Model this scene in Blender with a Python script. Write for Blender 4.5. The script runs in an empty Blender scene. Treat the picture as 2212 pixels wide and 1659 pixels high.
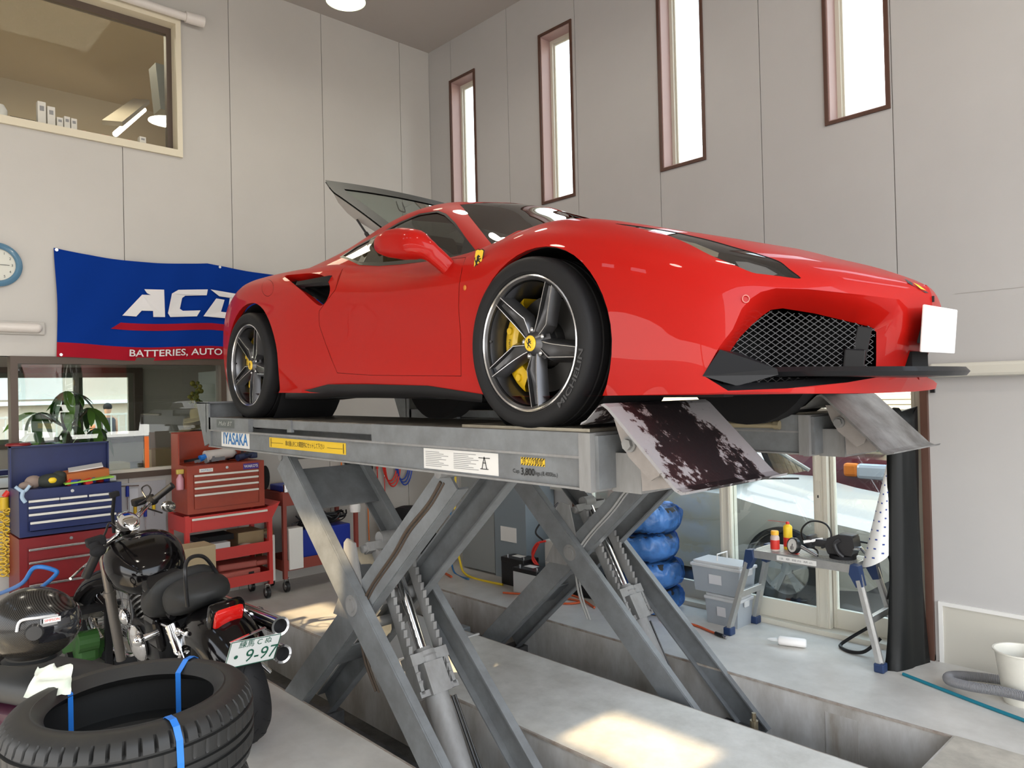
import bpy, bmesh, math, random
import numpy as np
from mathutils import Vector, Matrix
from mathutils.geometry import delaunay_2d_cdt

SC = bpy.context.scene
COL = SC.collection
random.seed(7)
PI = math.pi

cam_d = bpy.data.cameras.new('camera'); cam_d.sensor_fit = 'HORIZONTAL'; cam_d.sensor_width = 36.0; cam_d.lens = 26.18895; cam_d.clip_start = .05; cam_d.clip_end = 400
cam_o = bpy.data.objects.new('camera', cam_d); COL.objects.link(cam_o); SC.camera = cam_o
cam_o.matrix_world = Matrix(((0.684589, 0.023850, 0.728539, 2.05903), (0.728554, 0.009710, -0.684920, -2.99104), (-0.023409, 0.999668, -0.010728, 1.80400), (0, 0, 0, 1)))
# ---------------------------------------------------------------- sky, sun, lamps, exposure
SC.view_settings.view_transform = 'Standard'; SC.view_settings.look = 'None'; SC.view_settings.gamma = 1.0; SC.view_settings.exposure = 0.0
SC.view_settings.use_curve_mapping = False
wd = bpy.data.worlds.new('world'); SC.world = wd; wd.use_nodes = True; wnt = wd.node_tree
bg = wnt.nodes['Background']; _tc0 = wnt.nodes.new('ShaderNodeTexCoord'); _sp = wnt.nodes.new('ShaderNodeSeparateXYZ'); _rp = wnt.nodes.new('ShaderNodeValToRGB')
wnt.links.new(_tc0.outputs['Generated'], _sp.inputs[0]); wnt.links.new(_sp.outputs[2], _rp.inputs[0]); wnt.links.new(_rp.outputs[0], bg.inputs[0])
_rp.color_ramp.elements[0].color = (1, .96, .90, 1); _rp.color_ramp.elements[0].position = .0; _rp.color_ramp.elements[1].color = (.62, .78, 1., 1); _rp.color_ramp.elements[1].position = .8
_e = _rp.color_ramp.elements.new(.35); _e.color = (.90, .94, 1., 1)
bg.inputs[1].default_value = 5.0
sun_d = bpy.data.lights.new('sun', 'SUN'); sun_d.energy = 8.5; sun_d.angle = math.radians(.9); sun_d.color = (1., .76, .45)
sun_o = bpy.data.objects.new('sun', sun_d); COL.objects.link(sun_o); sun_o.rotation_euler = (math.radians(90-42.8), 0, 0)
sun_o.location = (0, -8, 8)
for _x, _y in ((-2.6, 0.2), (1.2, .2), (1.2, -3.2), (-2.6, -3.2)):  # overhead area lights added as ambient fill, with no fixtures of their own
    _a = bpy.data.lights.new('ceiling_fill_light', 'AREA'); _a.shape = 'DISK'; _a.size = .42; _a.energy = 20; _a.color = (1., .93, .80)
    _o = bpy.data.objects.new('ceiling_fill_light', _a); COL.objects.link(_o); _o.location = (_x, _y, 5.20)
_a = bpy.data.lights.new('upstairs_light', 'AREA'); _a.size = 1.2; _a.energy = 60; _a.color = (1., .84, .62)
_o = bpy.data.objects.new('upstairs_light', _a); COL.objects.link(_o); _o.location = (-7.0, -1.2, 5.9)


# ---------------------------------------------------------------- materials
MATS = {}
def mat(name, col, rough=.5, metal=0., spec=.5, coat=0., noise=0., nscale=6., bump=0., bscale=40., alpha=1., emit=None, es=1., trans=0., ior=1.45, col2=None, stretch=None, croug=.03):
    if name in MATS: return MATS[name]
    m = bpy.data.materials.new(name); m.use_nodes = True; nt = m.node_tree; b = nt.nodes['Principled BSDF']
    b.inputs['Base Color'].default_value = (*col, 1); b.inputs['Roughness'].default_value = rough
    b.inputs['Metallic'].default_value = metal; b.inputs['Specular IOR Level'].default_value = spec
    b.inputs['Coat Weight'].default_value = coat; b.inputs['Coat Roughness'].default_value = croug
    b.inputs['Transmission Weight'].default_value = trans; b.inputs['IOR'].default_value = ior
    b.inputs['Alpha'].default_value = alpha
    if emit: b.inputs['Emission Color'].default_value = (*emit, 1); b.inputs['Emission Strength'].default_value = es
    if noise or bump:
        tc = nt.nodes.new('ShaderNodeTexCoord'); mp = nt.nodes.new('ShaderNodeMapping'); nt.links.new(tc.outputs['Object'], mp.inputs[0])
        if stretch: mp.inputs['Scale'].default_value = stretch
    if noise:
        n = nt.nodes.new('ShaderNodeTexNoise'); n.inputs['Scale'].default_value = nscale; n.inputs['Detail'].default_value = 6; n.inputs['Roughness'].default_value = .65
        nt.links.new(mp.outputs[0], n.inputs['Vector'])
        r = nt.nodes.new('ShaderNodeValToRGB'); r.color_ramp.elements[0].position = .35; r.color_ramp.elements[1].position = .68
        c2 = col2 if col2 else tuple(c*(1-noise) for c in col)
        r.color_ramp.elements[0].color = (*c2, 1); r.color_ramp.elements[1].color = (*col, 1)
        nt.links.new(n.outputs['Fac'], r.inputs[0]); nt.links.new(r.outputs[0], b.inputs['Base Color'])
    if bump:
        n = nt.nodes.new('ShaderNodeTexNoise'); n.inputs['Scale'].default_value = bscale; n.inputs['Detail'].default_value = 4
        nt.links.new(mp.outputs[0], n.inputs['Vector'])
        bp_ = nt.nodes.new('ShaderNodeBump'); bp_.inputs['Strength'].default_value = bump; bp_.inputs['Distance'].default_value = .01
        nt.links.new(n.outputs['Fac'], bp_.inputs['Height']); nt.links.new(bp_.outputs[0], b.inputs['Normal'])
    MATS[name] = m
    return m

def glassmat(name, tint=(.9, .95, .93), rough=.0, refl=.12, dark=0.):
    """thin pane: mostly see-through, mirror-like at grazing angles"""
    if name in MATS: return MATS[name]
    m = bpy.data.materials.new(name); m.use_nodes = True; nt = m.node_tree; nt.nodes.clear()
    o = nt.nodes.new('ShaderNodeOutputMaterial'); t = nt.nodes.new('ShaderNodeBsdfTransparent'); g = nt.nodes.new('ShaderNodeBsdfGlossy')
    t.inputs[0].default_value = (*tint, 1); g.inputs['Roughness'].default_value = rough; g.inputs[0].default_value = (1, 1, 1, 1)
    lw_ = nt.nodes.new('ShaderNodeLayerWeight'); mx = nt.nodes.new('ShaderNodeMixShader')
    pw = nt.nodes.new('ShaderNodeMath'); pw.operation = 'POWER'; pw.inputs[1].default_value = 4.; nt.links.new(lw_.outputs['Facing'], pw.inputs[0])
    a = nt.nodes.new('ShaderNodeMath'); a.operation = 'MULTIPLY_ADD'; a.inputs[1].default_value = .9; a.inputs[2].default_value = .04+refl*.3; a.use_clamp = True
    nt.links.new(pw.outputs[0], a.inputs[0]); nt.links.new(a.outputs[0], mx.inputs[0]); nt.links.new(t.outputs[0], mx.inputs[1]); nt.links.new(g.outputs[0], mx.inputs[2])
    nt.links.new(mx.outputs[0], o.inputs[0]); MATS[name] = m
    return m

# ---------------------------------------------------------------- objects
def link(o, parent=None):
    COL.objects.link(o)
    if parent is not None: o.parent = parent
    return o
def tag(o, label=None, cat=None, group=None, kind=None):
    if label: o['label'] = label
    if cat: o['category'] = cat
    if group: o['group'] = group
    if kind: o['kind'] = kind
    return o
def thing(name, label, cat, loc=(0, 0, 0), rot=(0, 0, 0), group=None):
    o = bpy.data.objects.new(name, None); o.empty_display_size = .1
    o.location = loc; o.rotation_euler = rot if isinstance(rot, tuple) else (0, 0, rot)
    link(o); return tag(o, label, cat, group)
def mobj(name, V, F, mats, parent=None, smooth=False, mi=None, label=None, kind=None, normals=None):
    me = bpy.data.meshes.new(name); me.from_pydata([tuple(map(float, v)) for v in V], [], [tuple(int(i) for i in f) for f in F])
    if not isinstance(mats, (list, tuple)): mats = [mats]
    for m in mats: me.materials.append(m)
    if mi is not None: me.polygons.foreach_set('material_index', np.array(mi, dtype=np.int32))
    if smooth is True: me.polygons.foreach_set('use_smooth', np.ones(len(me.polygons), bool))
    me.validate(); me.update()
    if isinstance(smooth, float):
        me.polygons.foreach_set('use_smooth', np.ones(len(me.polygons), bool)); me.set_sharp_from_angle(angle=math.radians(smooth))
    if normals is not None: me.normals_split_custom_set_from_vertices([tuple(n) for n in normals])
    o = bpy.data.objects.new(name, me); link(o, parent)
    if label: o['label'] = label
    if kind: o['kind'] = kind
    return o

class MB:
    """collects primitive shapes; build() links them as one mesh object"""
    def __init__(s): s.V = []; s.F = []; s.mi = []; s.m = 0
    def add(s, V, F, m=None):
        n = len(s.V); s.V += [tuple(v) for v in V]; s.F += [tuple(i+n for i in f) for f in F]; s.mi += [s.m if m is None else m]*len(F); return s
    def box(s, a, b, m=None, M=None):
        x0, y0, z0 = a; x1, y1, z1 = b
        V = [(x, y, z) for x in (x0, x1) for y in (y0, y1) for z in (z0, z1)]
        if M is not None: V = [tuple(M @ Vector(v)) for v in V]
        return s.add(V, [(0, 1, 3, 2), (4, 6, 7, 5), (0, 4, 5, 1), (2, 3, 7, 6), (0, 2, 6, 4), (1, 5, 7, 3)], m)
    def cbox(s, c, d, m=None, rot=None, bev=0.):
        """box centred at c with size d, optional Euler rotation, chamfered edges"""
        M = Matrix.Translation(c)
        if rot: 
            from mathutils import Euler
            M = M @ Euler(rot).to_matrix().to_4x4()
        h = [k/2 for k in d]
        if not bev: return s.box([-k for k in h], h, m, M)
        bm = bmesh.new(); bmesh.ops.create_cube(bm, size=1); 
        for v in bm.verts: v.co = Vector((v.co.x*d[0], v.co.y*d[1], v.co.z*d[2]))
        bmesh.ops.bevel(bm, geom=bm.edges[:]+bm.verts[:], offset=bev, segments=2, affect='EDGES', profile=.5)
        bm.verts.index_update(); V = [tuple(M @ v.co) for v in bm.verts]; F = [[v.index for v in f.verts] for f in bm.faces]; bm.free()
        return s.add(V, F, m)
    def beam(s, p, q, w, h, up=(0, 0, 1), m=None):
        """rectangular bar from p to q: w across, h along the up side"""
        p, q = Vector(p), Vector(q); d = (q-p).normalized(); up = Vector(up); sd = d.cross(up)
        if sd.length < 1e-4: sd = d.cross(Vector((0, 1, 0)))
        sd.normalize(); u = sd.cross(d)
        V = []
        for b in (p, q):
            for i, j in ((-1, -1), (1, -1), (1, 1), (-1, 1)): V.append(b+sd*(i*w/2)+u*(j*h/2))
        return s.add(V, [(0, 1, 2, 3), (7, 6, 5, 4), (0, 4, 5, 1), (1, 5, 6, 2), (2, 6, 7, 3), (3, 7, 4, 0)], m)
    def cyl(s, p, q, r, r2=None, n=20, cap=True, m=None):
        p, q = Vector(p), Vector(q); d = (q-p).normalized(); a = d.orthogonal().normalized(); b = d.cross(a); r2 = r if r2 is None else r2
        V = [c+(a*math.cos(2*PI*k/n)+b*math.sin(2*PI*k/n))*R for c, R in ((p, r), (q, r2)) for k in range(n)]
        F = [(k, (k+1) % n, n+(k+1) % n, n+k) for k in range(n)]
        if cap: F += [tuple(range(n-1, -1, -1)), tuple(range(n, 2*n))]
        return s.add(V, F, m)
    def tube(s, pts, r, n=10, closed=False, m=None, cap=True):
        pts = [Vector(p) for p in pts]; N = len(pts); rr = r if isinstance(r, (list, tuple)) else [r]*N; V = []; F = []; prev = None
        for i, p in enumerate(pts):
            d = (pts[(i+1) % N]-pts[i-1]) if closed else (pts[min(i+1, N-1)]-pts[max(i-1, 0)])
            d = d.normalized() if d.length > 1e-9 else Vector((0, 0, 1))
            if prev is None: a = d.orthogonal().normalized()
            else:
                a = prev-d*prev.dot(d); a = a.normalized() if a.length > 1e-6 else d.orthogonal().normalized()
            prev = a; b = d.cross(a)
            V += [p+(a*math.cos(2*PI*k/n)+b*math.sin(2*PI*k/n))*rr[i] for k in range(n)]
        for i in range(N if closed else N-1):
            j = (i+1) % N
            F += [(i*n+k, i*n+(k+1) % n, j*n+(k+1) % n, j*n+k) for k in range(n)]
        if cap and not closed: F += [tuple(range(n-1, -1, -1)), tuple(range((N-1)*n, N*n))]
        return s.add(V, F, m)
    def lathe(s, prof, n=48, M=None, m=None, a0=0, a1=2*PI, close=False):
        """profile of (r, z) turned about local z; M places it"""
        M = M or Matrix.Identity(4); full = abs(a1-a0-2*PI) < 1e-6; k_ = n if full else n+1; V = []; F = []
        for k in range(k_):
            t = a0+(a1-a0)*k/n
            V += [M @ Vector((r*math.cos(t), r*math.sin(t), z)) for r, z in prof]
        L = len(prof)
        for k in range(n):
            a = k*L; b = ((k+1) % k_)*L
            for i in range(L if close else L-1):
                j = (i+1) % L
                F.append((a+i, b+i, b+j, a+j))
        return s.add(V, F, m)
    def prism(s, poly, axis, a, b, m=None):
        """polygon in the two other axes, extruded along axis (0,1,2) from a to b"""
        n = len(poly)
        def P(p, t):
            q = list(p); q.insert(axis, t); return q
        V = [P(p, a) for p in poly]+[P(p, b) for p in poly]
        F = [tuple(range(n-1, -1, -1)), tuple(range(n, 2*n))]+[(k, (k+1) % n, n+(k+1) % n, n+k) for k in range(n)]
        return s.add(V, F, m)
    def sph(s, c, r, nu=16, nv=10, m=None, M=None):
        r = (r, r, r) if not isinstance(r, (tuple, list)) else r; V = []; F = []
        for j in range(nv+1):
            t = PI*j/nv
            for i in range(nu):
                p = 2*PI*i/nu; w = Vector((r[0]*math.sin(t)*math.cos(p), r[1]*math.sin(t)*math.sin(p), r[2]*math.cos(t)))
                if M is not None: w = M @ w
                V.append(w+Vector(c))
        for j in range(nv):
            for i in range(nu):
                F.append((j*nu+i, (j+1)*nu+i, (j+1)*nu+(i+1) % nu, j*nu+(i+1) % nu))
        return s.add(V, F, m)
    def build(s, name, mats, parent=None, smooth=False, label=None, kind=None, clean=True):
        o = mobj(name, s.V, s.F, mats, parent, False, s.mi, label, kind)
        bm = bmesh.new(); bm.from_mesh(o.data)
        if clean: bmesh.ops.remove_doubles(bm, verts=bm.verts, dist=1e-5)
        bmesh.ops.recalc_face_normals(bm, faces=bm.faces)
        if smooth:
            for f in bm.faces: f.smooth = True
        bm.to_mesh(o.data); bm.free()
        if smooth: o.data.set_sharp_from_angle(angle=math.radians(40 if smooth is True else smooth))
        return o

def _parts(s, name, mats, parent=None, smooth=False, **kw):
    """each connected piece becomes an object of its own"""
    n = len(s.V); r = list(range(n))
    def fd(i):
        while r[i] != i: r[i] = r[r[i]]; i = r[i]
        return i
    for f in s.F:
        a = fd(f[0])
        for v in f[1:]: r[fd(v)] = a
    g = {}
    for k, f in enumerate(s.F): g.setdefault(fd(f[0]), []).append(k)
    out = []
    for ks in g.values():
        m = MB(); idx = sorted({v for k in ks for v in s.F[k]}); mp = {a: i for i, a in enumerate(idx)}
        m.V = [s.V[i] for i in idx]; m.F = [tuple(mp[v] for v in s.F[k]) for k in ks]; m.mi = [s.mi[k] for k in ks]
        out.append(m.build(name, mats, parent, smooth, **kw))
    return out
MB.parts = _parts

def dup(root, loc=None, rot=None, label=None, group=None, parent=None):
    r = root.copy(); COL.objects.link(r)
    if parent is not None: r.parent = parent
    if loc is not None: r.location = loc
    if rot is not None: r.rotation_euler = rot
    if label: r['label'] = label
    if group: r['group'] = group
    for ch in list(root.children): dup(ch, parent=r)
    return r

_tc = {}
def text_mesh(txt, size=1., align='CENTER', bold=0., shear=0., space=1., res=3):
    """letters as flat geometry in the xy plane"""
    k = (txt, align, bold, shear, space, res)
    if k not in _tc:
        cu = bpy.data.curves.new('t', 'FONT'); cu.body = txt; cu.align_x = align; cu.align_y = 'CENTER'; cu.offset = bold; cu.shear = shear; cu.space_character = space; cu.resolution_u = res; cu.fill_mode = 'FRONT'
        ob = bpy.data.objects.new('t', cu); COL.objects.link(ob)
        dg = bpy.context.evaluated_depsgraph_get(); me = ob.evaluated_get(dg).to_mesh()
        _tc[k] = ([tuple(v.co) for v in me.vertices], [tuple(p.vertices) for p in me.polygons])
        ob.evaluated_get(dg).to_mesh_clear(); bpy.data.objects.remove(ob); bpy.data.curves.remove(cu)
    V, F = _tc[k]
    return [Vector(v)*size for v in V], F
def text(name, txt, size, origin, ux, uy, m, parent=None, width=None, label=None, **kw):
    """lettering laid out from origin along ux, uy (centred), fitted to width if given"""
    V, F = text_mesh(txt, 1., **kw); ux = Vector(ux).normalized(); uy = Vector(uy).normalized(); o = Vector(origin)
    sx = size
    if width:
        w = max(v.x for v in V)-min(v.x for v in V); sx = width/max(w, 1e-6)
    return mobj(name, [o+ux*v.x*sx+uy*v.y*size for v in V], F, m, parent, label=label)

def catmull(pts, k=6, closed=False):
    P = [Vector(p) for p in pts]; n = len(P); out = []
    rng = range(n) if closed else range(n-1)
    for i in rng:
        a, b, c, d = (P[(i-1) % n], P[i], P[(i+1) % n], P[(i+2) % n]) if closed else (P[max(i-1, 0)], P[i], P[i+1], P[min(i+2, n-1)])
        for j in range(k):
            t = j/k; out.append(.5*((2*b)+(c-a)*t+(2*a-5*b+4*c-d)*t*t+(3*b-a-3*c+d)*t**3))
    if not closed: out.append(P[-1])
    return out

# ---------------------------------------------------------------- spline surface helpers (numpy)
def _card(K):
    n = len(K); h = np.diff(K); A = np.zeros((n, n)); B = np.zeros((n, n))
    A[0, 0] = A[-1, -1] = 1
    for i in range(1, n-1):
        A[i, i-1] = h[i-1]; A[i, i] = 2*(h[i-1]+h[i]); A[i, i+1] = h[i]
        B[i, i-1] = 6/h[i-1]; B[i, i] = -6/h[i-1]-6/h[i]; B[i, i+1] = 6/h[i]
    return np.linalg.solve(A, B)

class Surf:
    """smooth surface through a grid of control points P[u][v] = (x, s, z)"""
    def __init__(self, P):
        self.P = np.array(P, float)
        d = np.linalg.norm(np.diff(self.P, axis=0), axis=2).mean(axis=1)
        self.Ku = np.concatenate([[0], np.cumsum(np.maximum(d, .04))])
        d = np.linalg.norm(np.diff(self.P, axis=1), axis=2).mean(axis=0)
        self.Kv = np.concatenate([[0], np.cumsum(np.maximum(d, .02))])
        self.Mu = _card(self.Ku); self.Mv = _card(self.Kv)
    def _w(self, K, M, t):
        t = np.clip(np.asarray(t, float), K[0], K[-1])
        i = np.clip(np.searchsorted(K, t, side='right')-1, 0, len(K)-2)
        h = K[i+1]-K[i]; a = (K[i+1]-t)/h; b = (t-K[i])/h
        W = np.zeros((len(t), len(K))); r = np.arange(len(t))
        W[r, i] += a; W[r, i+1] += b
        W += ((a**3-a)*h*h/6)[:, None]*M[i] + ((b**3-b)*h*h/6)[:, None]*M[i+1]
        return W
    def ev(self, u, v):
        u = np.atleast_1d(u); v = np.atleast_1d(v)
        return np.einsum('ni,nj,ijk->nk', self._w(self.Ku, self.Mu, u), self._w(self.Kv, self.Mv, v), self.P)
    def nrm(self, u, v, e=.004):
        u = np.atleast_1d(u).astype(float); v = np.atleast_1d(v).astype(float)
        a = self.ev(np.minimum(u+e, self.Ku[-1]), v)-self.ev(np.maximum(u-e, 0), v)
        b = self.ev(u, np.minimum(v+e, self.Kv[-1]))-self.ev(u, np.maximum(v-e, 0))
        n = np.cross(a, b); n /= np.maximum(np.linalg.norm(n, axis=1), 1e-9)[:, None]
        return n

def _secs(T):
    return [[(p[0], p[1], p[2]) if len(p) == 3 else (x, p[0], p[1]) for p in row] for x, row in T]

BODY = Surf(_secs([
 (-3.42, [(-3.40,.62,.20),(-3.44,.64,.30),(-3.46,.66,.42),(-3.46,.66,.56),(-3.46,.66,.70),(-3.45,.64,.80),(-3.43,.58,.87),(-3.42,.48,.90),(-3.41,.28,.91),(-3.41,0,.91)]),
 (-3.32, [(.80,.19),(.83,.30),(.845,.43),(.845,.58),(.835,.71),(.805,.80),(.735,.872),(.58,.905),(.33,.92),(0,.925)]),
 (-3.16, [(.89,.18),(.915,.30),(.925,.44),(.925,.59),(.905,.72),(.87,.82),(.80,.89),(.64,.92),(.36,.935),(0,.94)]),
 (-2.95, [(.93,.17),(.955,.30),(.962,.44),(.960,.60),(.945,.74),(.910,.853),(.842,.917),(.68,.935),(.38,.95),(0,.955)]),
 (-2.65, [(.94,.16),(.965,.29),(.974,.44),(.975,.60),(.962,.75),(.925,.865),(.855,.925),(.70,.953),(.39,.965),(0,.97)]),
 (-2.35, [(.935,.16),(.962,.29),(.972,.43),(.972,.59),(.958,.74),(.922,.852),(.855,.915),(.71,.95),(.40,.97),(0,.98)]),
 (-2.05, [(.925,.17),(.948,.28),(.950,.42),(.960,.575),(.952,.71),(.915,.82),(.848,.895),(.73,.935),(.42,.96),(0,.97)]),
 (-1.75, [(.918,.193),(.928,.28),(.918,.41),(.932,.56),(.935,.675),(.902,.785),(.835,.870),(.73,.905),(.42,.92),(0,.92)]),
 (-1.45, [(.918,.206),(.925,.275),(.905,.40),(.915,.55),(.920,.655),(.885,.755),(.812,.835),(.68,.85),(.38,.85),(0,.85)]),
 (-1.15, [(.922,.200),(.928,.265),(.905,.39),(.915,.54),(.918,.64),(.880,.735),(.806,.806),(.66,.81),(.36,.81),(0,.81)]),
 (-.85, [(.925,.188),(.932,.255),(.912,.38),(.922,.53),(.922,.635),(.882,.725),(.803,.792),(.65,.79),(.35,.79),(0,.79)]),
 (-.55, [(.928,.168),(.938,.24),(.930,.375),(.936,.525),(.930,.635),(.888,.727),(.806,.786),(.66,.795),(.35,.79),(0,.79)]),
 (-.28, [(.932,.14),(.946,.225),(.948,.37),(.950,.52),(.942,.645),(.902,.745),(.830,.803),(.70,.832),(.40,.80),(0,.79)]),
 (.0, [(.930,.13),(.950,.225),(.957,.37),(.958,.53),(.950,.66),(.915,.758),(.848,.815),(.72,.852),(.40,.826),(0,.828)]),
 (.25, [(.93,.13),(.950,.225),(.955,.36),(.956,.51),(.948,.63),(.912,.722),(.845,.770),(.71,.806),(.40,.795),(0,.802)]),
 (.45, [(.930,.132),(.940,.225),(.944,.345),(.945,.47),(.935,.575),(.900,.66),(.832,.703),(.69,.741),(.38,.755),(0,.765)]),
 (.62, [(.60,.905,.134),(.62,.912,.225),(.63,.910,.335),(.63,.905,.44),(.63,.890,.53),(.62,.860,.605),(.62,.795,.643),(.62,.66,.682),(.62,.36,.71),(.62,0,.722)]),
 (.76, [(.75,.860,.136),(.765,.855,.225),(.775,.845,.325),(.785,.830,.415),(.785,.810,.49),(.78,.780,.55),(.775,.725,.585),(.77,.61,.624),(.77,.33,.655),(.77,0,.665)]),
 (.88, [(.86,.765,.138),(.88,.745,.22),(.895,.725,.315),(.905,.705,.40),(.905,.690,.455),(.90,.665,.502),(.895,.625,.54),(.89,.53,.58),(.885,.30,.61),(.88,0,.624)]),
 (.98, [(.945,.600,.130),(.97,.575,.215),(.985,.560,.31),(.992,.550,.39),(.992,.540,.44),(.988,.520,.478),(.985,.49,.508),(.98,.42,.545),(.975,.24,.575),(.97,0,.588)]),
 (1.05, [(.99,.400,.125),(1.02,.385,.21),(1.045,.375,.305),(1.055,.370,.385),(1.055,.362,.432),(1.052,.350,.466),(1.048,.33,.494),(1.044,.28,.522),(1.04,.16,.545),(1.035,0,.555)]),
 (1.09, [(1.01,.200,.122),(1.05,.195,.21),(1.085,.19,.30),(1.10,.187,.38),(1.102,.183,.425),(1.10,.177,.457),(1.097,.167,.482),(1.092,.142,.506),(1.087,.08,.522),(1.085,0,.528)]),
 (1.12, [(1.02,0,.122),(1.065,0,.21),(1.10,0,.30),(1.125,0,.38),(1.135,0,.42),(1.137,0,.448),(1.136,0,.470),(1.131,0,.490),(1.125,0,.502),(1.119,0,.512)]),
]))
CABIN = Surf(_secs([
 (-2.5, [(.80,.89),(.74,.925),(.66,.945),(.55,.96),(.38,.965),(.2,.97),(0,.97)]),
 (-2.2, [(.79,.88),(.735,.945),(.655,.982),(.545,1.005),(.38,1.015),(.2,1.02),(0,1.025)]),
 (-1.9, [(.79,.87),(.735,.955),(.655,1.022),(.56,1.07),(.40,1.095),(.2,1.105),(0,1.11)]),
 (-1.6, [(.79,.82),(.735,.95),(.655,1.062),(.575,1.126),(.42,1.155),(.2,1.17),(0,1.175)]),
 (-1.3, [(.79,.79),(.725,.95),(.642,1.092),(.565,1.158),(.42,1.185),(.2,1.203),(0,1.208)]),
 (-1.03, [(.79,.765),(.725,.93),(.635,1.072),(.55,1.138),(.42,1.177),(.2,1.198),(0,1.204)]),
 (-.82, [(.79,.755),(.735,.885),(.665,.985),(.595,1.045),(.44,1.11),(.2,1.158),(0,1.17)]),
 (-.56, [(.79,.75),(.762,.80),(.725,.845),(.675,.890),(.49,.985),(.2,1.052),(0,1.058)]),
 (-.28, [(.77,.755),(.745,.785),(.715,.805),(.67,.832),(.48,.903),(.2,.965),(0,.968)]),
 (-.03, [(.73,.745),(.71,.76),(.68,.775),(.63,.79),(.44,.83),(.2,.868),(0,.878)]),
 (.14, [(.68,.71),(.66,.72),(.63,.73),(.58,.74),(.40,.765),(.2,.79),(0,.80)]),
]))

# ================================================================ the red sports car
M_RED = mat('car_paint_red', (.39, .006, .003), rough=.5, spec=.12, coat=.36, croug=.015)
M_BLK = mat('black_trim', (.012, .012, .013), rough=.35)
M_BLKM = mat('black_matte', (.01, .01, .011), rough=.8, spec=.3)
M_CARB = mat('gloss_black_carbon', (.010, .010, .011), rough=.35, spec=.2, coat=.05)
M_TYRE = mat('tyre_rubber', (.011, .011, .012), rough=.6, spec=.3, bump=.05, bscale=120)
M_RIM = mat('rim_graphite', (.10, .10, .105), rough=.28, metal=.85)
M_EDGE = mat('rim_machined_edge', (.75, .75, .76), rough=.2, metal=1.)
M_YEL = mat('caliper_yellow', (.62, .40, .01), rough=.35, coat=.4)
M_CAPY = mat('badge_yellow', (.85, .55, .03), rough=.3, coat=.6)
M_DISC = mat('brake_disc_grey', (.035, .034, .033), rough=.45, metal=.4)
M_WIN = glassmat('tinted_car_glass', (.16, .17, .16), refl=.18)
M_WS = glassmat('windscreen_glass', (.10, .11, .11), refl=.25)
M_LAMPG = glassmat('lamp_cover_glass', (.55, .55, .55), refl=.2)
M_CHR = mat('chrome', (.85, .85, .86), rough=.08, metal=1.)
M_GALV = mat('polished_steel', (.6, .6, .61), rough=.25, metal=1.)
M_WHITE = mat('white_plastic', (.82, .80, .78), rough=.4)

CAR = thing('sports_car', 'red sports car with raised rear lid standing on the grey scissor lift', 'car', (0, 0, 1.655), (0, .0075, -.0199))

def inpoly(pt, poly):
    x, y = pt; c = False; n = len(poly); j = n-1
    for i in range(n):
        xi, yi = poly[i]; xj, yj = poly[j]
        if (yi > y) != (yj > y) and x < (xj-xi)*(y-yi)/(yj-yi)+xi: c = not c
        j = i
    return c
def offset_poly(poly, d):
    """shrink a polygon by d"""
    P = [Vector((p[0], p[1])) for p in poly]; n = len(P); A = sum(P[i].x*P[(i+1) % n].y-P[(i+1) % n].x*P[i].y for i in range(n)); sg = 1 if A > 0 else -1
    out = []
    for i in range(n):
        e1 = (P[i]-P[i-1]); e2 = (P[(i+1) % n]-P[i])
        if e1.length < 1e-9 or e2.length < 1e-9: continue
        e1.normalize(); e2.normalize(); n1 = Vector((-e1.y, e1.x))*sg; n2 = Vector((-e2.y, e2.x))*sg; b = n1+n2
        b = b/max(.3, b.length_squared)*2 if b.length > .2 else n1
        out.append(tuple(P[i]+b*d))
    return out
def smooth2(poly, k=5, closed=True):
    return [(p.x, p.y) for p in catmull([(a, b, 0) for a, b in poly], k, closed)]

def panels(S, polys, du=.035, dv=.03, keep=None):
    """triangulate a surface's (u,v) rectangle with polygon borders as hard edges -> verts(uv), list of (tri, centroid)"""
    U = []
    for i in range(len(S.Ku)-1): U += list(np.linspace(S.Ku[i], S.Ku[i+1], max(2, int(math.ceil((S.Ku[i+1]-S.Ku[i])/du))+1))[:-1])
    U.append(S.Ku[-1]); Vv = []
    for i in range(len(S.Kv)-1): Vv += list(np.linspace(S.Kv[i], S.Kv[i+1], max(2, int(math.ceil((S.Kv[i+1]-S.Kv[i])/dv))+1))[:-1])
    Vv.append(S.Kv[-1])
    allp = [Vector(p) for q in polys for p in q]
    cell = {}
    for p in allp: cell.setdefault((int(p.x/.02), int(p.y/.02)), []).append(p)
    pts = []; 
    for a in U:
        for b in Vv:
            edge = a in (U[0], U[-1]) or b in (Vv[0], Vv[-1]); ok = True
            if not edge:
                for i in (-1, 0, 1):
                    for j in (-1, 0, 1):
                        for p in cell.get((int(a/.02)+i, int(b/.02)+j), ()):
                            if (p.x-a)**2+(p.y-b)**2 < .009**2: ok = False
            if ok: pts.append(Vector((a, b)))
    edges = []
    for q in polys:
        n0 = len(pts); pts += [Vector(p) for p in q]; edges += [(n0+i, n0+(i+1) % len(q)) for i in range(len(q))]
    v, e, f, *_ = delaunay_2d_cdt(pts, edges, [], 0, 1e-6)
    return np.array([(p.x, p.y) for p in v]), [tuple(t) for t in f]

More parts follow.
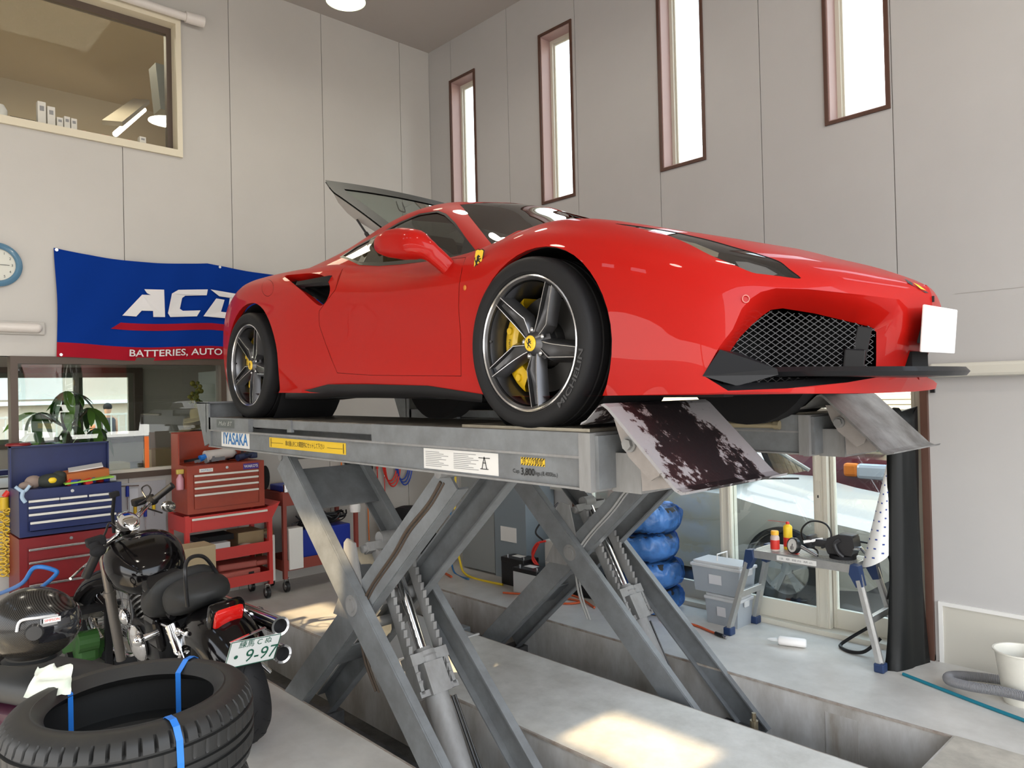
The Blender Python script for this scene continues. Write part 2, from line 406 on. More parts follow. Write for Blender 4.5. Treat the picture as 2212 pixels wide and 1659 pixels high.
def surf_obj(name, S, uv, tris, m, parent, side, off=0., label=None):
    """one panel of a spline surface; side -1 near, +1 far"""
    idx = sorted({i for t in tris for i in t}); mp = {a: k for k, a in enumerate(idx)}; q = uv[idx]
    P = S.ev(q[:, 0], q[:, 1]); N = S.nrm(q[:, 0], q[:, 1]); P = P-N*off*SGN[id(S)]
    P[:, 1] *= side; N = N*SGN[id(S)]; N[:, 1] *= side
    T = [tuple(mp[i] for i in t) for t in tris]
    if True:
        # orient faces along outward normals
        A = np.array(T); g = np.cross(P[A[:, 1]]-P[A[:, 0]], P[A[:, 2]]-P[A[:, 0]]); d = (g*N[A[:, 0]]).sum(1)
        T = [t if k >= 0 else (t[0], t[2], t[1]) for t, k in zip(T, d)]
    return mobj(name, P, T, m, parent, True, normals=N, label=label)
SGN = {}
for S_ in (BODY, CABIN):
    n_ = S_.nrm([S_.Ku[len(S_.Ku)//2]], [S_.Kv[2]])[0]; SGN[id(S_)] = 1. if n_[1] > 0 else -1.

def rim_strip(S, poly, depth, m, name, parent, side, w=None):
    """turned-in edge along a hole border"""
    q = np.array(poly); P = S.ev(q[:, 0], q[:, 1]); N = S.nrm(q[:, 0], q[:, 1])*SGN[id(S)]
    Q = P-N*depth if w is None else P+np.array(w)*depth
    P = P.copy(); P[:, 1] *= side; Q[:, 1] *= side; n = len(P)
    return mobj(name, list(P)+list(Q), [(i, (i+1) % n, n+(i+1) % n, n+i) for i in range(n)], m, parent, True)

# ---- outlines on the body surface, in its own (u, v) metres
def arch(cx_, cz_, r, k=40):
    return [(cx_+r*math.cos(2*PI*i/k), cz_+r*math.sin(2*PI*i/k)) for i in range(k)]
FRONT_ARCH = [(3.9650, 0.2025), (3.9611, 0.2574), (3.9493, 0.3096), (3.9299, 0.3563), (3.9034, 0.3959), (3.8699, 0.4282), (3.8302, 0.4534), (3.7855, 0.4725), (3.7372, 0.4864), (3.6861, 0.4955), (3.6330, 0.4997), (3.5790, 0.4991), (3.5250, 0.4940), (3.4721, 0.4844), (3.4214, 0.4705), (3.3738, 0.4520), (3.3304, 0.4284), (3.2919, 0.3992), (3.2594, 0.3641), (3.2333, 0.3228), (3.2143, 0.2776), (3.2027, 0.2313), (3.1988, 0.1863), (3.2027, 0.1410), (3.2143, 0.0922), (3.2333, 0.0362), (3.2584, -0.0200), (3.2918, -0.0200), (3.3304, -0.0200), (3.3741, -0.0200), (3.4204, -0.0200), (3.4718, -0.0200), (3.5258, -0.0200), (3.5798, -0.0200), (3.6338, -0.0200), (3.6878, -0.0200), (3.7393, -0.0200), (3.7856, -0.0200), (3.8293, -0.0200), (3.8653, -0.0200), (3.8987, -0.0200), (3.9273, 0.0412), (3.9483, 0.0936), (3.9608, 0.1475)]
REAR_ARCH = [(1.3156, 0.1493), (1.3115, 0.2009), (1.2993, 0.2506), (1.2792, 0.2957), (1.2517, 0.3349), (1.2172, 0.3678), (1.1766, 0.3948), (1.1306, 0.4168), (1.0802, 0.4340), (1.0264, 0.4463), (0.9704, 0.4537), (0.9131, 0.4559), (0.8560, 0.4528), (0.7999, 0.4446), (0.7462, 0.4311), (0.6958, 0.4124), (0.6498, 0.3882), (0.6091, 0.3587), (0.5745, 0.3237), (0.5468, 0.2832), (0.5266, 0.2374), (0.5142, 0.1869), (0.5099, 0.1352), (0.5139, 0.0871), (0.5260, 0.0440), (0.5464, 0.0050), (0.5735, -0.0200), (0.6095, -0.0200), (0.6506, -0.0200), (0.6969, -0.0200), (0.7458, -0.0200), (0.7998, -0.0200), (0.8564, -0.0200), (0.9130, -0.0200), (0.9695, -0.0200), (1.0261, -0.0200), (1.0801, -0.0200), (1.1316, -0.0200), (1.1778, -0.0200), (1.2164, -0.0200), (1.2524, -0.0200), (1.2793, 0.0121), (1.2993, 0.0535), (1.3115, 0.0992)]
INTAKE = [(1.2572, 0.5938), (1.4048, 0.6020), (1.5744, 0.6015), (1.7178, 0.5869), (1.8225, 0.5567), (1.8862, 0.5211), (1.8937, 0.4818), (1.8532, 0.4437), (1.7999, 0.4375), (1.7162, 0.4648), (1.6137, 0.4978), (1.4550, 0.5394)]
LAMP = [(3.8389, 0.6914), (3.9000, 0.7203), (3.9657, 0.7404), (4.0315, 0.7549), (4.1072, 0.7514), (4.1959, 0.7496), (4.2849, 0.7404), (4.3553, 0.7321), (4.4237, 0.7117), (4.4667, 0.6890), (4.5073, 0.6447), (4.5594, 0.5912), (4.5256, 0.5784), (4.4921, 0.5718), (4.4477, 0.5602), (4.4115, 0.5514), (4.3549, 0.5693), (4.2748, 0.5998), (4.1770, 0.6514), (4.0405, 0.6973), (3.9245, 0.6975)]
MOUTH = [(4.3122, 0.0626), (4.3549, 0.1744), (4.3846, 0.2469), (4.3978, 0.3478), (4.4159, 0.4015), (4.4451, 0.4511), (4.4885, 0.4906), (4.5933, 0.5155), (4.7793, 0.5205), (4.9650, 0.5210), (5.0061, 0.4500), (5.0190, 0.3255), (5.0752, 0.1710), (5.1255, 0.1007), (5.0942, 0.0768), (4.9646, 0.0627), (4.8115, 0.0421), (4.5926, 0.0151), (4.4057, 0.0059)]
MOUTH_IN = [(.72,.72,.19),(.725,.69,.27),(.745,.65,.325),(.775,.625,.365),(.80,.60,.395),(.825,.585,.415),(.85,.55,.42),(.90,.42,.405),(.965,.27,.375),(1.005,.205,.357),(1.02,.205,.34),(1.02,.207,.30),(1.02,.21,.25),(1.02,.215,.20),(1.0,.22,.155),(.97,.27,.15),(.92,.36,.145),(.83,.55,.145),(.74,.70,.15)]
DOOR = [(1.8870, 0.6207), (1.9457, 0.5117), (1.8714, 0.4551), (1.7988, 0.4087), (1.7863, 0.3319), (1.8317, 0.2398), (1.9047, 0.1582), (1.9777, 0.0801), (2.3294, 0.0639), (2.7495, 0.0679), (3.0971, 0.0825), (3.0965, 0.2266), (3.0895, 0.3462), (3.0922, 0.4398), (3.0873, 0.5076), (3.0606, 0.5681), (2.8445, 0.6063), (2.6149, 0.6385), (2.4083, 0.6395), (1.7977, 0.9170), (1.8212, 0.7905)]
FLAP = [(1.0304, 0.5814), (1.1297, 0.5618), (1.2056, 0.5268), (1.2220, 0.4930), (1.1810, 0.4761), (1.1184, 0.4821), (1.0575, 0.5096), (1.0159, 0.5566)]
SCOOP = [(1.8085, 0.4085), (1.8584, 0.4268), (2.0027, 0.4437), (2.0362, 0.4423), (2.0267, 0.4253), (1.9538, 0.4135)]
NOTCH = [(5.1408, 0.1072), (5.0635, 0.1072), (5.0506, 0.3952), (5.1408, 0.3952)]

LAMPs = smooth2(LAMP, 3); INTs = smooth2(INTAKE, 3); FLAPs = smooth2(FLAP, 3)
hood_line = [(3.8276, 0.7156), (3.9243, 0.7718), (4.0763, 0.7917), (4.2320, 0.7930), (4.3600, 0.7706), (4.4819, 0.7116), (4.5681, 0.6438), (4.6650, 0.6761), (4.7779, 0.7066), (4.9116, 0.7147), (5.0754, 0.6674)]

UV, TR = panels(BODY, [FRONT_ARCH, REAR_ARCH, INTs, LAMPs, offset_poly(LAMPs, .0025), MOUTH, DOOR, offset_poly(DOOR, .0028), FLAPs, offset_poly(FLAPs, .0018)])
dI, lI, fI = offset_poly(DOOR, .0028), offset_poly(LAMPs, .0025), offset_poly(FLAPs, .0018)
grp = {'body': [], 'door': [], 'lamp': [], 'flap': []}
for t in TR:
    c_ = UV[list(t)].mean(0)
    if inpoly(c_, FRONT_ARCH) or inpoly(c_, REAR_ARCH) or inpoly(c_, INTs) or inpoly(c_, MOUTH): continue
    a_ = UV[list(t)]
    if abs(np.cross(a_[1]-a_[0], a_[2]-a_[0])) < 1e-9: continue
    if inpoly(c_, DOOR): (grp['door'].append(t) if inpoly(c_, dI) else None); continue
    if inpoly(c_, LAMPs): (grp['lamp'].append(t) if inpoly(c_, lI) else None); continue
    if inpoly(c_, FLAPs): (grp['flap'].append(t) if inpoly(c_, fI) else None); continue
    grp['body'].append(t)
under = [t for t in TR if not any(inpoly(UV[list(t)].mean(0), q) for q in (FRONT_ARCH, REAR_ARCH, INTs, MOUTH, LAMPs)) and UV[list(t)][:, 0].min() > BODY.Ku[1]]
for sd, nm in ((-1, 'right'), (1, 'left')):
    surf_obj('body_shell', BODY, UV, grp['body'], M_RED, CAR, sd)
    surf_obj('door', BODY, UV, grp['door'], M_RED, CAR, sd)
    surf_obj('headlamp_cover', BODY, UV, grp['lamp'], M_LAMPG, CAR, sd, off=.002, label='clear headlamp cover')
    if sd < 0: surf_obj('fuel_flap', BODY, UV, grp['flap'], M_RED, CAR, sd)
    else: surf_obj('side_panel', BODY, UV, grp['flap'], M_RED, CAR, sd)
    surf_obj('inner_panel', BODY, UV, under, M_BLKM, CAR, sd, off=.012, label='black inner structure')
    rim_strip(BODY, FRONT_ARCH, .03, M_RED, 'arch_edge', CAR, sd, (0, -1, 0))
    rim_strip(BODY, REAR_ARCH, .03, M_RED, 'arch_edge', CAR, sd, (0, -1, 0))
    rim_strip(BODY, INTs, .05, M_RED, 'intake_edge', CAR, sd)
    rim_strip(BODY, LAMPs, .012, M_BLK, 'headlamp_seal', CAR, sd)
    # headlamp interior: dark tub, pale reflector strip, round projector, vertical led bars
    q = np.array(LAMPs); P = BODY.ev(q[:, 0], q[:, 1]); N = BODY.nrm(q[:, 0], q[:, 1])*SGN[id(BODY)]; P = P-N*.03; P[:, 1] *= sd
    C0 = P.mean(0); n_ = len(P)
    mobj('headlamp_bowl', list(P)+[C0-np.array([0, 0, .02])], [(i, (i+1) % n_, n_) for i in range(n_)], M_BLK, CAR, True)
    for nm_, m_, pl_, of_ in (('reflector_strip', mat('lamp_reflector', (.62, .56, .40), rough=.3), ((0.545, 0.744, 0.693), (0.619, 0.723, 0.667), (0.713, 0.726, 0.620), (0.728, 0.757, 0.600), (0.712, 0.776, 0.602), (0.633, 0.767, 0.647)), .010), ('lamp_inner', mat('lamp_grey', (.32, .32, .31), rough=.3), ((0.775, 0.726, 0.584), (0.801, 0.694, 0.581), (0.850, 0.663, 0.560), (0.885, 0.652, 0.534), (0.875, 0.680, 0.525), (0.844, 0.719, 0.531), (0.807, 0.746, 0.550)), .012)):
        V_ = [(x_, (s_-of_*.5)*sd, z_-of_*.8) for x_, s_, z_ in pl_]; mobj(nm_, V_, [tuple(range(len(V_)))], m_, CAR)
    mb = MB(); mb.sph((.80, .70*sd, .535), .022, 16, 10); mb.build('lamp_projector', mat('lamp_lens', (.10, .10, .11), rough=.1, metal=.6), CAR, True)
    # air intake duct and blade
    q = np.array(INTs); P = BODY.ev(q[:, 0], q[:, 1]); Q = P.copy(); Q[:, 1] -= .17; Q[:, 0] -= .05; P[:, 1] -= .045; Cq = Q.mean(0); V_ = list(P)+list(Q)+[Cq]; n_ = len(P)
    V_ = [(a, b*sd, c__) for a, b, c__ in V_]
    mobj('intake_duct', V_, [(i, (i+1) % n_, n_+(i+1) % n_, n_+i) for i in range(n_)]+[(n_+i, n_+(i+1) % n_, 2*n_) for i in range(n_)], M_BLKM, CAR, True)
    mb = MB(); a_, b_ = Vector((-2.035, -0.925, 0.801)), Vector((-1.685, -0.900, 0.784))
    a_.y = sd*abs(a_.y); b_.y = sd*abs(b_.y); pl = []
    for t_ in np.linspace(0, 1, 9):
        p_ = a_.lerp(b_, t_); th = .022+.012*t_
        pl.append([(p_.x, p_.y-sd*d_, p_.z+z_) for d_, z_ in ((0, 0), (.01, th), (.05, th*1.05), (.09, .0), (.05, -th*.7), (.01, -th*.6))])
    V_ = [v for r in pl for v in r]; F_ = [(i*6+k, i*6+(k+1) % 6, (i+1)*6+(k+1) % 6, (i+1)*6+k) for i in range(8) for k in range(6)]+[(0, 1, 2, 3, 4, 5), tuple(range(53, 47, -1))]
    mobj('intake_blade', V_, F_, M_CARB, CAR, 35.)
    # mouth: rolled lip between the crest and the opening
    q = np.array(MOUTH); P = BODY.ev(q[:, 0], q[:, 1]); N = BODY.nrm(q[:, 0], q[:, 1])*SGN[id(BODY)]; I_ = np.array(MOUTH_IN, float); cen = P.mean(0)
    def lip(i0, i1, name, m):
        rows = []
        for t_ in (0, .12, .3, .5, .75, 1):
            R_ = P*(1-t_)+I_*t_ + N*(.016*math.sin(PI*min(1, t_*1.15))*(1-t_*.3))
            rows.append(R_[i0:i1])
        n2 = i1-i0; V_ = [(v[0], v[1]*sd, v[2]) for r in rows for v in r]
        mobj(name, V_, [(r*n2+i, r*n2+i+1, (r+1)*n2+i+1, (r+1)*n2+i) for r in range(5) for i in range(n2-1)], m, CAR, True)
    lip(0, 15, 'bumper_lip', M_RED); 
    P2, I2 = P, I_
    V_ = [(v[0], v[1]*sd, v[2]+.0) for v in P[14:]]+[(P[0][0], P[0][1]*sd, P[0][2])]; W_ = [(v[0]-.035, v[1]*sd*.97, v[2]+.022) for v in P[14:]]+[(P[0][0]-.03, P[0][1]*sd*.97, P[0][2]+.01)]
    n2 = len(V_); mobj('lower_lip', V_+W_, [(i, i+1, n2+i+1, n2+i) for i in range(n2-1)], M_CARB, CAR, True, label='dark carbon lower bumper lip')
    # honeycomb-like wire grille on the plane of the opening
    gp = [(s_, z_) for x_, s_, z_ in MOUTH_IN]
    wires = MB()
    def clip(a, b, n=90):
        ins = [inpoly((a[0]+(b[0]-a[0])*k/n, a[1]+(b[1]-a[1])*k/n), gp) for k in range(n+1)]; out = []; st = None
        for k, f_ in enumerate(ins):
            if f_ and st is None: st = k
            if (not f_ or k == n) and st is not None:
                if k-st > 1: out.append((st/n, (k if f_ else k-1)/n))
                st = None
        return out
    for dr in (1, -1):
        for k in range(0, 75):
            z0 = -.5+k*.021
            a, b = (.2, z0+(.5 if dr < 0 else 0)), (.74, z0+(.5 if dr < 0 else 0)+dr*.54*.75)
            for t0, t1 in clip(a, b):
                e0 = (a[0]+(b[0]-a[0])*t0, a[1]+(b[1]-a[1])*t0); e1 = (a[0]+(b[0]-a[0])*t1, a[1]+(b[1]-a[1])*t1)
                wires.beam((1.142-.62*e0[0], e0[0]*sd, e0[1]), (1.142-.62*e1[0], e1[0]*sd, e1[1]), .0022, .003, up=(1, .6*sd, 0))
    wires.build('grille_mesh', mat('grille_wire', (.045, .045, .047), rough=.35, metal=.5), CAR, kind='stuff', clean=False)
    mb = MB(); mb.box((.45, .08*sd, .12), (.60, .70*sd, .46)); mb.box((.60, .1*sd, .12), (.95, .2*sd, .40)); mb.box((.55, .66*sd, .12), (.72, .72*sd, .4)); mb.build('radiator_core', M_BLKM, CAR)
    mb = MB(); mb.cbox((.97, .285*sd, .22), (.07, .05, .12), rot=(0, .1, -.5*sd), bev=.006); mb.cbox((.985, .25*sd, .30), (.05, .03, .12), rot=(0, .2, -.5*sd), bev=.004); mb.build('duct_fin', M_CARB, CAR)
    # black winglet at the outer corner
    A_, B_, C_, D_, E_, F__ = ((0.736, 0.870, 0.192), (0.784, 0.841, 0.276), (.745, .665, .272), (.875, .648, .212), (.80, .77, .158), (.875, .64, .192))
    V_ = [(x_+.004, s_*1.004, z_) for x_, s_, z_ in (A_, B_, C_, D_, E_, F__)]; V_.append((.70, .64, .2)); V_ = [(a, b*sd, c__) for a, b, c__ in V_]
    mobj('bumper_winglet', V_, [(0, 1, 3), (1, 2, 3), (0, 3, 5, 4), (2, 6, 3), (6, 5, 3), (6, 4, 5), (0, 4, 6), (1, 6, 2), (0, 6, 1)], M_CARB, CAR)
    # dark skirt under the sill
    mb = MB(); pl = [(-2.19, .925, .158), (-1.85, .93, .180), (-1.65, .93, .203), (-1.25, .93, .198), (-.7, .93, .182), (-.3, .935, .140)]
    V_ = [(x_, s_*sd, z_) for x_, s_, z_ in pl]+[(x_, (s_+.004)*sd, z_-.035-.03*math.sin(PI*i/5)) for i, (x_, s_, z_) in enumerate(pl)]+[(x_, (s_-.2)*sd, z_-.05-.03*math.sin(PI*i/5)) for i, (x_, s_, z_) in enumerate(pl)]
    mobj('side_skirt', V_, [(r*6+i, r*6+i+1, (r+1)*6+i+1, (r+1)*6+i) for r in range(2) for i in range(5)], M_CARB, CAR, True)
    # wheel wells
    for cx_, r_, w_ in ((.045, .385, .30), (-2.61, .408, .36)):
        mb = MB(); Mw = Matrix.Translation((cx_, 0, .335)) @ Matrix.Rotation(-PI/2*sd, 4, 'X')
        mb.lathe([(.0, .93-w_-.06), (r_, .93-w_-.06), (r_, .925)], 40, Mw); mb.build('wheel_well', M_BLKM, CAR, True)
# underbody
mb = MB(); mb.prism([(-3.3, -.6), (-3.0, -.7), (-3.0, .7), (-3.3, .6)], 2, .18, .3)
mb.box((-3.0, -.58, .14), (.40, .58, .2)); mb.box((-2.18, -.86, .125), (-.36, .86, .2)); mb.prism([(.38, -.88), (.62, -.85), (.86, -.66), (.98, -.38), (1.0, 0), (.98, .38), (.86, .66), (.62, .85), (.38, .88)], 2, .135, .16)
mb.build('underbody', M_BLKM, CAR)
# front splitter blade
cv = catmull([(.875,.645,.202), (.94,.585,.202), (1.03,.49,.2), (1.12,.365,.198), (1.19,.22,.197), (1.222,.09,.196), (1.228,0,.196)], 4)
cv = cv + [Vector((p.x, -p.y, p.z)) for p in reversed(cv[:-1])]
V_ = []
for p in cv:
    bk = Vector((p.x-.15, p.y*.80, p.z)); V_ += [(p.x, p.y, p.z), (p.x-.014, p.y*.985, p.z+.016), (bk.x, bk.y, p.z+.012), (bk.x-.03, bk.y, p.z-.020), (p.x-.012, p.y*.985, p.z-.016)]
n2 = len(cv); F_ = [(i*5+k, i*5+(k+1) % 5, (i+1)*5+(k+1) % 5, (i+1)*5+k) for i in range(n2-1) for k in range(5)]
mobj('front_splitter', V_, F_, M_CARB, CAR, 30.)
# number plate (blank) and notch behind it
mb = MB(); mb.cbox((0, 0, 0), (.01, .33, .165), bev=.004); pl = mb.build('number_plate', mat('blank_white_plate', (.80, .76, .74), rough=.45), CAR, label='blank white front number plate')
pl.location = (1.158, 0, .345); pl.rotation_euler = (0, .08, 0)
mb = MB(); mb.box((1.04, -.078, .20), (1.092, .078, .27)); mb.build('air_slot', M_BLKM, CAR)
mb = MB(); mb.box((1.10, -.05, .3), (1.155, .05, .38)); mb.build('plate_bracket', M_BLK, CAR)
mb = MB(); mb.box((.02, -.0022, -.0), (.0, .0022, .022)); o = mb.build('sensor_slit', M_BLK, CAR); o.location = (1.124, 0, .448)
for sd in (-1, 1):
    mb = MB(); Mw = Matrix.Translation(Vector((0.841, 0.774, 0.438))*1.0) 
    p_ = Vector((0.841, 0.774, 0.438)); p_.y *= sd; mb.lathe([(.0, .002), (.010, .002), (.011, 0)], 20, Matrix.Translation(p_) @ Matrix.Rotation(1.25*sd*-1, 4, 'Z') @ Matrix.Rotation(-PI/2*-1, 4, 'Y')) if False else mb.tube([(p_.x+.012*math.cos(a)*.55+.003, p_.y-sd*0+sd*(.003-.012*math.cos(a)*.8), p_.z+.012*math.sin(a)) for a in np.linspace(0, 2*PI, 20, endpoint=False)], .0016, 6, True)
    mb.build('parking_sensor', mat('sensor_ring', (.55, .2, .17), rough=.4), CAR)
# ---- cabin: panels by (u,v) outline
DLO = [(0.6565, 0.1022), (0.8074, 0.1544), (1.0078, 0.1667), (1.1749, 0.1891), (1.3334, 0.2064), (1.4852, 0.2170), (1.5739, 0.2117), (1.7052, 0.1977), (1.8743, 0.1724), (2.0175, 0.1004), (1.8535, 0.0420), (1.5778, 0.0262), (1.3592, 0.0241), (1.1650, 0.0261), (0.9533, 0.0391)]
DLOs = DLO
WSE = [(1.5661, 0.3188), (1.7009, 0.2896), (1.8074, 0.2850), (1.9507, 0.2717), (2.0963, 0.1871)]
ws = WSE + [(2.1375, 0.3600), (2.2590, 0.3932), (2.4125, 0.4559), (2.5280, 0.5747), (2.5923, 0.7242), (2.6139, 0.8723)] + [(1.6625, 0.8722), (1.6413, 0.6731), (1.5993, 0.4972)]
def inset_seg(p): return p
UV2, TR2 = panels(CABIN, [DLO, ws], .04, .03)
g2 = {'roof': [], 'win': [], 'ws': []}
for t in TR2:
    a_ = UV2[list(t)]; c_ = a_.mean(0)
    if abs(np.cross(a_[1]-a_[0], a_[2]-a_[0])) < 1e-9: continue
    g2['win' if inpoly(c_, DLO) else 'ws' if inpoly(c_, ws) else 'roof'].append(t)
eng = lambda t: (lambda c_: CABIN.ev([c_[0]], [c_[1]])[0])(UV2[list(t)].mean(0))
roof = []; 
for t in g2['roof']:
    p_ = eng(t)
    if p_[0] < -1.52 and p_[1] < .50: continue
    roof.append(t)
for sd in (-1, 1):
    surf_obj('roof', CABIN, UV2, roof, M_RED, CAR, sd)
    surf_obj('side_window', CABIN, UV2, g2['win'], M_WIN, CAR, sd, off=.004)
    surf_obj('windscreen', CABIN, UV2, g2['ws'], M_WS, CAR, sd, off=.002)
    rim_strip(CABIN, DLO, .01, M_BLK, 'window_seal', CAR, sd)
    q = np.array(offset_poly(DLO, .012)); P = CABIN.ev(q[:, 0], q[:, 1]); N = CABIN.nrm(q[:, 0], q[:, 1])*SGN[id(CABIN)]
    q0 = np.array(DLO); P0 = CABIN.ev(q0[:, 0], q0[:, 1]); n2 = len(q)
    if len(q0) == n2:
        A_ = P0+N*.0006; B_ = P+N*.0006; A_[:, 1] *= sd; B_[:, 1] *= sd
        mobj('window_frame', list(A_)+list(B_), [(i, (i+1) % n2, n2+(i+1) % n2, n2+i) for i in range(n2)], M_BLK, CAR, True)
    # quarter light divider and black mirror triangle
    for nm_, pp in (('window_pillar', [(-1.576, 0.680, 1.034), (-1.527, 0.674, 1.045), (-1.526, 0.769, 0.867), (-1.590, 0.766, 0.881)]), ('mirror_triangle', [(-0.678, 0.710, 0.892), (-0.541, 0.759, 0.802), (-0.635, 0.773, 0.790), (-0.658, 0.741, 0.848)])):
        V_ = [(x_, (s_+.002)*sd, z_) for x_, s_, z_ in pp]; mobj(nm_, V_, [(0, 1, 2, 3)], M_BLK, CAR)
    # pillar shut line
    # seats
    mb = MB(); mb.cbox((-1.25, .36*sd, .62), (.14, .44, .62), rot=(0, -.32, 0), bev=.05); mb.cbox((-1.02, .36*sd, .36), (.50, .44, .16), rot=(0, -.1, 0), bev=.05); mb.cbox((-1.36, .36*sd, .97), (.08, .24, .16), rot=(0, -.3, 0), bev=.03)
    mb.build('seat', mat('seat_leather_tan', (.16, .12, .08), rough=.6), CAR, True)
    # door mirror
    path = catmull([(-0.961, -1.010, 0.864), (-0.932, -1.010, 0.862), (-0.856, -1.010, 0.854), (-0.774, -1.000, 0.842), (-0.688, -0.990, 0.826), (-0.641, -0.970, 0.802), (-0.619, -0.945, 0.778), (-0.601, -0.905, 0.742), (-0.589, -0.870, 0.708)], 4)
    R_ = np.interp(np.linspace(0, 8, len(path)), range(9), [.028, .048, .066, .073, .068, .050, .042, .040, .040]); Rd = np.interp(np.linspace(0, 8, len(path)), range(9), [.03, .05, .065, .07, .07, .05, .032, .028, .026])
    V_ = []; K = 18
    for i, p_ in enumerate(path):
        d_ = (path[min(i+1, len(path)-1)]-path[max(i-1, 0)]).normalized(); up_ = Vector((0, 0, 1)); side_ = Vector((0, -1, 0)); up_ = (up_-d_*up_.dot(d_)).normalized(); sv = d_.cross(up_)
        for k in range(K):
            a_ = 2*PI*k/K; ca, sa = math.cos(a_), math.sin(a_); e_ = .8
            v_ = p_+up_*R_[i]*math.copysign(abs(sa)**e_, sa)+sv*Rd[i]*math.copysign(abs(ca)**e_, ca); V_.append((v_.x, -v_.y*sd if sd > 0 else v_.y, v_.z))
    L = len(path); F_ = [(i*K+k, i*K+(k+1) % K, (i+1)*K+(k+1) % K, (i+1)*K+k) for i in range(L-1) for k in range(K)]+[tuple(range(K)), tuple(range((L-1)*K, L*K))]
    mobj('door_mirror', V_, F_, M_RED, CAR, 50.)
mb = MB(); mb.box((-.55, -.7, .70), (-.12, .7, .82)); mb.build('dashboard', M_BLKM, CAR)
mb = MB(); mb.box((-1.55, -.62, .3), (-1.50, .62, 1.05)); mb.box((-1.5, -.72, .2), (-.1, .72, .3)); mb.build('cabin_bulkhead', M_BLKM, CAR)
mb = MB(); mb.box((-2.5, -.48, .55), (-1.56, .48, .80)); 
for i in range(4): mb.cyl((-2.4+i*.22, -.3, .82), (-2.4+i*.22, .3, .82), .035, n=12)
mb.build('engine', mat('engine_alloy', (.2, .2, .2), rough=.5, metal=.6), CAR, 35.)
# ---- raised rear lid
LID = MB(); hin = (-1.60, 1.03); rear = (-2.44, 1.575)
def lidpt(t, s_, w=0):   # t 0 hinge .. 1 rear
    x_ = hin[0]+(rear[0]-hin[0])*t; z_ = hin[1]+(rear[1]-hin[1])*t + .012*math.sin(PI*t); cr = .035*(1-(s_/.55)**2)
    return (x_-cr*t*.8, -s_, z_+cr*.8+w)
def hw(t): return .47+.11*t if t < .78 else .5558-.26*(t-.78)
def lidring(ts, fs):  return [lidpt(t, f*hw(t)) for t, f in zip(ts, fs)]
nt_, ns_ = 10, 12
def strip(t0, t1, f0, f1, off=0., nt=8, ns=8):
    V_ = [lidpt(t0+(t1-t0)*i/nt, (f0+(f1-f0)*j/ns)*hw(t0+(t1-t0)*i/nt), off) for i in range(nt+1) for j in range(ns+1)]
    F_ = [(i*(ns+1)+j, i*(ns+1)+j+1, (i+1)*(ns+1)+j+1, (i+1)*(ns+1)+j) for i in range(nt) for j in range(ns)]
    return V_, F_
for off in (0, .012):
    for a in ((0, 1, .80, 1.), (0, 1, -1., -.80), (.84, 1, -.80, .80), (0, .06, -.80, .80)): LID.add(*strip(*a, off=off))
fr = LID.build('rear_lid', mat('lid_frame_dark', (.035, .037, .034), rough=.5), CAR, True, label='dark frame of the raised rear lid')
mobj('lid_glass', *strip(.06, .84, -.80, .80, .006), glassmat('lid_glass_green', (.50, .60, .55), refl=.2), fr, True)
for sd in (-1, 1):
    mb = MB(); P_ = [lidpt(t, -sd*hw(t)) for t in np.linspace(.0, .97, 10)]; dz = np.interp(np.linspace(0, .97, 10), [0, .25, .6, .97], [.02, .07, .10, .01])
    V_ = [p for p in P_]+[(p[0]+.03, p[1]*.97, p[2]-d_) for p, d_ in zip(P_, dz)]
    mobj('lid_flange', V_, [(i, i+1, 11+i, 10+i) for i in range(9)], mat('lid_flange_grey', (.28, .27, .25), rough=.5), fr, False)
    mb = MB(); a_ = Vector((-1.98, .53*sd, 1.235)); b_ = Vector((-1.72, .53*sd, .98)); mb.cyl(a_, a_.lerp(b_, .45), .007); mb.cyl(a_.lerp(b_, .4), b_, .013); mb.build('gas_strut', M_BLK, fr, True)
mb = MB(); mb.tube(catmull([lidpt(.8, -.02, -.01), lidpt(.76, -.02, -.055), lidpt(.74, .0, -.06), lidpt(.76, .03, -.055), lidpt(.8, .03, -.01)], 4), .004, 6); mb.build('lid_hook', M_BLK, fr, True)
# ---- badges
def horse(sz, O, ux, uy, m, nm, parent):
    """small rearing horse emblem as a flat outline"""
    pts = [(-.10,.46),(-.02,.50),(.05,.44),(.16,.40),(.20,.34),(.10,.33),(.06,.26),(.16,.22),(.28,.27),(.33,.20),(.22,.14),(.10,.12),(.26,.04),(.30,-.06),(.22,-.10),(.18,-.02),(.04,.02),(-.04,-.10),(.10,-.22),(.20,-.34),(.26,-.46),(.14,-.48),(.10,-.36),(-.06,-.24),(-.16,-.34),(-.10,-.46),(-.22,-.48),(-.26,-.34),(-.18,-.18),(-.24,-.06),(-.34,.06),(-.42,.24),(-.34,.36),(-.32,.22),(-.26,.08),(-.18,.06),(-.14,.20),(-.18,.34)]
    O = Vector(O); ux = Vector(ux).normalized(); uy = Vector(uy).normalized()
    from mathutils.geometry import tessellate_polygon
    t = tessellate_polygon([[Vector((a, b, 0)) for a, b in pts]])
    return mobj(nm, [O+ux*a*sz+uy*b*sz for a, b in pts], [tuple(k) for k in t], m, parent)
M_INK = mat('black_print', (.01, .01, .01), rough=.5)
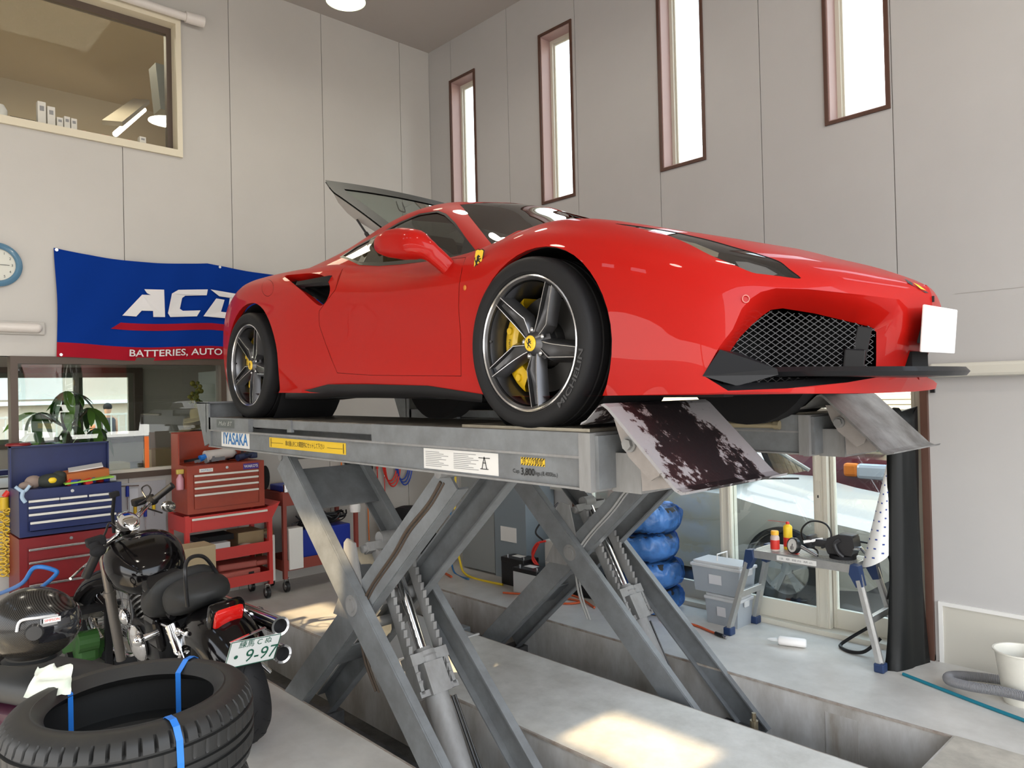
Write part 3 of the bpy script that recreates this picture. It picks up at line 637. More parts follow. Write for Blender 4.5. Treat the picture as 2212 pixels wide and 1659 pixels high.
for sd in (-1, 1):
    a_, b_, c_, d_ = [Vector(v) for v in ((-0.357, 0.895, 0.742), (-0.343, 0.935, 0.660), (-0.291, 0.912, 0.728), (-0.366, 0.929, 0.675))]
    top = Vector((-0.310, 0.904, 0.738)); bot = Vector((-0.351, 0.934, 0.663)); rt = Vector((-0.287, 0.921, 0.711)); lt = Vector((-0.375, 0.913, 0.712))
    cen = (top+bot+rt+lt)/4; uy_ = (top-bot); ux_ = (rt-lt); nrm_ = ux_.cross(uy_).normalized(); nrm_ = nrm_ if nrm_.y > 0 else -nrm_
    uy_ = Vector((.12, -.14, 1)).normalized(); ux_ = Vector((1, 0, -.15)).normalized(); hh = .052; ww = .026
    ol = [(-1, .9), (-.5, 1.0), (0, .95), (.5, 1.0), (1, .9), (1, .2), (.8, -.4), (.4, -.8), (0, -1), (-.4, -.8), (-.8, -.4), (-1, .2)]
    f3 = lambda v, o: (v.x, sd*(v.y+o), v.z)
    import_pts = [cen+ux_*(p*ww)+uy_*(r*hh) for p, r in ol]
    def onb(v, o):
        return (v.x, sd*(v.y+o), v.z)
    bd = mobj('fender_shield', [onb(v, .004) for v in import_pts], [tuple(range(12))], M_CAPY, CAR, label='yellow shield badge')
    bk = mobj('shield_border', [onb(cen+ux_*(p*ww*1.12)+uy_*(r*hh*1.08), .002) for p, r in ol], [tuple(range(12))], M_INK, bd)
    hp_ = cen.copy(); hp_.y = sd*(hp_.y+.0055); horse(.060, hp_, Vector((ux_.x, ux_.y*sd, ux_.z))*.8, Vector((uy_.x, uy_.y*sd, uy_.z)), M_INK, 'horse_emblem', bd)
    p_ = Vector((-0.395, 0.942, 0.600)); mb = MB(); mb.sph((p_.x, sd*(p_.y+.002), p_.z), (.010, .005, .012), 12, 8); mb.build('side_repeater', mat('amber_lens', (.5, .16, .02), rough=.2), CAR, True)
# nose badge lying on the hood centre
mb = MB(); P_ = [(1.05+.045*math.cos(a), .022*math.sin(a)) for a in np.linspace(0, 2*PI, 20, endpoint=False)]
V_ = [(x_+.002, -s_, z_+.002) for x_, s_, z_ in ((1.067, 0.070, 0.535), (1.091, 0.082, 0.519), (1.130, 0.019, 0.479), (1.126, 0.039, 0.478), (1.095, 0.113, 0.511))]; mobj('nose_badge', V_, [tuple(range(5))], M_BLK, CAR); V_ = [(x_+.004, -s_, z_+.004) for x_, s_, z_ in ((1.099, 0.082, 0.513), (1.111, 0.063, 0.503), (1.125, 0.035, 0.485), (1.118, 0.066, 0.489))]; mobj('nose_badge_inlay', V_, [tuple(range(4))], M_CAPY, CAR)

# ---- wheels
def wheel(x_, z_, sd, rt, tw, sy, parent, lip=.268, cal=True, steer=0.):
    """rim is the part; tyre, cap, bolts, disc, caliper are its pieces. local: z axis outward"""
    W_ = MB(); E = 1
    prof = [(lip, 0), (lip-.005, .002), (lip-.010, -.002), (lip-.020, -.010), (lip-.026, -.05), (lip-.030, -.10), (lip-.030, -.16), (lip-.012, -.20), (lip, -.205)]
    W_.lathe(prof[:3], 72, m=1); W_.lathe(prof[2:], 72, m=0)
    W_.lathe([(lip-.022, -.205), (lip-.04, -.16), (lip-.04, -.06), (lip-.026, -.02)], 72, m=0)
    def w_at(r): return -.006-.030*(1-((r-.03)/(lip-.03)))**1.3
    for k in range(5):
        th = 2*PI*k/5 + math.radians(SPOKE0)
        er, et = Vector((math.cos(th), math.sin(th), 0)), Vector((-math.sin(th), math.cos(th), 0))
        rs = [.040, .070, .100, .120, .145, .175, .205, .235, lip-.008]
        a = np.interp(rs, [.04, .075, .100, .125, lip], [-.014, -.032, -.043, -.039, -.019]); b = np.interp(rs, [.04, .075, .125, lip], [.016, .013, .013, .019])
        V_ = []; 
        for r, p, q in zip(rs, a, b):
            w = w_at(r); fl = .013; e = .0028; dpt = .040+.008*(r/lip); chn = .004+.020*min(1, max(0, (r-.05)/.1))
            for tt, ww in ((p-fl-.006, w-dpt), (p-fl*.3, w-.004), (p-.0003, w), (p+e, w), (p+e+.003, w-chn*.8), ((p+q)/2, w-chn), (q-e-.003, w-chn*.8), (q-e, w), (q+.0003, w), (q+fl*.3, w-.004), (q+fl+.006, w-dpt)):
                V_.append(er*r+et*tt+Vector((0, 0, ww)))
        n = 11; 
        for i in range(len(rs)-1):
            for j in range(n-1):
                W_.add([V_[i*n+j], V_[i*n+j+1], V_[(i+1)*n+j+1], V_[(i+1)*n+j]], [(0, 1, 2, 3)], 1 if j in (2, 7) else 0)
            W_.add([V_[i*n], V_[i*n+10], V_[(i+1)*n+10], V_[(i+1)*n]], [(0, 3, 2, 1)], 0)
    W_.lathe([(0, -.020), (.034, -.020), (.052, -.040), (.075, -.062), (.078, -.12), (0, -.12)], 40, m=0)
    rim = W_.build('wheel', [M_RIM, M_EDGE], parent, 30)
    rim.location = (x_, sd*sy, z_); rim.rotation_euler = (-PI/2*sd if sd > 0 else PI/2, 0, 0)
    if sd > 0: rim.rotation_euler = (-PI/2, 0, 0)
    T = MB(); h = tw/2; c_ = -h+.012; r0 = lip+.002; g = .007
    pr = [(r0, .0), (r0+.008, .010), (r0+.030, .016), (rt-.022, .012), (rt-.008, .002), (rt-.001, -.016)]
    for gx in (.24, .42, .58, .76):
        w_ = -tw*gx; pr += [(rt, w_+.007), (rt-g, w_+.005), (rt-g, w_-.005), (rt, w_-.007)]
    pr += [(rt-.001, -tw+.035), (rt-.010, -tw+.016), (rt-.03, -tw+.004), (r0+.03, -tw), (r0, -tw+.02)]
    T.lathe(pr, 96); T.build('tyre', M_TYRE, rim, 35)
    D = MB(); D.lathe([(.10, -.115), (.192, -.115), (.194, -.145), (.10, -.145)], 60, close=True); D.lathe([(0, -.09), (.085, -.09), (.095, -.14)], 40); D.build('brake_disc', M_DISC, rim, 30)
    C = MB(); a0, a1 = (math.radians(118), math.radians(242)) if sd < 0 else (math.radians(-62), math.radians(62))
    if sd < 0: C.lathe([(.135, -.075), (.15, -.068), (.190, -.070), (.215, -.085), (.218, -.17), (.135, -.17)], 22, a0=a0, a1=a1, close=True)
    else: C.lathe([(.135, -.075), (.15, -.068), (.190, -.070), (.215, -.085), (.218, -.17), (.135, -.17)], 22, a0=PI-math.radians(62)-PI, a1=math.radians(62), close=True)
    for a_ in (132, 160, 200, 228):
        a__ = math.radians(a_ if sd < 0 else 180-a_); C.cyl((.178*math.cos(a__), .178*math.sin(a__), -.075), (.178*math.cos(a__), .178*math.sin(a__), -.060), .018, .014, n=14)
    C.build('brake_caliper', M_YEL, rim, 40)
    if sd < 0:
        text('caliper_lettering', 'FERRARI' if False else 'Ferrari', .020, (-.172, 0, -.0665), (0, -1, 0), (1, 0, 0), M_INK, rim)
    K_ = MB(); K_.lathe([(0, .0), (.026, .0), (.031, -.004), (.032, -.03)], 32, Matrix.Translation((0, 0, -.014))); K_.build('centre_cap', M_CAPY, rim, 30)
    horse(.040, (0, 0, -.0135), (1, 0, 0), (0, 1, 0) if True else 0, M_INK, 'cap_horse', rim) if sd < 0 else None
    for k in range(5):
        th = 2*PI*(k+.5)/5 + math.radians(SPOKE0); B_ = MB(); B_.cyl((.055*math.cos(th), .055*math.sin(th), -.06), (.055*math.cos(th), .055*math.sin(th), -.036), .011, n=6); B_.sph((.055*math.cos(th), .055*math.sin(th), -.036), (.009, .009, .006), 12, 6); B_.build('wheel_bolt', M_GALV, rim, 40)
    V_ = MB(); V_.cyl((-.232, .02, -.02), (-.225, .02, -.008), .005, n=10); V_.build('valve', M_BLK, rim, True)
    return rim
SPOKE0 = 62
w1 = wheel(0, .338, -1, .340, .250, .957, CAR)
wheel(0, .338, 1, .340, .250, .957, CAR)
SPOKE0 = 62
wheel(-2.65, .344, -1, .346, .305, .968, CAR)
wheel(-2.65, .344, 1, .346, .305, .968, CAR)
# raised letters round the lower right of the front tyre
V_, F_ = text_mesh('MICHELIN', 1., bold=.02); w_ = max(v.x for v in V_)-min(v.x for v in V_); out = []
for v in V_:
    a_ = math.radians(-38)+(v.x/w_)*math.radians(50); r_ = .315-(v.y)*.03*1.0
    r_ = .308+v.y*.030; a_ = math.radians(-32)-(v.x/w_)*math.radians(48)*-1
    out.append((r_*math.cos(a_), r_*math.sin(a_), .0165))
V2 = []
for v in V_:
    a_ = math.radians(-30)+(v.x/w_)*math.radians(46); r_ = .305-v.y*.030; V2.append((r_*math.cos(a_), r_*math.sin(a_), .0172))
mobj('tyre_lettering', V2, F_, mat('tyre_letter', (.05, .05, .052), rough=.5), w1)

# ================================================================ the workshop
XB, YR, ZC, YF, XO = -4.877, 2.310, 5.794, -5.2, 5.2       # back wall, right wall, ceiling, front wall, open end
M_WALL = mat('wall_panel_cream', (.49, .47, .435), rough=.42, noise=.05, nscale=1.5)
M_WALLR = mat('wall_panel_grey', (.46, .45, .44), rough=.45, noise=.05, nscale=1.2)
M_GAP = mat('joint_dark', (.27, .25, .23), rough=.8)
M_CEIL = mat('ceiling_grey', (.42, .39, .36), rough=.8)
M_BROWN = mat('brown_wood_frame', (.10, .045, .03), rough=.45, noise=.3, nscale=8, stretch=(1, 1, .15))
M_REV = mat('reveal_mauve', (.40, .27, .25), rough=.5)
M_CREAM = mat('cream_aluminium', (.62, .59, .50), rough=.4)
M_FLOOR = mat('floor_concrete_paint', (.66, .64, .60), rough=.35, noise=.3, nscale=2.2, col2=(.50, .48, .44), bump=.12, bscale=6)
M_PIT = mat('pit_wall_paint', (.64, .635, .62), rough=.6, noise=.5, nscale=3.0, col2=(.36, .33, .29), bump=.2, bscale=14, stretch=(1, 1, .4))
M_PITF = mat('pit_floor_dirty', (.12, .115, .10), rough=.7, noise=.7, nscale=3)
M_GLASS = glassmat('window_glass', (.93, .97, .96), refl=.12)

def struct(name, mb, m, parent=None, smooth=False, label=None):
    o = mb.build(name, m, parent, smooth)
    if parent is None: o['kind'] = 'structure'
    if label: o['label'] = label
    return o
def rects_minus(x0, x1, z0, z1, holes):
    """cover a rectangle minus rectangular holes with rectangles"""
    xs = sorted({x0, x1, *[min(max(h[0], x0), x1) for h in holes], *[min(max(h[1], x0), x1) for h in holes]}); out = []
    for a, b in zip(xs[:-1], xs[1:]):
        if b-a < 1e-6: continue
        m = (a+b)/2; cuts = sorted((max(h[2], z0), min(h[3], z1)) for h in holes if h[0] <= m <= h[1] and h[3] > z0 and h[2] < z1); z = z0
        for c, d in cuts:
            if c > z+1e-6: out.append((a, b, z, c))
            z = max(z, d)
        if z < z1-1e-6: out.append((a, b, z, z1))
    return out
# floor with two long lift pits
PN = (-3.95, .79, -.892, -.226); PF = (-3.95, .79, .596, 1.228); PD = -.45
fl = MB()
for a in rects_minus(-9.5, XO+2.5, -7.5, YR+.16, [PN, PF]): fl.box((a[0], a[2], -.12), (a[1], a[3], 0))
FLOOR = struct('floor', fl, M_FLOOR)
for nm, p in (('near', PN), ('far', PF)):
    w = MB(); t = .06
    w.box((p[0]-t, p[2]-t, PD), (p[1]+t, p[2]+.003, -.002)); w.box((p[0]-t, p[3]-.003, PD), (p[1]+t, p[3]+t, -.002)); w.box((p[0]-t, p[2], PD), (p[0]+.003, p[3], -.002)); w.box((p[1]-.003, p[2], PD), (p[1]+t, p[3], -.002))
    w.build('pit_wall', M_PIT, FLOOR)
    w = MB(); w.box((p[0], p[2], PD-.05), (p[1], p[3], PD)); w.build('pit_floor', M_PITF, FLOOR)
    w = MB()
    for y0 in (p[2], p[3]-.008): w.box((p[0], y0-.002, -.012), (p[1], y0+.010, .001))
    w.build('pit_edge_angle', mat('rusty_edge', (.45, .42, .38), rough=.7, noise=.6, nscale=9, col2=(.25, .19, .15)), FLOOR)
mb = MB(); mb.box((-3.2, -.22, 0), (-2.2, .59, .004)); mb.box((-2.215, -.1, 0), (-2.2, .62, .012)); mb.build('floor_plate', mat('grey_floor_sheet', (.50, .50, .485), rough=.4), FLOOR)
mb = MB(); mb.box((.80, 1.23, 0), (1.9, -2.4, .004)); mb.build('floor_patch', mat('floor_patch_beige', (.52, .48, .41), rough=.55, noise=.35, nscale=5), FLOOR)
mb = MB(); mb.box((-2.2, -.224, -.02), (XO, .594, .003)); mb.build('slab_surface', mat('slab_concrete', (.76, .74, .69), rough=.5, noise=.35, nscale=3.5, col2=(.55, .53, .48), bump=.15, bscale=10), FLOOR)
_a, _b = (0.132, 1.222, -0.069), (0.316, 1.222, -0.073); mb = MB(); mb.box((_a[0], 1.2215, -.42), (_b[0], 1.226, min(-.03, _a[2]))); mb.build('peeled_patch', mat('peeled_brown', (.33, .29, .24), rough=.8, noise=.6, nscale=12, col2=(.50, .49, .47), stretch=(1, 1, .2)), FLOOR)
mb = MB(); mb.box((.79, .6, -.12), (.80, 1.228, .003)); mb.build('pit_end_trim', M_PIT, FLOOR)
# back wall: vertical panels with recessed joints
BH = [(-2.4, -.187, 1.14, 2.178), (-3.6, -.52, 3.997, 5.26)]
WB = thing('wall_back', None, None); WB['kind'] = 'structure'
ys = [-5.2, -4.86, -3.90, -2.94, -1.98, -1.017, -.067, .913, 1.895, YR]
for a, b in zip(ys[:-1], ys[1:]):
    w = MB(); g = .003
    for r in rects_minus(a+g, b-g, 0, ZC, BH): w.box((XB-.10, r[0], r[2]), (XB, r[1], r[3]))
    w.build('panel', M_WALL, WB)
w = MB()
for r in rects_minus(YF, YR, 0, ZC, BH): w.box((XB-.16, r[0], r[2]), (XB-.012, r[1], r[3]))
w.build('wall_core', M_GAP, WB)
mb = MB(); mb.box((XB-.16, YR, 0), (XB+.001, YR+.17, ZC)); struct('trim_8', mb, M_WALLR)
# right wall
WX = [(-4.494+k*1.4172, -4.494+k*1.4172+.4415) for k in range(6)]
RH = [(x0+.018, x1-.018, 3.668, 5.32) for x0, x1 in WX]+[(-2.75, .378, 0, 2.0)]
WR = thing('wall_right', None, None); WR['kind'] = 'structure'
xs = [XB, -4.47, -3.54, -2.60, -1.668, -.735, .21, 1.15, 2.09, 3.03, 3.97, XO]
for a, b in zip(xs[:-1], xs[1:]):
    w = MB(); g = .003
    for r in rects_minus(a+g, b-g, 0, ZC, RH): w.box((r[0], YR, r[2]), (r[1], YR+.10, r[3]))
    w.build('panel', M_WALLR, WR)
w = MB()
for r in rects_minus(XB, XO, 0, ZC, RH): w.box((r[0], YR+.012, r[2]), (r[1], YR+.17, r[3]))
w.build('wall_core', M_GAP, WR)
# front wall behind the camera: three small high windows (sun) and a wide vehicle opening
FW = [(-.63, .05), (-2.15, -1.47), (-3.86, -3.15)]
FH = [(a, b, 4.655, 5.066) for a, b in FW]+[(-3.5, 4.6, 0, 2.5)]
w = MB()
for r in rects_minus(XB, XO, 0, ZC, FH): w.box((r[0], YF-.02, r[2]), (r[1], YF, r[3]))
struct('wall_front', w, M_WALL)
mb = MB(); mb.box((2.36, YF-.05, 0), (2.44, YF, 2.5)); struct('trim_1', mb, M_CREAM)
mb = MB(); mb.box((XB-.2, YF-.1, ZC), (XO, YR+.2, ZC+.12)); struct('ceiling', mb, M_CEIL)
mb = MB(); mb.box((-1.35, YF, ZC-.02), (-1.15, YR, ZC)); 
# narrow windows: brown casing, mauve reveal, cream sash, pane
for k, (x0, x1) in enumerate(WX[:4]):
    W_ = thing('window_%d' % (k+3), None, None, (x0, YR, 3.65)); W_['kind'] = 'structure'; w_, h_ = x1-x0, 5.339-3.65
    c = MB(); t = .024
    for r in rects_minus(0, w_, 0, h_, [(t, w_-t, t, h_-t)]): c.box((r[0], -.014, r[2]), (r[1], .02, r[3]))
    c.build('window_casing', M_BROWN, W_)
    c = MB(); t2 = .010; d = .17
    for r in rects_minus(t, w_-t, t, h_-t, [(t+t2, w_-t-t2, t+t2, h_-t-t2)]): c.box((r[0], .0, r[2]), (r[1], d, r[3]))
    c.build('reveal', M_REV, W_)
    c = MB(); t3_ = .030
    for r in rects_minus(t+t2, w_-t-t2, t+t2, h_-t-t2, [(t+t2+t3_, w_-t-t2-t3_, t+t2+t3_, h_-t-t2-t3_)]): c.box((r[0], d-.045, r[2]), (r[1], d, r[3]))
    for r in rects_minus(t+t2+t3_, w_-t-t2-t3_, t+t2+t3_, h_-t-t2-t3_, [(t+t2+t3_+.014, w_-t-t2-t3_-.014, t+t2+t3_+.014, h_-t-t2-t3_-.014)]): c.box((r[0], d-.02, r[2]), (r[1], d, r[3]))
    c.build('sash', M_CREAM, W_)
    c = MB(); c.box((.06, d-.012, .06), (w_-.06, d-.009, h_-.06)); c.build('pane', M_GLASS, W_)
# glazed sliding doors in the right wall
mb = MB(); mb.box((.334, YR-.03, 0), (.378, YR+.12, 2.03)); mb.box((-2.75, YR-.03, 0), (-2.66, YR+.12, 2.03)); mb.box((-2.75, YR-.03, 2.0), (.378, YR+.12, 2.04)); struct('trim_2', mb, M_BROWN)
DR = [(-2.66, -1.90, .05), (-1.96, -1.115, .11), (-1.21, -.33, .05), (-.40, .334, .11)]
for k, (x0, x1, yo) in enumerate(DR):
    D_ = thing('door_%d' % (k+1), None, None, (x0, YR+yo, 0)); D_['kind'] = 'structure'; w_ = x1-x0
    c = MB(); lw = .095; rw = .10
    c.box((0, 0, 0), (lw, .045, 1.99)); c.box((w_-rw, 0, 0), (w_, .045, 1.99)); c.box((lw, .005, 0), (w_-rw, .04, .17)); c.box((lw, .005, 1.90), (w_-rw, .04, 1.99))
    for q in (.014, lw-.02): c.box((q, -.008, 0), (q+.012, 0, 1.99)); c.box((w_-q-.012, -.008, 0), (w_-q, 0, 1.99))
    c.build('door_frame', M_CREAM, D_)
    c = MB(); c.box((lw, .02, .17), (w_-rw, .025, 1.90)); c.build('pane', M_GLASS, D_)
    if k == 2:
        c = MB(); c.box((w_-.075, -.012, .88), (w_-.045, -.004, 1.10)); c.box((w_-.064, -.016, .98), (w_-.056, -.012, 1.0), 1); c.build('door_handle', [M_CREAM, M_BLK], D_)
mb = MB(); mb.box((-2.75, YR-.02, .0), (.378, YR+.16, .035)); struct('trim_3', mb, M_CREAM)
# wall rail, skirting board on the right wall
mb = MB(); mb.cbox((2.9, YR-.035, 1.878), (5.0, .07, .088), bev=.02); o = struct('trim_4', mb, mat('rail_cream', (.56, .54, .47), rough=.4))
mb = MB(); mb.box((.43, YR-.012, 0), (XO, YR, .365)); struct('baseboard_right', mb, mat('skirting_beige', (.50, .48, .42), rough=.5))
mb = MB(); mb.box((.405, YR-.02, 0), (.43, YR, .39)); mb.box((.43, YR-.02, .365), (XO, YR, .39)); struct('trim_5', mb, mat('white_trim', (.70, .69, .66), rough=.4))
mb = MB(); mb.box((.55, YR-.002, 2.36), (XO, YR+.001, 2.363)); struct('trim_6', mb, mat('seam_grey', (.36, .35, .33), rough=.7))
mb = MB(); mb.box((.395, YR-.02, 1.735), (.42, YR, 1.79)); mb.build('wall_hook', M_BLK, WR)
# ---- lower office window and the room behind it
W1 = thing('window_1', None, None, (XB, 0, 0)); W1['kind'] = 'structure'
c = MB()
for r in rects_minus(-1.86, -.16, 1.14, 2.178, [(-1.81, -.21, 1.19, 2.118)]): c.box((-.10, r[0], r[2]), (.02, r[1], r[3]))
c.build('window_casing', mat('dark_brown_frame', (.085, .06, .045), rough=.5), W1)
c = MB(); c.box((-.05, -1.81, 1.19), (-.045, -.21, 2.118)); c.build('pane', M_GLASS, W1)
c = MB(); c.box((-.07, -1.81, 1.19), (.0, -.21, 1.215)); c.build('window_sill', M_CREAM, W1)
M_OFF = mat('office_wall', (.42, .38, .33), rough=.7)
XW = -7.3
w = MB()
OH = [(-3.9, (-7.300, -0.257, 1.377)[1], (-7.300, -0.257, 1.377)[2], (-7.300, -0.244, 2.128)[2])]
for r in rects_minus(-5.2, 2.4, 0, 2.9, OH): w.box((XW-.12, r[0], r[2]), (XW, r[1], r[3]))
w.box((XW, .9, 0), (XB-.16, 1.0, 2.9)); w.box((XW, -5.2, 2.75), (XB-.16, 1.0, 2.9)); w.box((XW, -5.2, .0), (XB-.16, 1.0, .05)); struct('wall_office', w, M_OFF)
W2 = thing('window_2', None, None, (XW, 0, 0)); W2['kind'] = 'structure'
y0, y1, z0, z1 = OH[0]; c = MB()
for r in rects_minus(y0-.03, y1+.09, z0-.05, z1+.06, [(y0, y1, z0, z1)]): c.box((-.05, r[0], r[2]), (.05, r[1], r[3]))
c.build('window_casing', MATS['dark_brown_frame'], W2)
ym = (-7.300, -0.823, 1.642)[1]; c = MB(); 
for a, b, xo in ((y0, ym+.05, -.06), (ym-.05, y1, -.02)):
    for r in rects_minus(a, b, z0, z1, [(a+.055, b-.055, z0+.05, z1-.05)]): c.box((xo-.02, r[0], r[2]), (xo+.02, r[1], r[3]))
c.build('sash', mat('bronze_aluminium', (.20, .18, .14), rough=.4, metal=.3), W2)
c = MB(); c.box((-.04, y0, z0), (-.036, y1, z1)); c.build('pane', M_GLASS, W2)
# ---- upper office window
W0 = thing('window_7', None, None, (XB, 0, 0)); W0['kind'] = 'structure'
c = MB()
for r in rects_minus(-3.6, -.52, 3.997, 5.26, [(-3.55, -.565, 4.06, 5.20)]): c.box((-.12, r[0], r[2]), (.03, r[1], r[3]))
c.build('window_casing', mat('window_cream', (.66, .60, .46), rough=.4), W0)
c = MB()
for r in rects_minus(-3.55, -.565, 4.06, 5.20, [(-3.5, -.61, 4.06, 5.14)]): c.box((-.15, r[0], r[2]), (-.09, r[1], r[3]))
c.build('sash', MATS['dark_brown_frame'], W0)
c = MB(); c.box((-.11, -3.5, 4.06), (-.107, -.60, 5.18)); c.build('pane', M_GLASS, W0)
M_UP = mat('upstairs_plaster', (.50, .42, .30), rough=.8)
w = MB(); w.box((-9.4, -5.2, 3.85), (XB-.16, 1.6, 3.97)); w.box((-9.5, -5.2, 3.9), (-9.4, 1.6, 6.3)); w.box((-9.4, 1.5, 3.9), (XB-.16, 1.6, 6.3))
w.add([(XB-.16, -5.2, 7.4), (XB-.16, 1.6, 7.4), (-9.5, 1.6, 6.0), (-9.5, -5.2, 6.0)], [(0, 1, 2, 3)]); w.box((-9.4, -5.3, 3.9), (XB-.16, -5.2, 7.4)); w.box((XB-.17, -5.2, 5.2), (XB-.16, 1.6, 7.4)); w.build('wall_upstairs', M_UP)['kind'] = 'structure'
mb = MB(); mb.beam((-9.35, -2.9, 5.6), (-5.4, -2.9, 7.1), .25, .12); mb.build('trim_7', M_UP)['kind'] = 'structure'

# ================================================================ scissor lift
M_GREY = mat('lift_grey_paint', (.195, .208, .217), rough=.45, noise=.25, nscale=7, col2=(.14, .146, .15), bump=.06, bscale=30)
M_GREYW = mat('lift_grey_worn', (.26, .262, .258), rough=.5, noise=.35, nscale=14, col2=(.20, .195, .19), stretch=(1, 1, .2))
M_OLD = mat('deck_oily_steel', (.045, .04, .036), rough=.35, noise=.5, nscale=10, col2=(.16, .14, .11))
def rampmat():
    m = mat('ramp_worn_paint', (.30, .285, .29), rough=.35, bump=.1, bscale=60); nt = m.node_tree; b = nt.nodes['Principled BSDF']
    tc = nt.nodes.new('ShaderNodeTexCoord'); n = nt.nodes.new('ShaderNodeTexNoise'); n.inputs['Scale'].default_value = 9; n.inputs['Detail'].default_value = 8; n.inputs['Roughness'].default_value = .7
    nt.links.new(tc.outputs['Object'], n.inputs['Vector']); sp = nt.nodes.new('ShaderNodeSeparateXYZ'); nt.links.new(tc.outputs['Object'], sp.inputs[0])
    # wear patch centred on the tyre track: distance from the middle of the plate
    def mth(op, a, b_=None):
        q = nt.nodes.new('ShaderNodeMath'); q.operation = op
        for i, v in enumerate((a, b_)):
            if v is None: continue
            if isinstance(v, (int, float)): q.inputs[i].default_value = v
            else: nt.links.new(v, q.inputs[i])
        return q.outputs[0]
    d = mth('MULTIPLY', mth('ABSOLUTE', mth('ADD', sp.outputs[1], .04)), 2.3); e = mth('MULTIPLY', mth('ABSOLUTE', mth('ADD', sp.outputs[0], -.17)), 2.0)
    s = mth('ADD', mth('MAXIMUM', d, e), mth('MULTIPLY', mth('ADD', n.outputs['Fac'], -.5), 2.2))
    r = nt.nodes.new('ShaderNodeValToRGB'); r.color_ramp.interpolation = 'LINEAR'; r.color_ramp.elements[0].position = .40; r.color_ramp.elements[0].color = (.014, .011, .012, 1); r.color_ramp.elements[1].position = .52; r.color_ramp.elements[1].color = (.27, .262, .268, 1)
    e2 = r.color_ramp.elements.new(.45); e2.color = (.05, .03, .03, 1)
    nt.links.new(s, r.inputs[0]); nt.links.new(r.outputs[0], b.inputs['Base Color'])
    return m
M_RAMP = rampmat()
LIFT = thing('scissor_lift', 'grey two-runway scissor lift rising from floor pits under the red car', 'car lift')
def zt(x): return 1.655-.0075*x          # deck height
RW = ((-1.0, -.40), (.68, 1.29))
X0, X1 = -3.12, .335
for ri, (ya, yb) in enumerate(RW):
    near = ri == 0
    R_ = MB()
    def slab(x0, x1, y0, y1, t0, t1, m=0):      # box following the deck slope; t = distance below deck
        V = [(x, y, zt(x)-t) for x in (x0, x1) for y in (y0, y1) for t in (t1, t0)]
        R_.add(V, [(0, 1, 3, 2), (4, 6, 7, 5), (0, 4, 5, 1), (2, 3, 7, 6), (0, 2, 6, 4), (1, 5, 7, 3)], m)
    # upper track with turntable slot, then the main beam with lips
    slab(X0, X1-.02, ya+.03, yb-.03, .004, .05, 0)
    slab(-2.48, -1.07, ya+.035, ya+.06, .0, .055); slab(-1.07, X1, ya, ya+.03, .0, .09); slab(X0, -2.48, ya, ya+.03, .0, .085); slab(-2.9+.9, -1.95, ya+.02, ya+.04, .0, .07)
    slab(X0, -1.07, yb-.03, yb, .0, .085); slab(-1.07, X1, yb-.03, yb, .0, .09)
    slab(X0+.01, X1-.02, ya+.012, ya+.04, .085, .195); slab(X0+.01, X1-.02, yb-.04, yb-.012, .085, .195)
    slab(X0, X1, ya-.004, ya+.05, .195, .203, 1); slab(X0, X1, ya-.002, ya+.03, .083, .092, 1); slab(X0, X1, yb-.05, yb+.004, .195, .203, 1)
    slab(X0, X0+.03, ya, yb, .0, .2); slab(X1-.03, X1, ya, yb, .0, .21, 1); slab(X1-.05, X1+.004, ya-.006, ya+.03, .0, .205, 1)
    R_.build('runway', [M_GREY, M_GREYW], LIFT)
    R_ = MB(); slab(X0+.03, X1-.03, ya+.03, yb-.03, -.0005, .004); R_.build('deck_plate', M_OLD, LIFT)
    R_ = MB()
    slab(-.42, .30, ya+.04, yb-.04, -.012, -.001); R_.build('turntable_plate', mat('bare_steel_plate', (.42, .38, .30), rough=.3, metal=.6, noise=.3, nscale=10), LIFT)
    # front box and drop-down ramp
    R_ = MB(); slab(X1, X1+.13, ya+.115, yb-.10, .075, .215, 1); slab(X1, X1+.02, ya+.02, yb-.02, .01, .20, 0); R_.build('front_box', [M_GREY, M_GREYW], LIFT)
    rp = thing('ramp', None, None, (0, 0, 0)); rp.parent = LIFT
    p0, p1 = Vector((.405, 0, 1.757)), Vector((.70, 0, 1.476)); yl, yr = ya-.005, yb+.03
    bd = MB(); th = .008
    prof = [(.30, 1.69), (.325, 1.70), (.385, 1.752), (.405, 1.757), (.425, 1.745), (.69, 1.487), (.715, 1.476), (.745, 1.482)]
    prf2 = [(a-.006, b-.009) for a, b in prof]
    cx0, cz0 = .33, 1.69
    lng = sum(math.hypot(prof[i+1][0]-prof[i][0], prof[i+1][1]-prof[i][1]) for i in range(len(prof)-1))
    ol = prof+prf2[::-1]
    bd.prism([(a-.40, b-1.62) for a, b in ol], 1, -(yr-yl)/2, (yr-yl)/2)
    plate = bd.build('ramp_plate', M_RAMP if near else mat('ramp_grey_worn', (.26, .26, .255), rough=.4, noise=.55, nscale=5, col2=(.10, .095, .09)), rp); plate.location = (.40, (yl+yr)/2, 1.62)
    bk = MB()
    for y in (yl+.07, yr-.09):
        bk.prism([(.40, 1.70), (.44, 1.70), (.60, 1.55), (.585, 1.515), (.55, 1.495), (.46, 1.57), (.43, 1.62)], 1, y-.01, y+.002)
        bk.prism([(.47, 1.63), (.58, 1.565), (.66, 1.51), (.62, 1.475), (.48, 1.45)], 1, y+.035, y+.043)
    bk.parts('ramp_bracket', mat('bracket_beige', (.33, .30, .28), rough=.55, noise=.2, nscale=9), rp)
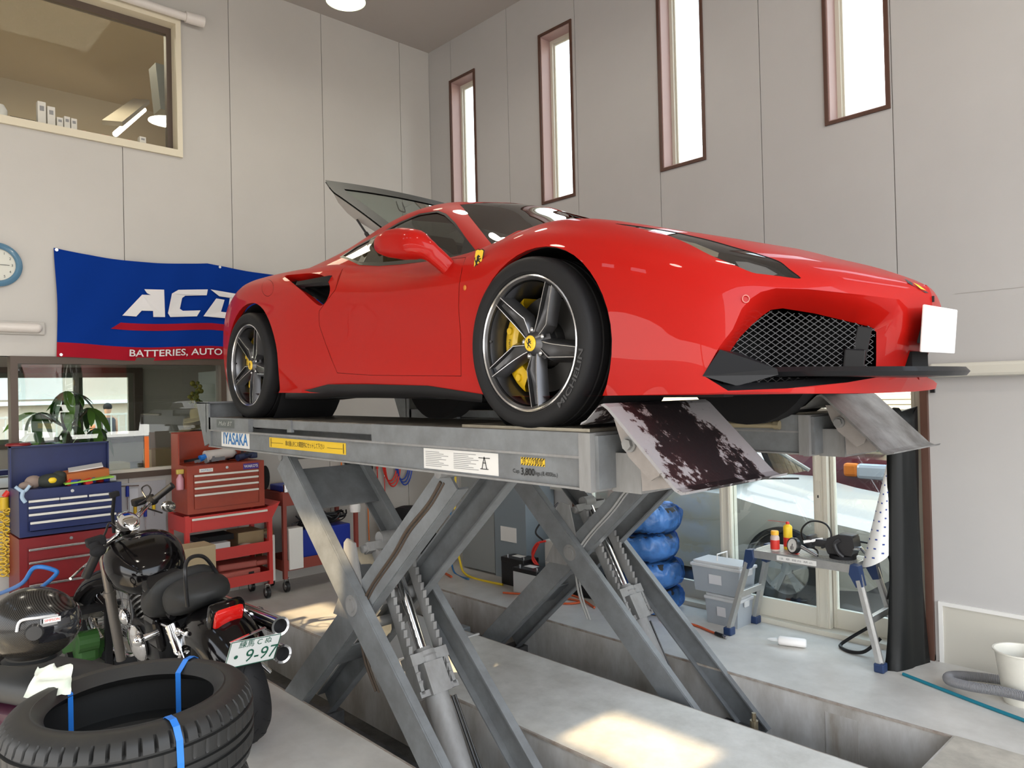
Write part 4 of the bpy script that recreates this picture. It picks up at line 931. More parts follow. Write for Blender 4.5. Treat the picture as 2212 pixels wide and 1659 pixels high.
    bt = MB(); bt.cyl((.468, yl+.035, 1.615), (.468, yl+.06, 1.615), .020, n=6); bt.cyl((.468, yl+.055, 1.615), (.468, yr-.05, 1.615), .013, n=16); bt.cyl((.468, yl+.05, 1.615), (.468, yl+.06, 1.615), .028, n=20); bt.build('hinge_pin', M_GREYW, rp, 40)
    # scissor arms
    cyy = (ya+yb)/2; ao, ai = .245, .185          # outer (A) and inner (B) arm offsets from the centre line
    A0, A1 = Vector((-2.14, 0, 1.43)), Vector((-.26, 0, -.33)); B0, B1 = Vector((-2.41, 0, -.22)), Vector((-.60, 0, 1.43))
    for sgn in (-1, 1):
        a = MB(); y = cyy+sgn*ao; dv = (A1-A0).normalized(); up = Vector((-dv.z, 0, dv.x))
        a.beam(A0+Vector((0, y, 0)), A1+Vector((0, y, 0)), .014, .155, up=up)
        a.beam(A0+Vector((0, y-sgn*.022, 0))+up*.076, A1+Vector((0, y-sgn*.022, 0))+up*.076, .044, .010, up=up); a.beam(A0+Vector((0, y-sgn*.022, 0))-up*.076, A1+Vector((0, y-sgn*.022, 0))-up*.076, .044, .010, up=up)
        a.build('scissor_arm', M_GREY, LIFT)
        b = MB(); y = cyy+sgn*ai; dv = (B1-B0).normalized(); up = Vector((-dv.z, 0, dv.x))
        b.beam(B0+Vector((0, y, 0)), B1+Vector((0, y, 0)), .014, .150, up=up)
        b.beam(B0+Vector((0, y-sgn*.03, 0))-up*.074, B1+Vector((0, y-sgn*.03, 0))-up*.074, .06, .010, up=up); b.beam(B0+Vector((0, y-sgn*.03, 0))+up*.074, B1+Vector((0, y-sgn*.03, 0))+up*.074, .06, .010, up=up)
        b.build('scissor_arm', M_GREY, LIFT)
    # cross plates between the A arms, pivot pins, rollers
    def apt(t, w=0): 
        dv = (A1-A0).normalized(); return A0.lerp(A1, t)+Vector((-dv.z, 0, dv.x))*w
    for t0, t1 in ((.035, .155), (.275, .355)):
        c = MB(); m_ = (apt(t0)+apt(t1))/2; dv = (A1-A0).normalized()
        c.beam(Vector((m_.x, cyy-ao, m_.z)), Vector((m_.x, cyy+ao, m_.z)), .010, (apt(t1)-apt(t0)).length, up=dv); c.build('cross_plate', M_GREY, LIFT)
    for t0, t1 in ((.66, .78),):
        c = MB(); dv = (B1-B0).normalized(); m_ = B0.lerp(B1, .30); c.beam(Vector((m_.x, cyy-ai, m_.z)), Vector((m_.x, cyy+ai, m_.z)), .010, .22, up=dv); c.build('cross_plate', M_GREY, LIFT)
    pv = Vector((-1.37, 0, .71)); c = MB(); c.cyl((pv.x, cyy-ao-.02, pv.z), (pv.x, cyy+ao+.02, pv.z), .035, n=24); c.cyl((pv.x, cyy-ao-.012, pv.z), (pv.x, cyy-ao-.007, pv.z), .055, n=24)
    for q in (A0, B1): c.cyl((q.x, cyy-ao-.015, q.z+.02), (q.x, cyy+ao+.015, q.z+.02), .025, n=20)
    c.cyl((-1.62, cyy-ai, .50), (-1.62, cyy+ai, .50), .030, n=20)
    c.parts('pivot_pin', M_GREYW, LIFT, 40)
    # lobed bracket beside the upper B arm
    c = MB(); c.prism([(-1.66, .60), (-1.50, .86), (-1.51, .92), (-1.535, .97), (-1.53, 1.01), (-1.50, 1.035), (-1.42, 1.02), (-1.36, .80), (-1.45, .60)], 1, cyy-ai-.012, cyy-ai-.002); c.prism([(-1.66, .60), (-1.50, .86), (-1.53, 1.01), (-1.42, 1.02), (-1.36, .80), (-1.45, .60)], 1, cyy+ai-.01, cyy+ai); c.parts('arm_gusset', M_GREYW, LIFT)
    # hydraulic cylinder with rod, collar, two toothed safety racks
    dy = cyy+.02; P0, P1, P2 = Vector((-1.42, dy, .98)), Vector((-1.125, dy, .455)), Vector((-.66, dy, -.36)); dr_ = (P2-P0).normalized(); P1 = P0+dr_*.60; P2 = P0+dr_*1.55
    c = MB(); c.cyl(P0, P1, .028, n=28); c.build('piston_rod', M_CHR, LIFT, 40)
    c = MB(); c.cyl(P1, P2, .062, n=32); c.cyl(P1-dr_*.02, P1+dr_*.03, .045, .066, n=28); sv = Vector((0, 1, 0)); uv_ = dr_.cross(sv)
    c.beam(P1+dr_*.03-sv*.115, P1+dr_*.03+sv*.115, .055, .10, up=uv_); c.beam(P1+dr_*.20-sv*.12, P1+dr_*.20+sv*.12, .03, .09, up=uv_); c.beam(P1+dr_*.06-uv_*.0, P1+dr_*.22, .12, .13, up=uv_); c.beam(P1+dr_*.03-sv*.10, P1+dr_*.20-sv*.10, .02, .09, up=uv_); c.beam(P1+dr_*.03+sv*.10, P1+dr_*.20+sv*.10, .02, .09, up=uv_)
    c.build('hydraulic_cylinder', M_GREYW, LIFT, 40)
    for sg in (-1, 1):
        c = MB(); base = P0+sv*sg*.095+dr_*.02; n_t = 17; L_ = .74; pts = []; 
        for k in range(n_t):
            t = .02+L_*k/n_t; pts += [(t, -.050), (t+L_/n_t*.8, -.030)]
        pts = [(0, .022), (0, -.03)]+pts+[(L_+.03, -.03), (L_+.03, .022)]
        V_ = []; off = -1
        for w_ in (-.011, .011):
            V_ += [base+dr_*t+uv_*(h*off)+sv*w_ for t, h in pts]
        n_ = len(pts); c.add(V_, [tuple(range(n_-1, -1, -1)), tuple(range(n_, 2*n_))]+[(k, (k+1) % n_, n_+(k+1) % n_, n_+k) for k in range(n_)])
        c.build('safety_rack', M_GREYW, LIFT)
    c = MB(); c.beam(P0-sv*.15, P0+sv*.15, .05, .05, up=uv_); c.cyl(P0-sv*.17, P0+sv*.17, .022, n=16); c.cyl(P0-sv*.05-dr_*.04, P0+sv*.05-dr_*.04, .04, n=20); c.build('cylinder_yoke', M_GREYW, LIFT, 40)
    # hoses along the B arm and beside the cylinder
    yb_ = cyy-ai-.012; pts = [(-.66, yb_, 1.40), (-.76, yb_, 1.29), (-.93, yb_-.002, 1.15), (-1.05, yb_, 1.02), (-1.28, yb_, .80), (-1.36, yb_-.01, .66), (-1.35, yb_, .44), (-1.32, yb_+.05, .25)]
    c = MB(); c.tube(catmull(pts, 6), .008, 8); c.tube([Vector(p)+Vector((.02, .006, -.004)) for p in catmull(pts, 6)], .006, 8); c.build('hydraulic_hose', mat('hose_brown', (.07, .05, .035), rough=.5) if near else mat('hose_grey', (.35, .35, .34), rough=.4), LIFT, True)
    c = MB(); q0 = P1+dr_*.25+sv*.09; c.tube(catmull([q0, q0+dr_*.3+sv*.03-uv_*.03, q0+dr_*.6+sv*.02, q0+dr_*.95], 6), .007, 8); c.tube([v+sv*.018 for v in catmull([q0, q0+dr_*.3+sv*.03-uv_*.03, q0+dr_*.6+sv*.02, q0+dr_*.95], 6)], .006, 8); c.cyl(q0+dr_*.86-sv*.04, q0+dr_*.94-sv*.04, .016, n=8); c.build('hydraulic_hose', M_BLK, LIFT, True)
    # base frame in the pit
    c = MB()
    for y in (cyy-.23, cyy+.23): c.box((-3.3, y-.03, PD+.0), (.5, y+.03, PD+.10))
    c.box((-2.45, cyy-.23, PD+.02), (-2.3, cyy+.23, PD+.2)); c.box((-.5, cyy-.23, PD+.02), (-.3, cyy+.23, PD+.16)); c.box((-3.6, cyy-.12, PD+.02), (-2.7, cyy+.1, PD+.22)); c.build('base_frame', mat('base_frame_dirty', (.10, .10, .10), rough=.6, noise=.6, nscale=6), LIFT)
    # raised rear stop
    st = MB(); xs_ = X0-.02; st.prism([(xs_-.20, zt(X0)+.105), (xs_+.02, zt(X0)+.10), (xs_+.02, zt(X0)-.18), (xs_-.06, zt(X0)-.20)], 1, ya, ya+.012); st.prism([(xs_-.20, zt(X0)+.105), (xs_+.02, zt(X0)+.10), (xs_+.02, zt(X0)-.18), (xs_-.06, zt(X0)-.20)], 1, yb-.012, yb); st.box((xs_-.20, ya, zt(X0)+.095), (xs_+.02, yb, zt(X0)+.107)); st.box((xs_-.03, ya, zt(X0)-.1), (xs_-.02, yb, zt(X0)+.1)); st.build('rear_stop', M_GREY, LIFT)
# tie bar seen under the far runway
mb = MB(); mb.cyl((-.6, .665, 1.60), (.16, .665, 1.60), .018, n=16); mb.cyl((.16, .665, 1.60), (.19, .665, 1.60), .024, n=8); mb.build('slide_rail', mat('rail_brass', (.40, .34, .22), rough=.35, metal=.5), LIFT, 40)
# labels on the near runway
M_LBW = mat('label_white', (.72, .71, .68), rough=.45); M_LBB = mat('label_blue', (.02, .16, .42), rough=.45); M_LBY = mat('label_yellow', (.72, .47, .02), rough=.45)
def decal(nm, x0, x1, t0, t1, m, off=.0015, y=-.988):
    return mobj(nm, [(x0, y-off, zt(x0)-t1), (x1, y-off, zt(x1)-t1), (x1, y-off, zt(x1)-t0), (x0, y-off, zt(x0)-t0)], [(0, 1, 2, 3)], m, LIFT)
def dtext(s_, x0, x1, tm, h, m, nm='lettering', y=-.991, **kw):
    xm = (x0+x1)/2; return text(nm, s_, h, (xm, y, zt(xm)-tm), (1, 0, -.0075), (0, 0, 1), m, LIFT, width=x1-x0, **kw)
decal('maker_plate', -2.93, -2.49, .088, .190, M_LBW); dtext('IYASAKA', -2.90, -2.52, .139, .105, M_LBB, bold=.02, shear=.05)
decal('range_label', -2.21, -1.33, .105, .165, M_LBY); dtext('車の重心をこの範囲内にセットして下さい', -2.0, -1.55, .135, .034, M_INK)
mobj('arrow', [(-2.19, -.991, zt(-2.1)-.110), (-2.184, -.991, zt(-2.1)-.110), (-2.184, -.991, zt(-2.1)-.160), (-2.19, -.991, zt(-2.1)-.160), (-1.356, -.991, zt(-1.4)-.110), (-1.35, -.991, zt(-1.4)-.110), (-1.35, -.991, zt(-1.4)-.160), (-1.356, -.991, zt(-1.4)-.160), (-2.18, -.991, zt(-2.1)-.1355), (-2.03, -.991, zt(-2.1)-.1355), (-2.03, -.991, zt(-2.1)-.1375), (-2.18, -.991, zt(-2.1)-.1375), (-1.36, -.991, zt(-1.4)-.1355), (-1.52, -.991, zt(-1.4)-.1355), (-1.52, -.991, zt(-1.4)-.1375), (-1.36, -.991, zt(-1.4)-.1375)], [(0, 1, 2, 3), (4, 5, 6, 7), (8, 9, 10, 11), (12, 13, 14, 15)], M_INK, LIFT)
decal('instruction_label', -.66, -.16, .098, .188, M_LBW)
for k in range(9): mobj('print_line', [(-.645+c_*.26, -.991, zt(-.5)-.110-k*.0078), (-.645+c_*.26+.11+.07*((k*7+c_*3) % 5)/5, -.991, zt(-.5)-.110-k*.0078), (-.645+c_*.26+.11+.07*((k*7+c_*3) % 5)/5, -.991, zt(-.5)-.1122-k*.0078), (-.645+c_*.26, -.991, zt(-.5)-.1122-k*.0078)] if False else [v for c_ in (0, 1) for v in ((-.645+c_*.20, -.991, zt(-.5)-.110-k*.0078), (-.645+c_*.20+.10+.08*((k*7+c_*3) % 5)/5, -.991, zt(-.5)-.110-k*.0078), (-.645+c_*.20+.10+.08*((k*7+c_*3) % 5)/5, -.991, zt(-.5)-.1125-k*.0078), (-.645+c_*.20, -.991, zt(-.5)-.1125-k*.0078))], [(0, 1, 2, 3), (4, 5, 6, 7)], mat('print_grey', (.25, .25, .25), rough=.6), LIFT)
mb = MB(); 
for a, b in (((-.245, .115), (-.26, .165)), ((-.245, .115), (-.23, .165)), ((-.255, .14), (-.235, .14)), ((-.28, .12), (-.21, .12)), ((-.27, .165), (-.22, .165))): mb.beam((a[0], -.9915, zt(-.2)-a[1]), (b[0], -.9915, zt(-.2)-b[1]), .001, .003, up=(0, 0, 1) if a[1] == b[1] else (1, 0, 0))
mb.build('drawing', M_INK, LIFT)
decal('hazard_label', -.03, .10, .104, .134, M_LBY)
mb = MB()
for z_ in (.104, .127):
    for k in range(9):
        x_ = -.028+k*.0145; mb.add([(x_, -.991, zt(0)-z_-.007), (x_+.006, -.991, zt(0)-z_-.007), (x_+.012, -.991, zt(0)-z_), (x_+.006, -.991, zt(0)-z_)], [(0, 1, 2, 3)])
mb.build('hazard_stripe', M_INK, LIFT); dtext('吊上げ厳禁', -.02, .09, .1192, .019, M_INK)
dtext('Cap.', -.075, -.035, .160, .022, M_INK); dtext('3,800', -.03, .045, .160, .038, M_INK, bold=.02); dtext('kgs.(8,400lbs.)', .05, .165, .161, .022, M_INK)
decal('small_plate', -2.08, -1.90, .017, .047, M_LBW, y=-.966); dtext('IYAS', -2.07, -2.0, .032, .028, M_LBB, y=-.9685); dtext('AKA', -1.96, -1.91, .034, .018, M_LBB, y=-.9685)
decal('name_plate', -2.98, -2.69, .010, .066, mat('plate_dark', (.09, .10, .10), rough=.4), y=-.999); dtext('Multi BT', -2.95, -2.73, .038, .040, mat('plate_silver', (.5, .5, .5), rough=.3, metal=.6), y=-1.002, shear=.3)

# ================================================================ right side of the workshop
M_ALU = mat('aluminium', (.52, .52, .51), rough=.35, metal=.8, noise=.12, nscale=20)
M_NAVY = mat('navy_plastic', (.015, .035, .10), rough=.4)
# work platform
B = thing('work_platform', 'folding aluminium work platform with navy corner joints holding a black bench vise', 'work platform', (0, 0, 0))
dz = .635
mb = MB(); mb.box((-.68, 1.90, dz-.055), (.03, 1.915, dz)); mb.box((-.68, 2.185, dz-.055), (.03, 2.20, dz)); mb.box((-.68, 1.90, dz-.055), (-.665, 2.20, dz)); mb.box((.015, 1.90, dz-.055), (.03, 2.20, dz)); mb.box((-.67, 1.91, dz-.012), (.02, 2.19, dz-.004))
for k in range(11): mb.box((-.67, 1.925+k*.0245, dz-.004), (.02, 1.937+k*.0245, dz))
mb.build('platform_deck', M_ALU, B)
for x0, x1, s in ((-.70, -.855, -1), (.05, .20, 1)):
    for y0, y1 in ((1.915, 1.865), (2.185, 2.24)):
        mb = MB(); mb.beam((x0+.0, y0, dz-.03), (x1, y1, .03), .055, .026, up=(s, 0, .3)); mb.beam((x0+.0+s*.008, y0, dz-.03), (x1+s*.012, y1, .03), .012, .03, up=(s, 0, .3)); mb.build('leg', M_ALU, B)
        mb = MB(); mb.cbox((x1, y1, .028), (.062, .07, .056), bev=.008); mb.build('rubber_foot', M_NAVY, B)
        mb = MB(); mb.prism([(x0-s*.03, dz+.002), (x0+s*.02, dz-.002), (x0+s*.045, dz-.13), (x0+s*.005, dz-.14), (x0-s*.04, dz-.06)], 1, y0-.033, y0+.033); mb.build('corner_joint', M_NAVY, B)
    mb = MB(); zz = .30; t = (dz-.03-zz)/(dz-.06); xa = x0+(x1-x0)*t; mb.cbox((xa, 2.05, zz), (.03, .33, .045), bev=.004); mb.build('rung', M_ALU, B)
mb = MB(); mb.box((-.49, 1.8975, dz-.046), (-.21, 1.8995, dz-.012)); mb.build('rating_label', M_LBW, B)
text('label_print', '注 意 踏台 禁止', .016, (-.35, 1.8965, dz-.030), (1, 0, 0), (0, 0, 1), mat('print_grey', (.25, .25, .25)), B, width=.24)
# vise
V = thing('bench_vise', 'black steel bench vise standing on the aluminium work platform', 'vise', (-.12, 2.06, dz))
mb = MB(); mb.cyl((.02, 0, 0), (.02, 0, .022), .085, n=28); mb.cbox((.02, 0, .03), (.17, .09, .02), bev=.006); mb.build('swivel_base', M_BLKM, V, 35)
mb = MB(); mb.prism([(-.06, .03), (.10, .03), (.12, .09), (.11, .15), (.02, .165), (-.06, .13), (-.075, .07)], 1, -.055, .055); mb.cbox((.06, 0, .155), (.10, .10, .02), bev=.005); mb.build('vise_body', mat('vise_black', (.022, .021, .022), rough=.5), V, 35)
mb = MB(); mb.cbox((-.12, 0, .085), (.15, .075, .05), bev=.008); mb.cbox((-.19, 0, .09), (.04, .10, .08), bev=.008); mb.build('sliding_jaw', MATS['vise_black'], V, 35)
mb = MB(); mb.tube(catmull([(.03, -.062, .13), (.0, -.075, .10), (.02, -.078, .05), (.05, -.066, .02)], 5), .014, 8); mb.build('casting_rib', MATS['vise_black'], V, True)
mb = MB(); mb.tube([(.11, -.03, .08), (.15, -.02, .085), (.17, .0, .05)], .011, 8); mb.cyl((.13, -.09, .085), (.16, .07, .06), .006, n=8); mb.build('vise_handle', M_GALV, V, True)
# spray can and bottle
def can(name, label, cat, loc, r, h, body, top, band=None, straw=False):
    T = thing(name, label, cat, loc); mb = MB(); mb.lathe([(0, 0), (r*.96, 0), (r, .004), (r, h*.80), (r*.93, h*.84), (r*.5, h*.90), (r*.45, h*.91), (0, h*.91)], 24); mb.build('can_body', body, T, 35)
    mb = MB(); mb.lathe([(r*1.01, h*.10), (r*1.015, h*.11), (r*1.015, h*.42), (r*1.01, h*.43)], 24); mb.build('label_band', band or top, T, True)
    mb = MB(); mb.lathe([(0, h*.90), (r*.42, h*.90), (r*.42, h*.96), (r*.3, h), (0, h)], 16); mb.build('cap', top, T, 35)
    if straw: mb = MB(); mb.cyl((0, 0, h*.97), (-.14, -.02, h*.985), .0015, n=6); mb.build('straw', mat('red_plastic', (.6, .03, .02), rough=.4), T)
    return T
M_REDP = mat('red_plastic', (.6, .03, .02), rough=.4); M_YELP = mat('yellow_plastic', (.8, .55, .02), rough=.4)
can('spray_can', 'yellow and red spray can with thin red straw on the work platform', 'spray can', (-.50, 2.09, dz), .031, .195, M_YELP, M_REDP, M_REDP, True)
T = thing('bottle', 'small red and clear bottle with yellow cap in front of the spray can', 'bottle', (-.545, 1.985, dz)); mb = MB(); mb.lathe([(0, 0), (.030, 0), (.031, .01), (.031, .095), (.024, .11), (.02, .115), (0, .115)], 24); mb.build('bottle_body', mat('pinkish_clear', (.55, .42, .38), rough=.3), T, 35)
mb = MB(); mb.lathe([(.0315, .012), (.0318, .014), (.0318, .075), (.0315, .077)], 24); mb.build('label_band', M_REDP, T, True); mb = MB(); mb.lathe([(0, .112), (.027, .112), (.027, .135), (.024, .14), (0, .14)], 24); mb.build('cap', mat('orange_cap', (.85, .42, .03), rough=.4), T, 35)
# tyre gauge with hose
G = thing('tyre_inflator', 'tyre inflator with round white dial and black hose lying on the platform', 'tyre inflator', (-.40, 1.975, dz+.055)); 
Mg = Matrix.Rotation(math.radians(-24), 4, 'Z') @ Matrix.Rotation(math.radians(80), 4, 'X')
mb = MB(); mb.lathe([(0, -.02), (.050, -.02), (.056, -.012), (.056, .012), (.050, .02), (.046, .016)], 36, Mg); mb.build('gauge_bezel', M_BLK, G, 35)
mb = MB(); mb.lathe([(0, .014), (.047, .014)], 36, Mg); mb.build('gauge_dial', mat('dial_white', (.8, .8, .78), rough=.3), G)
mb = MB(); mb.box((-.002, -.03, .015), (.002, .012, .017), M=Mg); mb.box((-.014, -.028, .015), (-.012, -.006, .017), M=Mg); mb.box((.012, -.028, .015), (.014, -.006, .017), M=Mg); mb.build('gauge_needle', M_INK, G)
mb = MB(); mb.cyl((.05, .0, .0), (.17, -.01, -.045), .014, .012, n=14); mb.build('trigger_body', M_GALV, G, True)
mb = MB(); mb.cyl((.06, .02, .03), (.17, .08, .055), .010, .011, n=14); mb.build('grip', mat('white_plastic', (.8, .8, .78)), G, True)
mb = MB(); mb.box((-.02, -.01, -.06), (.03, .02, -.05)); mb.build('trigger', M_REDP, G)
mb = MB(); mb.tube(catmull([(.17, -.01, -.045), (.12, .09, -.03), (.02, .13, .0), (.0, .12, .09), (.07, .12, .16), (.17, .13, .15), (.21, .12, .07), (.15, .1, -.01), (.25, .14, .04), (.36, .2, .045), (.50, .18, .03), (.58, .13, -.02), (.60, .10, -.15), (.58, .08, -.28)], 7), .0065, 8); mb.build('air_hose', M_BLK, G, True)
# two plastic crates
M_CRT = mat('crate_grey_clear', (.42, .46, .50), rough=.3, spec=.5, trans=.25)
M_CRL = mat('crate_lid_grey', (.52, .53, .54), rough=.4)
def crate(name, label, x0, x1, y0, y1, z0, z1, lid=True):
    T = thing(name, label, 'storage box', ((x0+x1)/2, (y0+y1)/2, z0), group='translucent storage boxes by the glass doors'); w, d, h = x1-x0, y1-y0, z1-z0
    mb = MB(); V_ = [(-w/2*.90, -d/2*.90, 0), (w/2*.90, -d/2*.90, 0), (w/2*.90, d/2*.90, 0), (-w/2*.90, d/2*.90, 0), (-w/2, -d/2, h*.82), (w/2, -d/2, h*.82), (w/2, d/2, h*.82), (-w/2, d/2, h*.82)]
    mb.add(V_, [(3, 2, 1, 0), (0, 1, 5, 4), (1, 2, 6, 5), (2, 3, 7, 6), (3, 0, 4, 7)]); mb.build('tub', M_CRT, T)
    mb = MB(); mb.cbox((0, 0, h*.84), (w*1.06, d*1.05, h*.10), bev=.006); mb.cbox((0, 0, h*.93), (w*.98, d*.92, h*.10), bev=.008); mb.build('lid', M_CRL, T)
    mb = MB(); mb.cbox((0, -d/2*.97-.004, h*.45), (w*.26, .003, h*.30), rot=(.06, 0, 0)); mb.build('paper_label', mat('label_grey', (.60, .60, .62), rough=.6), T)
    for s in (-1, 1): mb = MB(); mb.cbox((s*w*.535, 0, h*.74), (.012, d*.3, h*.2), bev=.003); mb.build('latch', M_CRL, T)
    return T
crate('storage_box', 'grey translucent storage box on the floor, lower of two beside the work platform', -1.14, -.86, 2.00, 2.22, 0, .235)
c2 = crate('storage_box', 'grey translucent storage box with white carry handle, upper of two beside the work platform', -1.245, -.835, 1.99, 2.23, .236, .475)
mb = MB(); mb.tube([(-.02, -.05, .235), (-.02, -.05, .285), (-.02, .09, .285), (-.02, .09, .235)], .005, 8); mb.build('carry_handle', M_WHITE, c2, True)
# white spray bottle on the floor
T = thing('bottle', 'white plastic squeeze bottle lying on the floor before the work platform', 'bottle', (-.40, 1.935, .032), (0, PI/2, math.radians(20)))
mb = MB(); mb.lathe([(0, -.10), (.024, -.10), (.030, -.09), (.030, .07), (.024, .08), (0, .08)], 20, Matrix.Diagonal((1., 1.15, 1., 1.))); mb.build('bottle_body', M_WHITE, T, 35); mb = MB(); mb.lathe([(.015, -.10), (.015, -.115), (.013, -.15), (.005, -.175), (0, -.175)], 16); mb.build('nozzle', mat('clear_cap', (.6, .62, .62), rough=.2), T, True)
# orange air line with dark coupling
tag(MB().tube(catmull([(-1.417, 1.794, 0.010), (-1.299, 1.839, 0.010), (-1.145, 1.856, 0.010), (-0.975, 1.806, 0.010), (-0.905, 1.786, 0.010)], 6), .009, 8).build('air_line', mat('orange_hose', (.55, .10, .03), rough=.4), None, True), 'orange air line lying on the floor towards the plastic boxes', 'hose')
o = bpy.data.objects['air_line']; mb = MB(); mb.cyl((-0.919, 1.784, 0.014), (-0.848, 1.766, 0.014), .014, n=12); mb.cyl((-0.855, 1.773, 0.014), (-0.813, 1.757, 0.014), .011, n=12, m=1); mb.build('coupling', [M_BLK, M_GALV], o, True)
mb = MB(); mb.cbox((0, 0, 0), (.16, .09, .035), bev=.003); o = mb.build('wood_block', mat('oily_wood', (.10, .065, .035), rough=.7, noise=.4, nscale=10)); o.location = (-1.56, 1.90, .018); o.rotation_euler = (0, 0, .2); tag(o, 'small dark wooden block on the floor before the blue wrapped tyres', 'block')
# black strap loops under the curtain
tag(MB().tube(catmull([(-.02, 2.24, .14), (-.12, 2.18, .06), (-.16, 2.12, .014), (-.07, 2.06, .012), (.02, 2.08, .03), (.10, 2.14, .12)], 6), .012, 6).build('strap', M_BLK, None, True), 'black strap loop lying behind the right leg of the platform', 'strap')
# blue-wrapped wheels: each tyre in its own translucent bag
def bagmat():
    m = mat('blue_plastic_bag', (.08, .24, .62), rough=.25, spec=.6, trans=.0, bump=.9, bscale=14); nt = m.node_tree; b = nt.nodes['Principled BSDF']; o = nt.nodes['Material Output']
    t = nt.nodes.new('ShaderNodeBsdfTransparent'); t.inputs[0].default_value = (.35, .55, .95, 1); mx = nt.nodes.new('ShaderNodeMixShader'); n = nt.nodes.new('ShaderNodeTexNoise'); n.inputs['Scale'].default_value = 3.5; n.inputs['Detail'].default_value = 5; tc = nt.nodes.new('ShaderNodeTexCoord'); nt.links.new(tc.outputs['Object'], n.inputs['Vector'])
    r = nt.nodes.new('ShaderNodeMapRange'); r.inputs[1].default_value = .42; r.inputs[2].default_value = .62; r.inputs[3].default_value = .06; r.inputs[4].default_value = .66; nt.links.new(n.outputs['Fac'], r.inputs[0]); nt.links.new(r.outputs[0], mx.inputs[0]); nt.links.new(t.outputs[0], mx.inputs[1]); nt.links.new(b.outputs[0], mx.inputs[2]); nt.links.new(mx.outputs[0], o.inputs[0])
    return m
M_BAG = bagmat()
from mathutils import noise as mnoise
zc_ = 0.; rr_ = [.275, .285, .295, .285, .275]; hh_ = [.205, .215, .225, .215]; who = ['lowest of the stack', 'second from the floor', 'third from the floor', 'topmost of the stack']
BW = None
for k in range(4):
    T = thing('wrapped_tyre', 'tyre wrapped in crumpled blue plastic bag, %s before the glass doors' % who[k], 'tyre', (-1.70+.02*math.sin(k*2.3), 2.00-.0+.015*math.cos(k*1.7), zc_), group='tyres in blue plastic bags')
    r, h = rr_[k], hh_[k]
    mb = MB(); mb.lathe([(r*.60, .02), (r*.86, .012), (r*.95, .04), (r*.965, h/2), (r*.95, h-.04), (r*.86, h-.012), (r*.60, h-.02), (r*.56, h/2)], 40, close=True); mb.build('tyre', M_TYRE, T, 40)
    V_ = []; F_ = []; NU, NV = 96, 22
    for i in range(NV+1):
        t = i/NV; ang = PI*t; rr0 = r*1.03*(abs(math.sin(ang))**.30); zz = h/2-math.cos(ang)*(h/2+.006) if True else 0
        for j in range(NU):
            a = 2*PI*j/NU; n_ = mnoise.noise(Vector((math.cos(a)*2.5+k*5, math.sin(a)*2.5, t*2)))*.030+mnoise.noise(Vector((math.cos(a)*8+k*7, math.sin(a)*8, t*6)))*.028
            q = rr0*(1+n_*1.6)+(.02*max(0, math.sin(a*2+k*1.3)) if .3 < t < .8 else 0); V_.append((q*math.cos(a), q*math.sin(a), max(.001, zz+(n_*.6 if 0 < i < NV else 0))))
    for i in range(NV):
        for j in range(NU): F_.append((i*NU+j, i*NU+(j+1) % NU, (i+1)*NU+(j+1) % NU, (i+1)*NU+j))
    mobj('plastic_bag', V_, F_, M_BAG, T, True)
    if k == 1:
        mb = MB(); mb.sph((.04, -.29, .14), (.03, .02, .075), 12, 8); mb.sph((.04, -.30, .20), (.05, .02, .03), 10, 6); mb.build('bag_knot', M_BAG, T, True)
    zc_ += h
text('bag_print', 'UNIROYAL'[:4], .10, (-1.45, 1.78, .80), (.75, .66, 0), (0, 0, 1), mat('bag_white_print', (.6, .7, .85), rough=.4), bpy.data.objects['wrapped_tyre.003'], width=.13) if False else None
# black rubber curtain gathered at the door jamb, white film roll behind it
base = [(.205, 1.90), (.245, 1.92), (.285, 1.935), (.30, 1.99), (.31, 2.05), (.335, 2.11), (.345, 2.17), (.355, 2.235), (.30, 2.25), (.25, 2.22), (.22, 2.12), (.20, 2.0)]
top = [(.20, 2.10), (.23, 2.10), (.265, 2.11), (.285, 2.13), (.30, 2.16), (.318, 2.19), (.328, 2.22), (.325, 2.25), (.28, 2.26), (.24, 2.24), (.21, 2.2), (.19, 2.14)]
V_ = []; NZ = 22; Z1_ = 1.62
for i in range(NZ+1):
    t = i/NZ; e = t**.6
    for j, (p, q) in enumerate(zip(base, top)):
        w = .012*math.sin(j*2.1+t*5)*(1-t*.5); V_.append((p[0]*(1-e)+q[0]*e+w, p[1]*(1-e)+q[1]*e+w*.6, t*Z1_+(.03*math.sin(j*1.1) if i == NZ else 0)))
n_ = len(base); F_ = [(i*n_+j, i*n_+(j+1) % n_, (i+1)*n_+(j+1) % n_, (i+1)*n_+j) for i in range(NZ) for j in range(n_)]+[tuple(range(NZ*n_, NZ*n_+n_))]
cu = thing('rubber_sheet', 'black rubber sheet standing rolled up against the brown door jamb', 'sheet', (0, 0, 0)); mobj('sheet', V_, F_, mat('black_rubber_sheet', (.008, .009, .009), rough=.38, spec=.25), cu, True)
fr_ = thing('film_roll', 'white printed film hanging in a cone beside the black rubber sheet', 'film', (0, 0, 0))
A1_, A2_, A3_ = Vector((0.166, 2.120, 1.328)), Vector((0.042, 2.060, 0.561)), Vector((0.234, 1.980, 0.521))
mb = MB(); L_ = []
for i in range(13):
    t = i/12; z_ = A1_.z*(1-t)+.66*t; r_ = .008+.075*t; cx_ = .150+.02*(1-t)-.06*t+.035; cyy_ = 2.10-.07*t
    L_.append([(cx_+r_*math.cos(a)*1.0, cyy_+r_*math.sin(a)*.8, z_+(.05*math.cos(a-.6) if i == 12 else .05*t*math.cos(a-.6))) for a in np.linspace(0, 2*PI, 25)[:-1]])
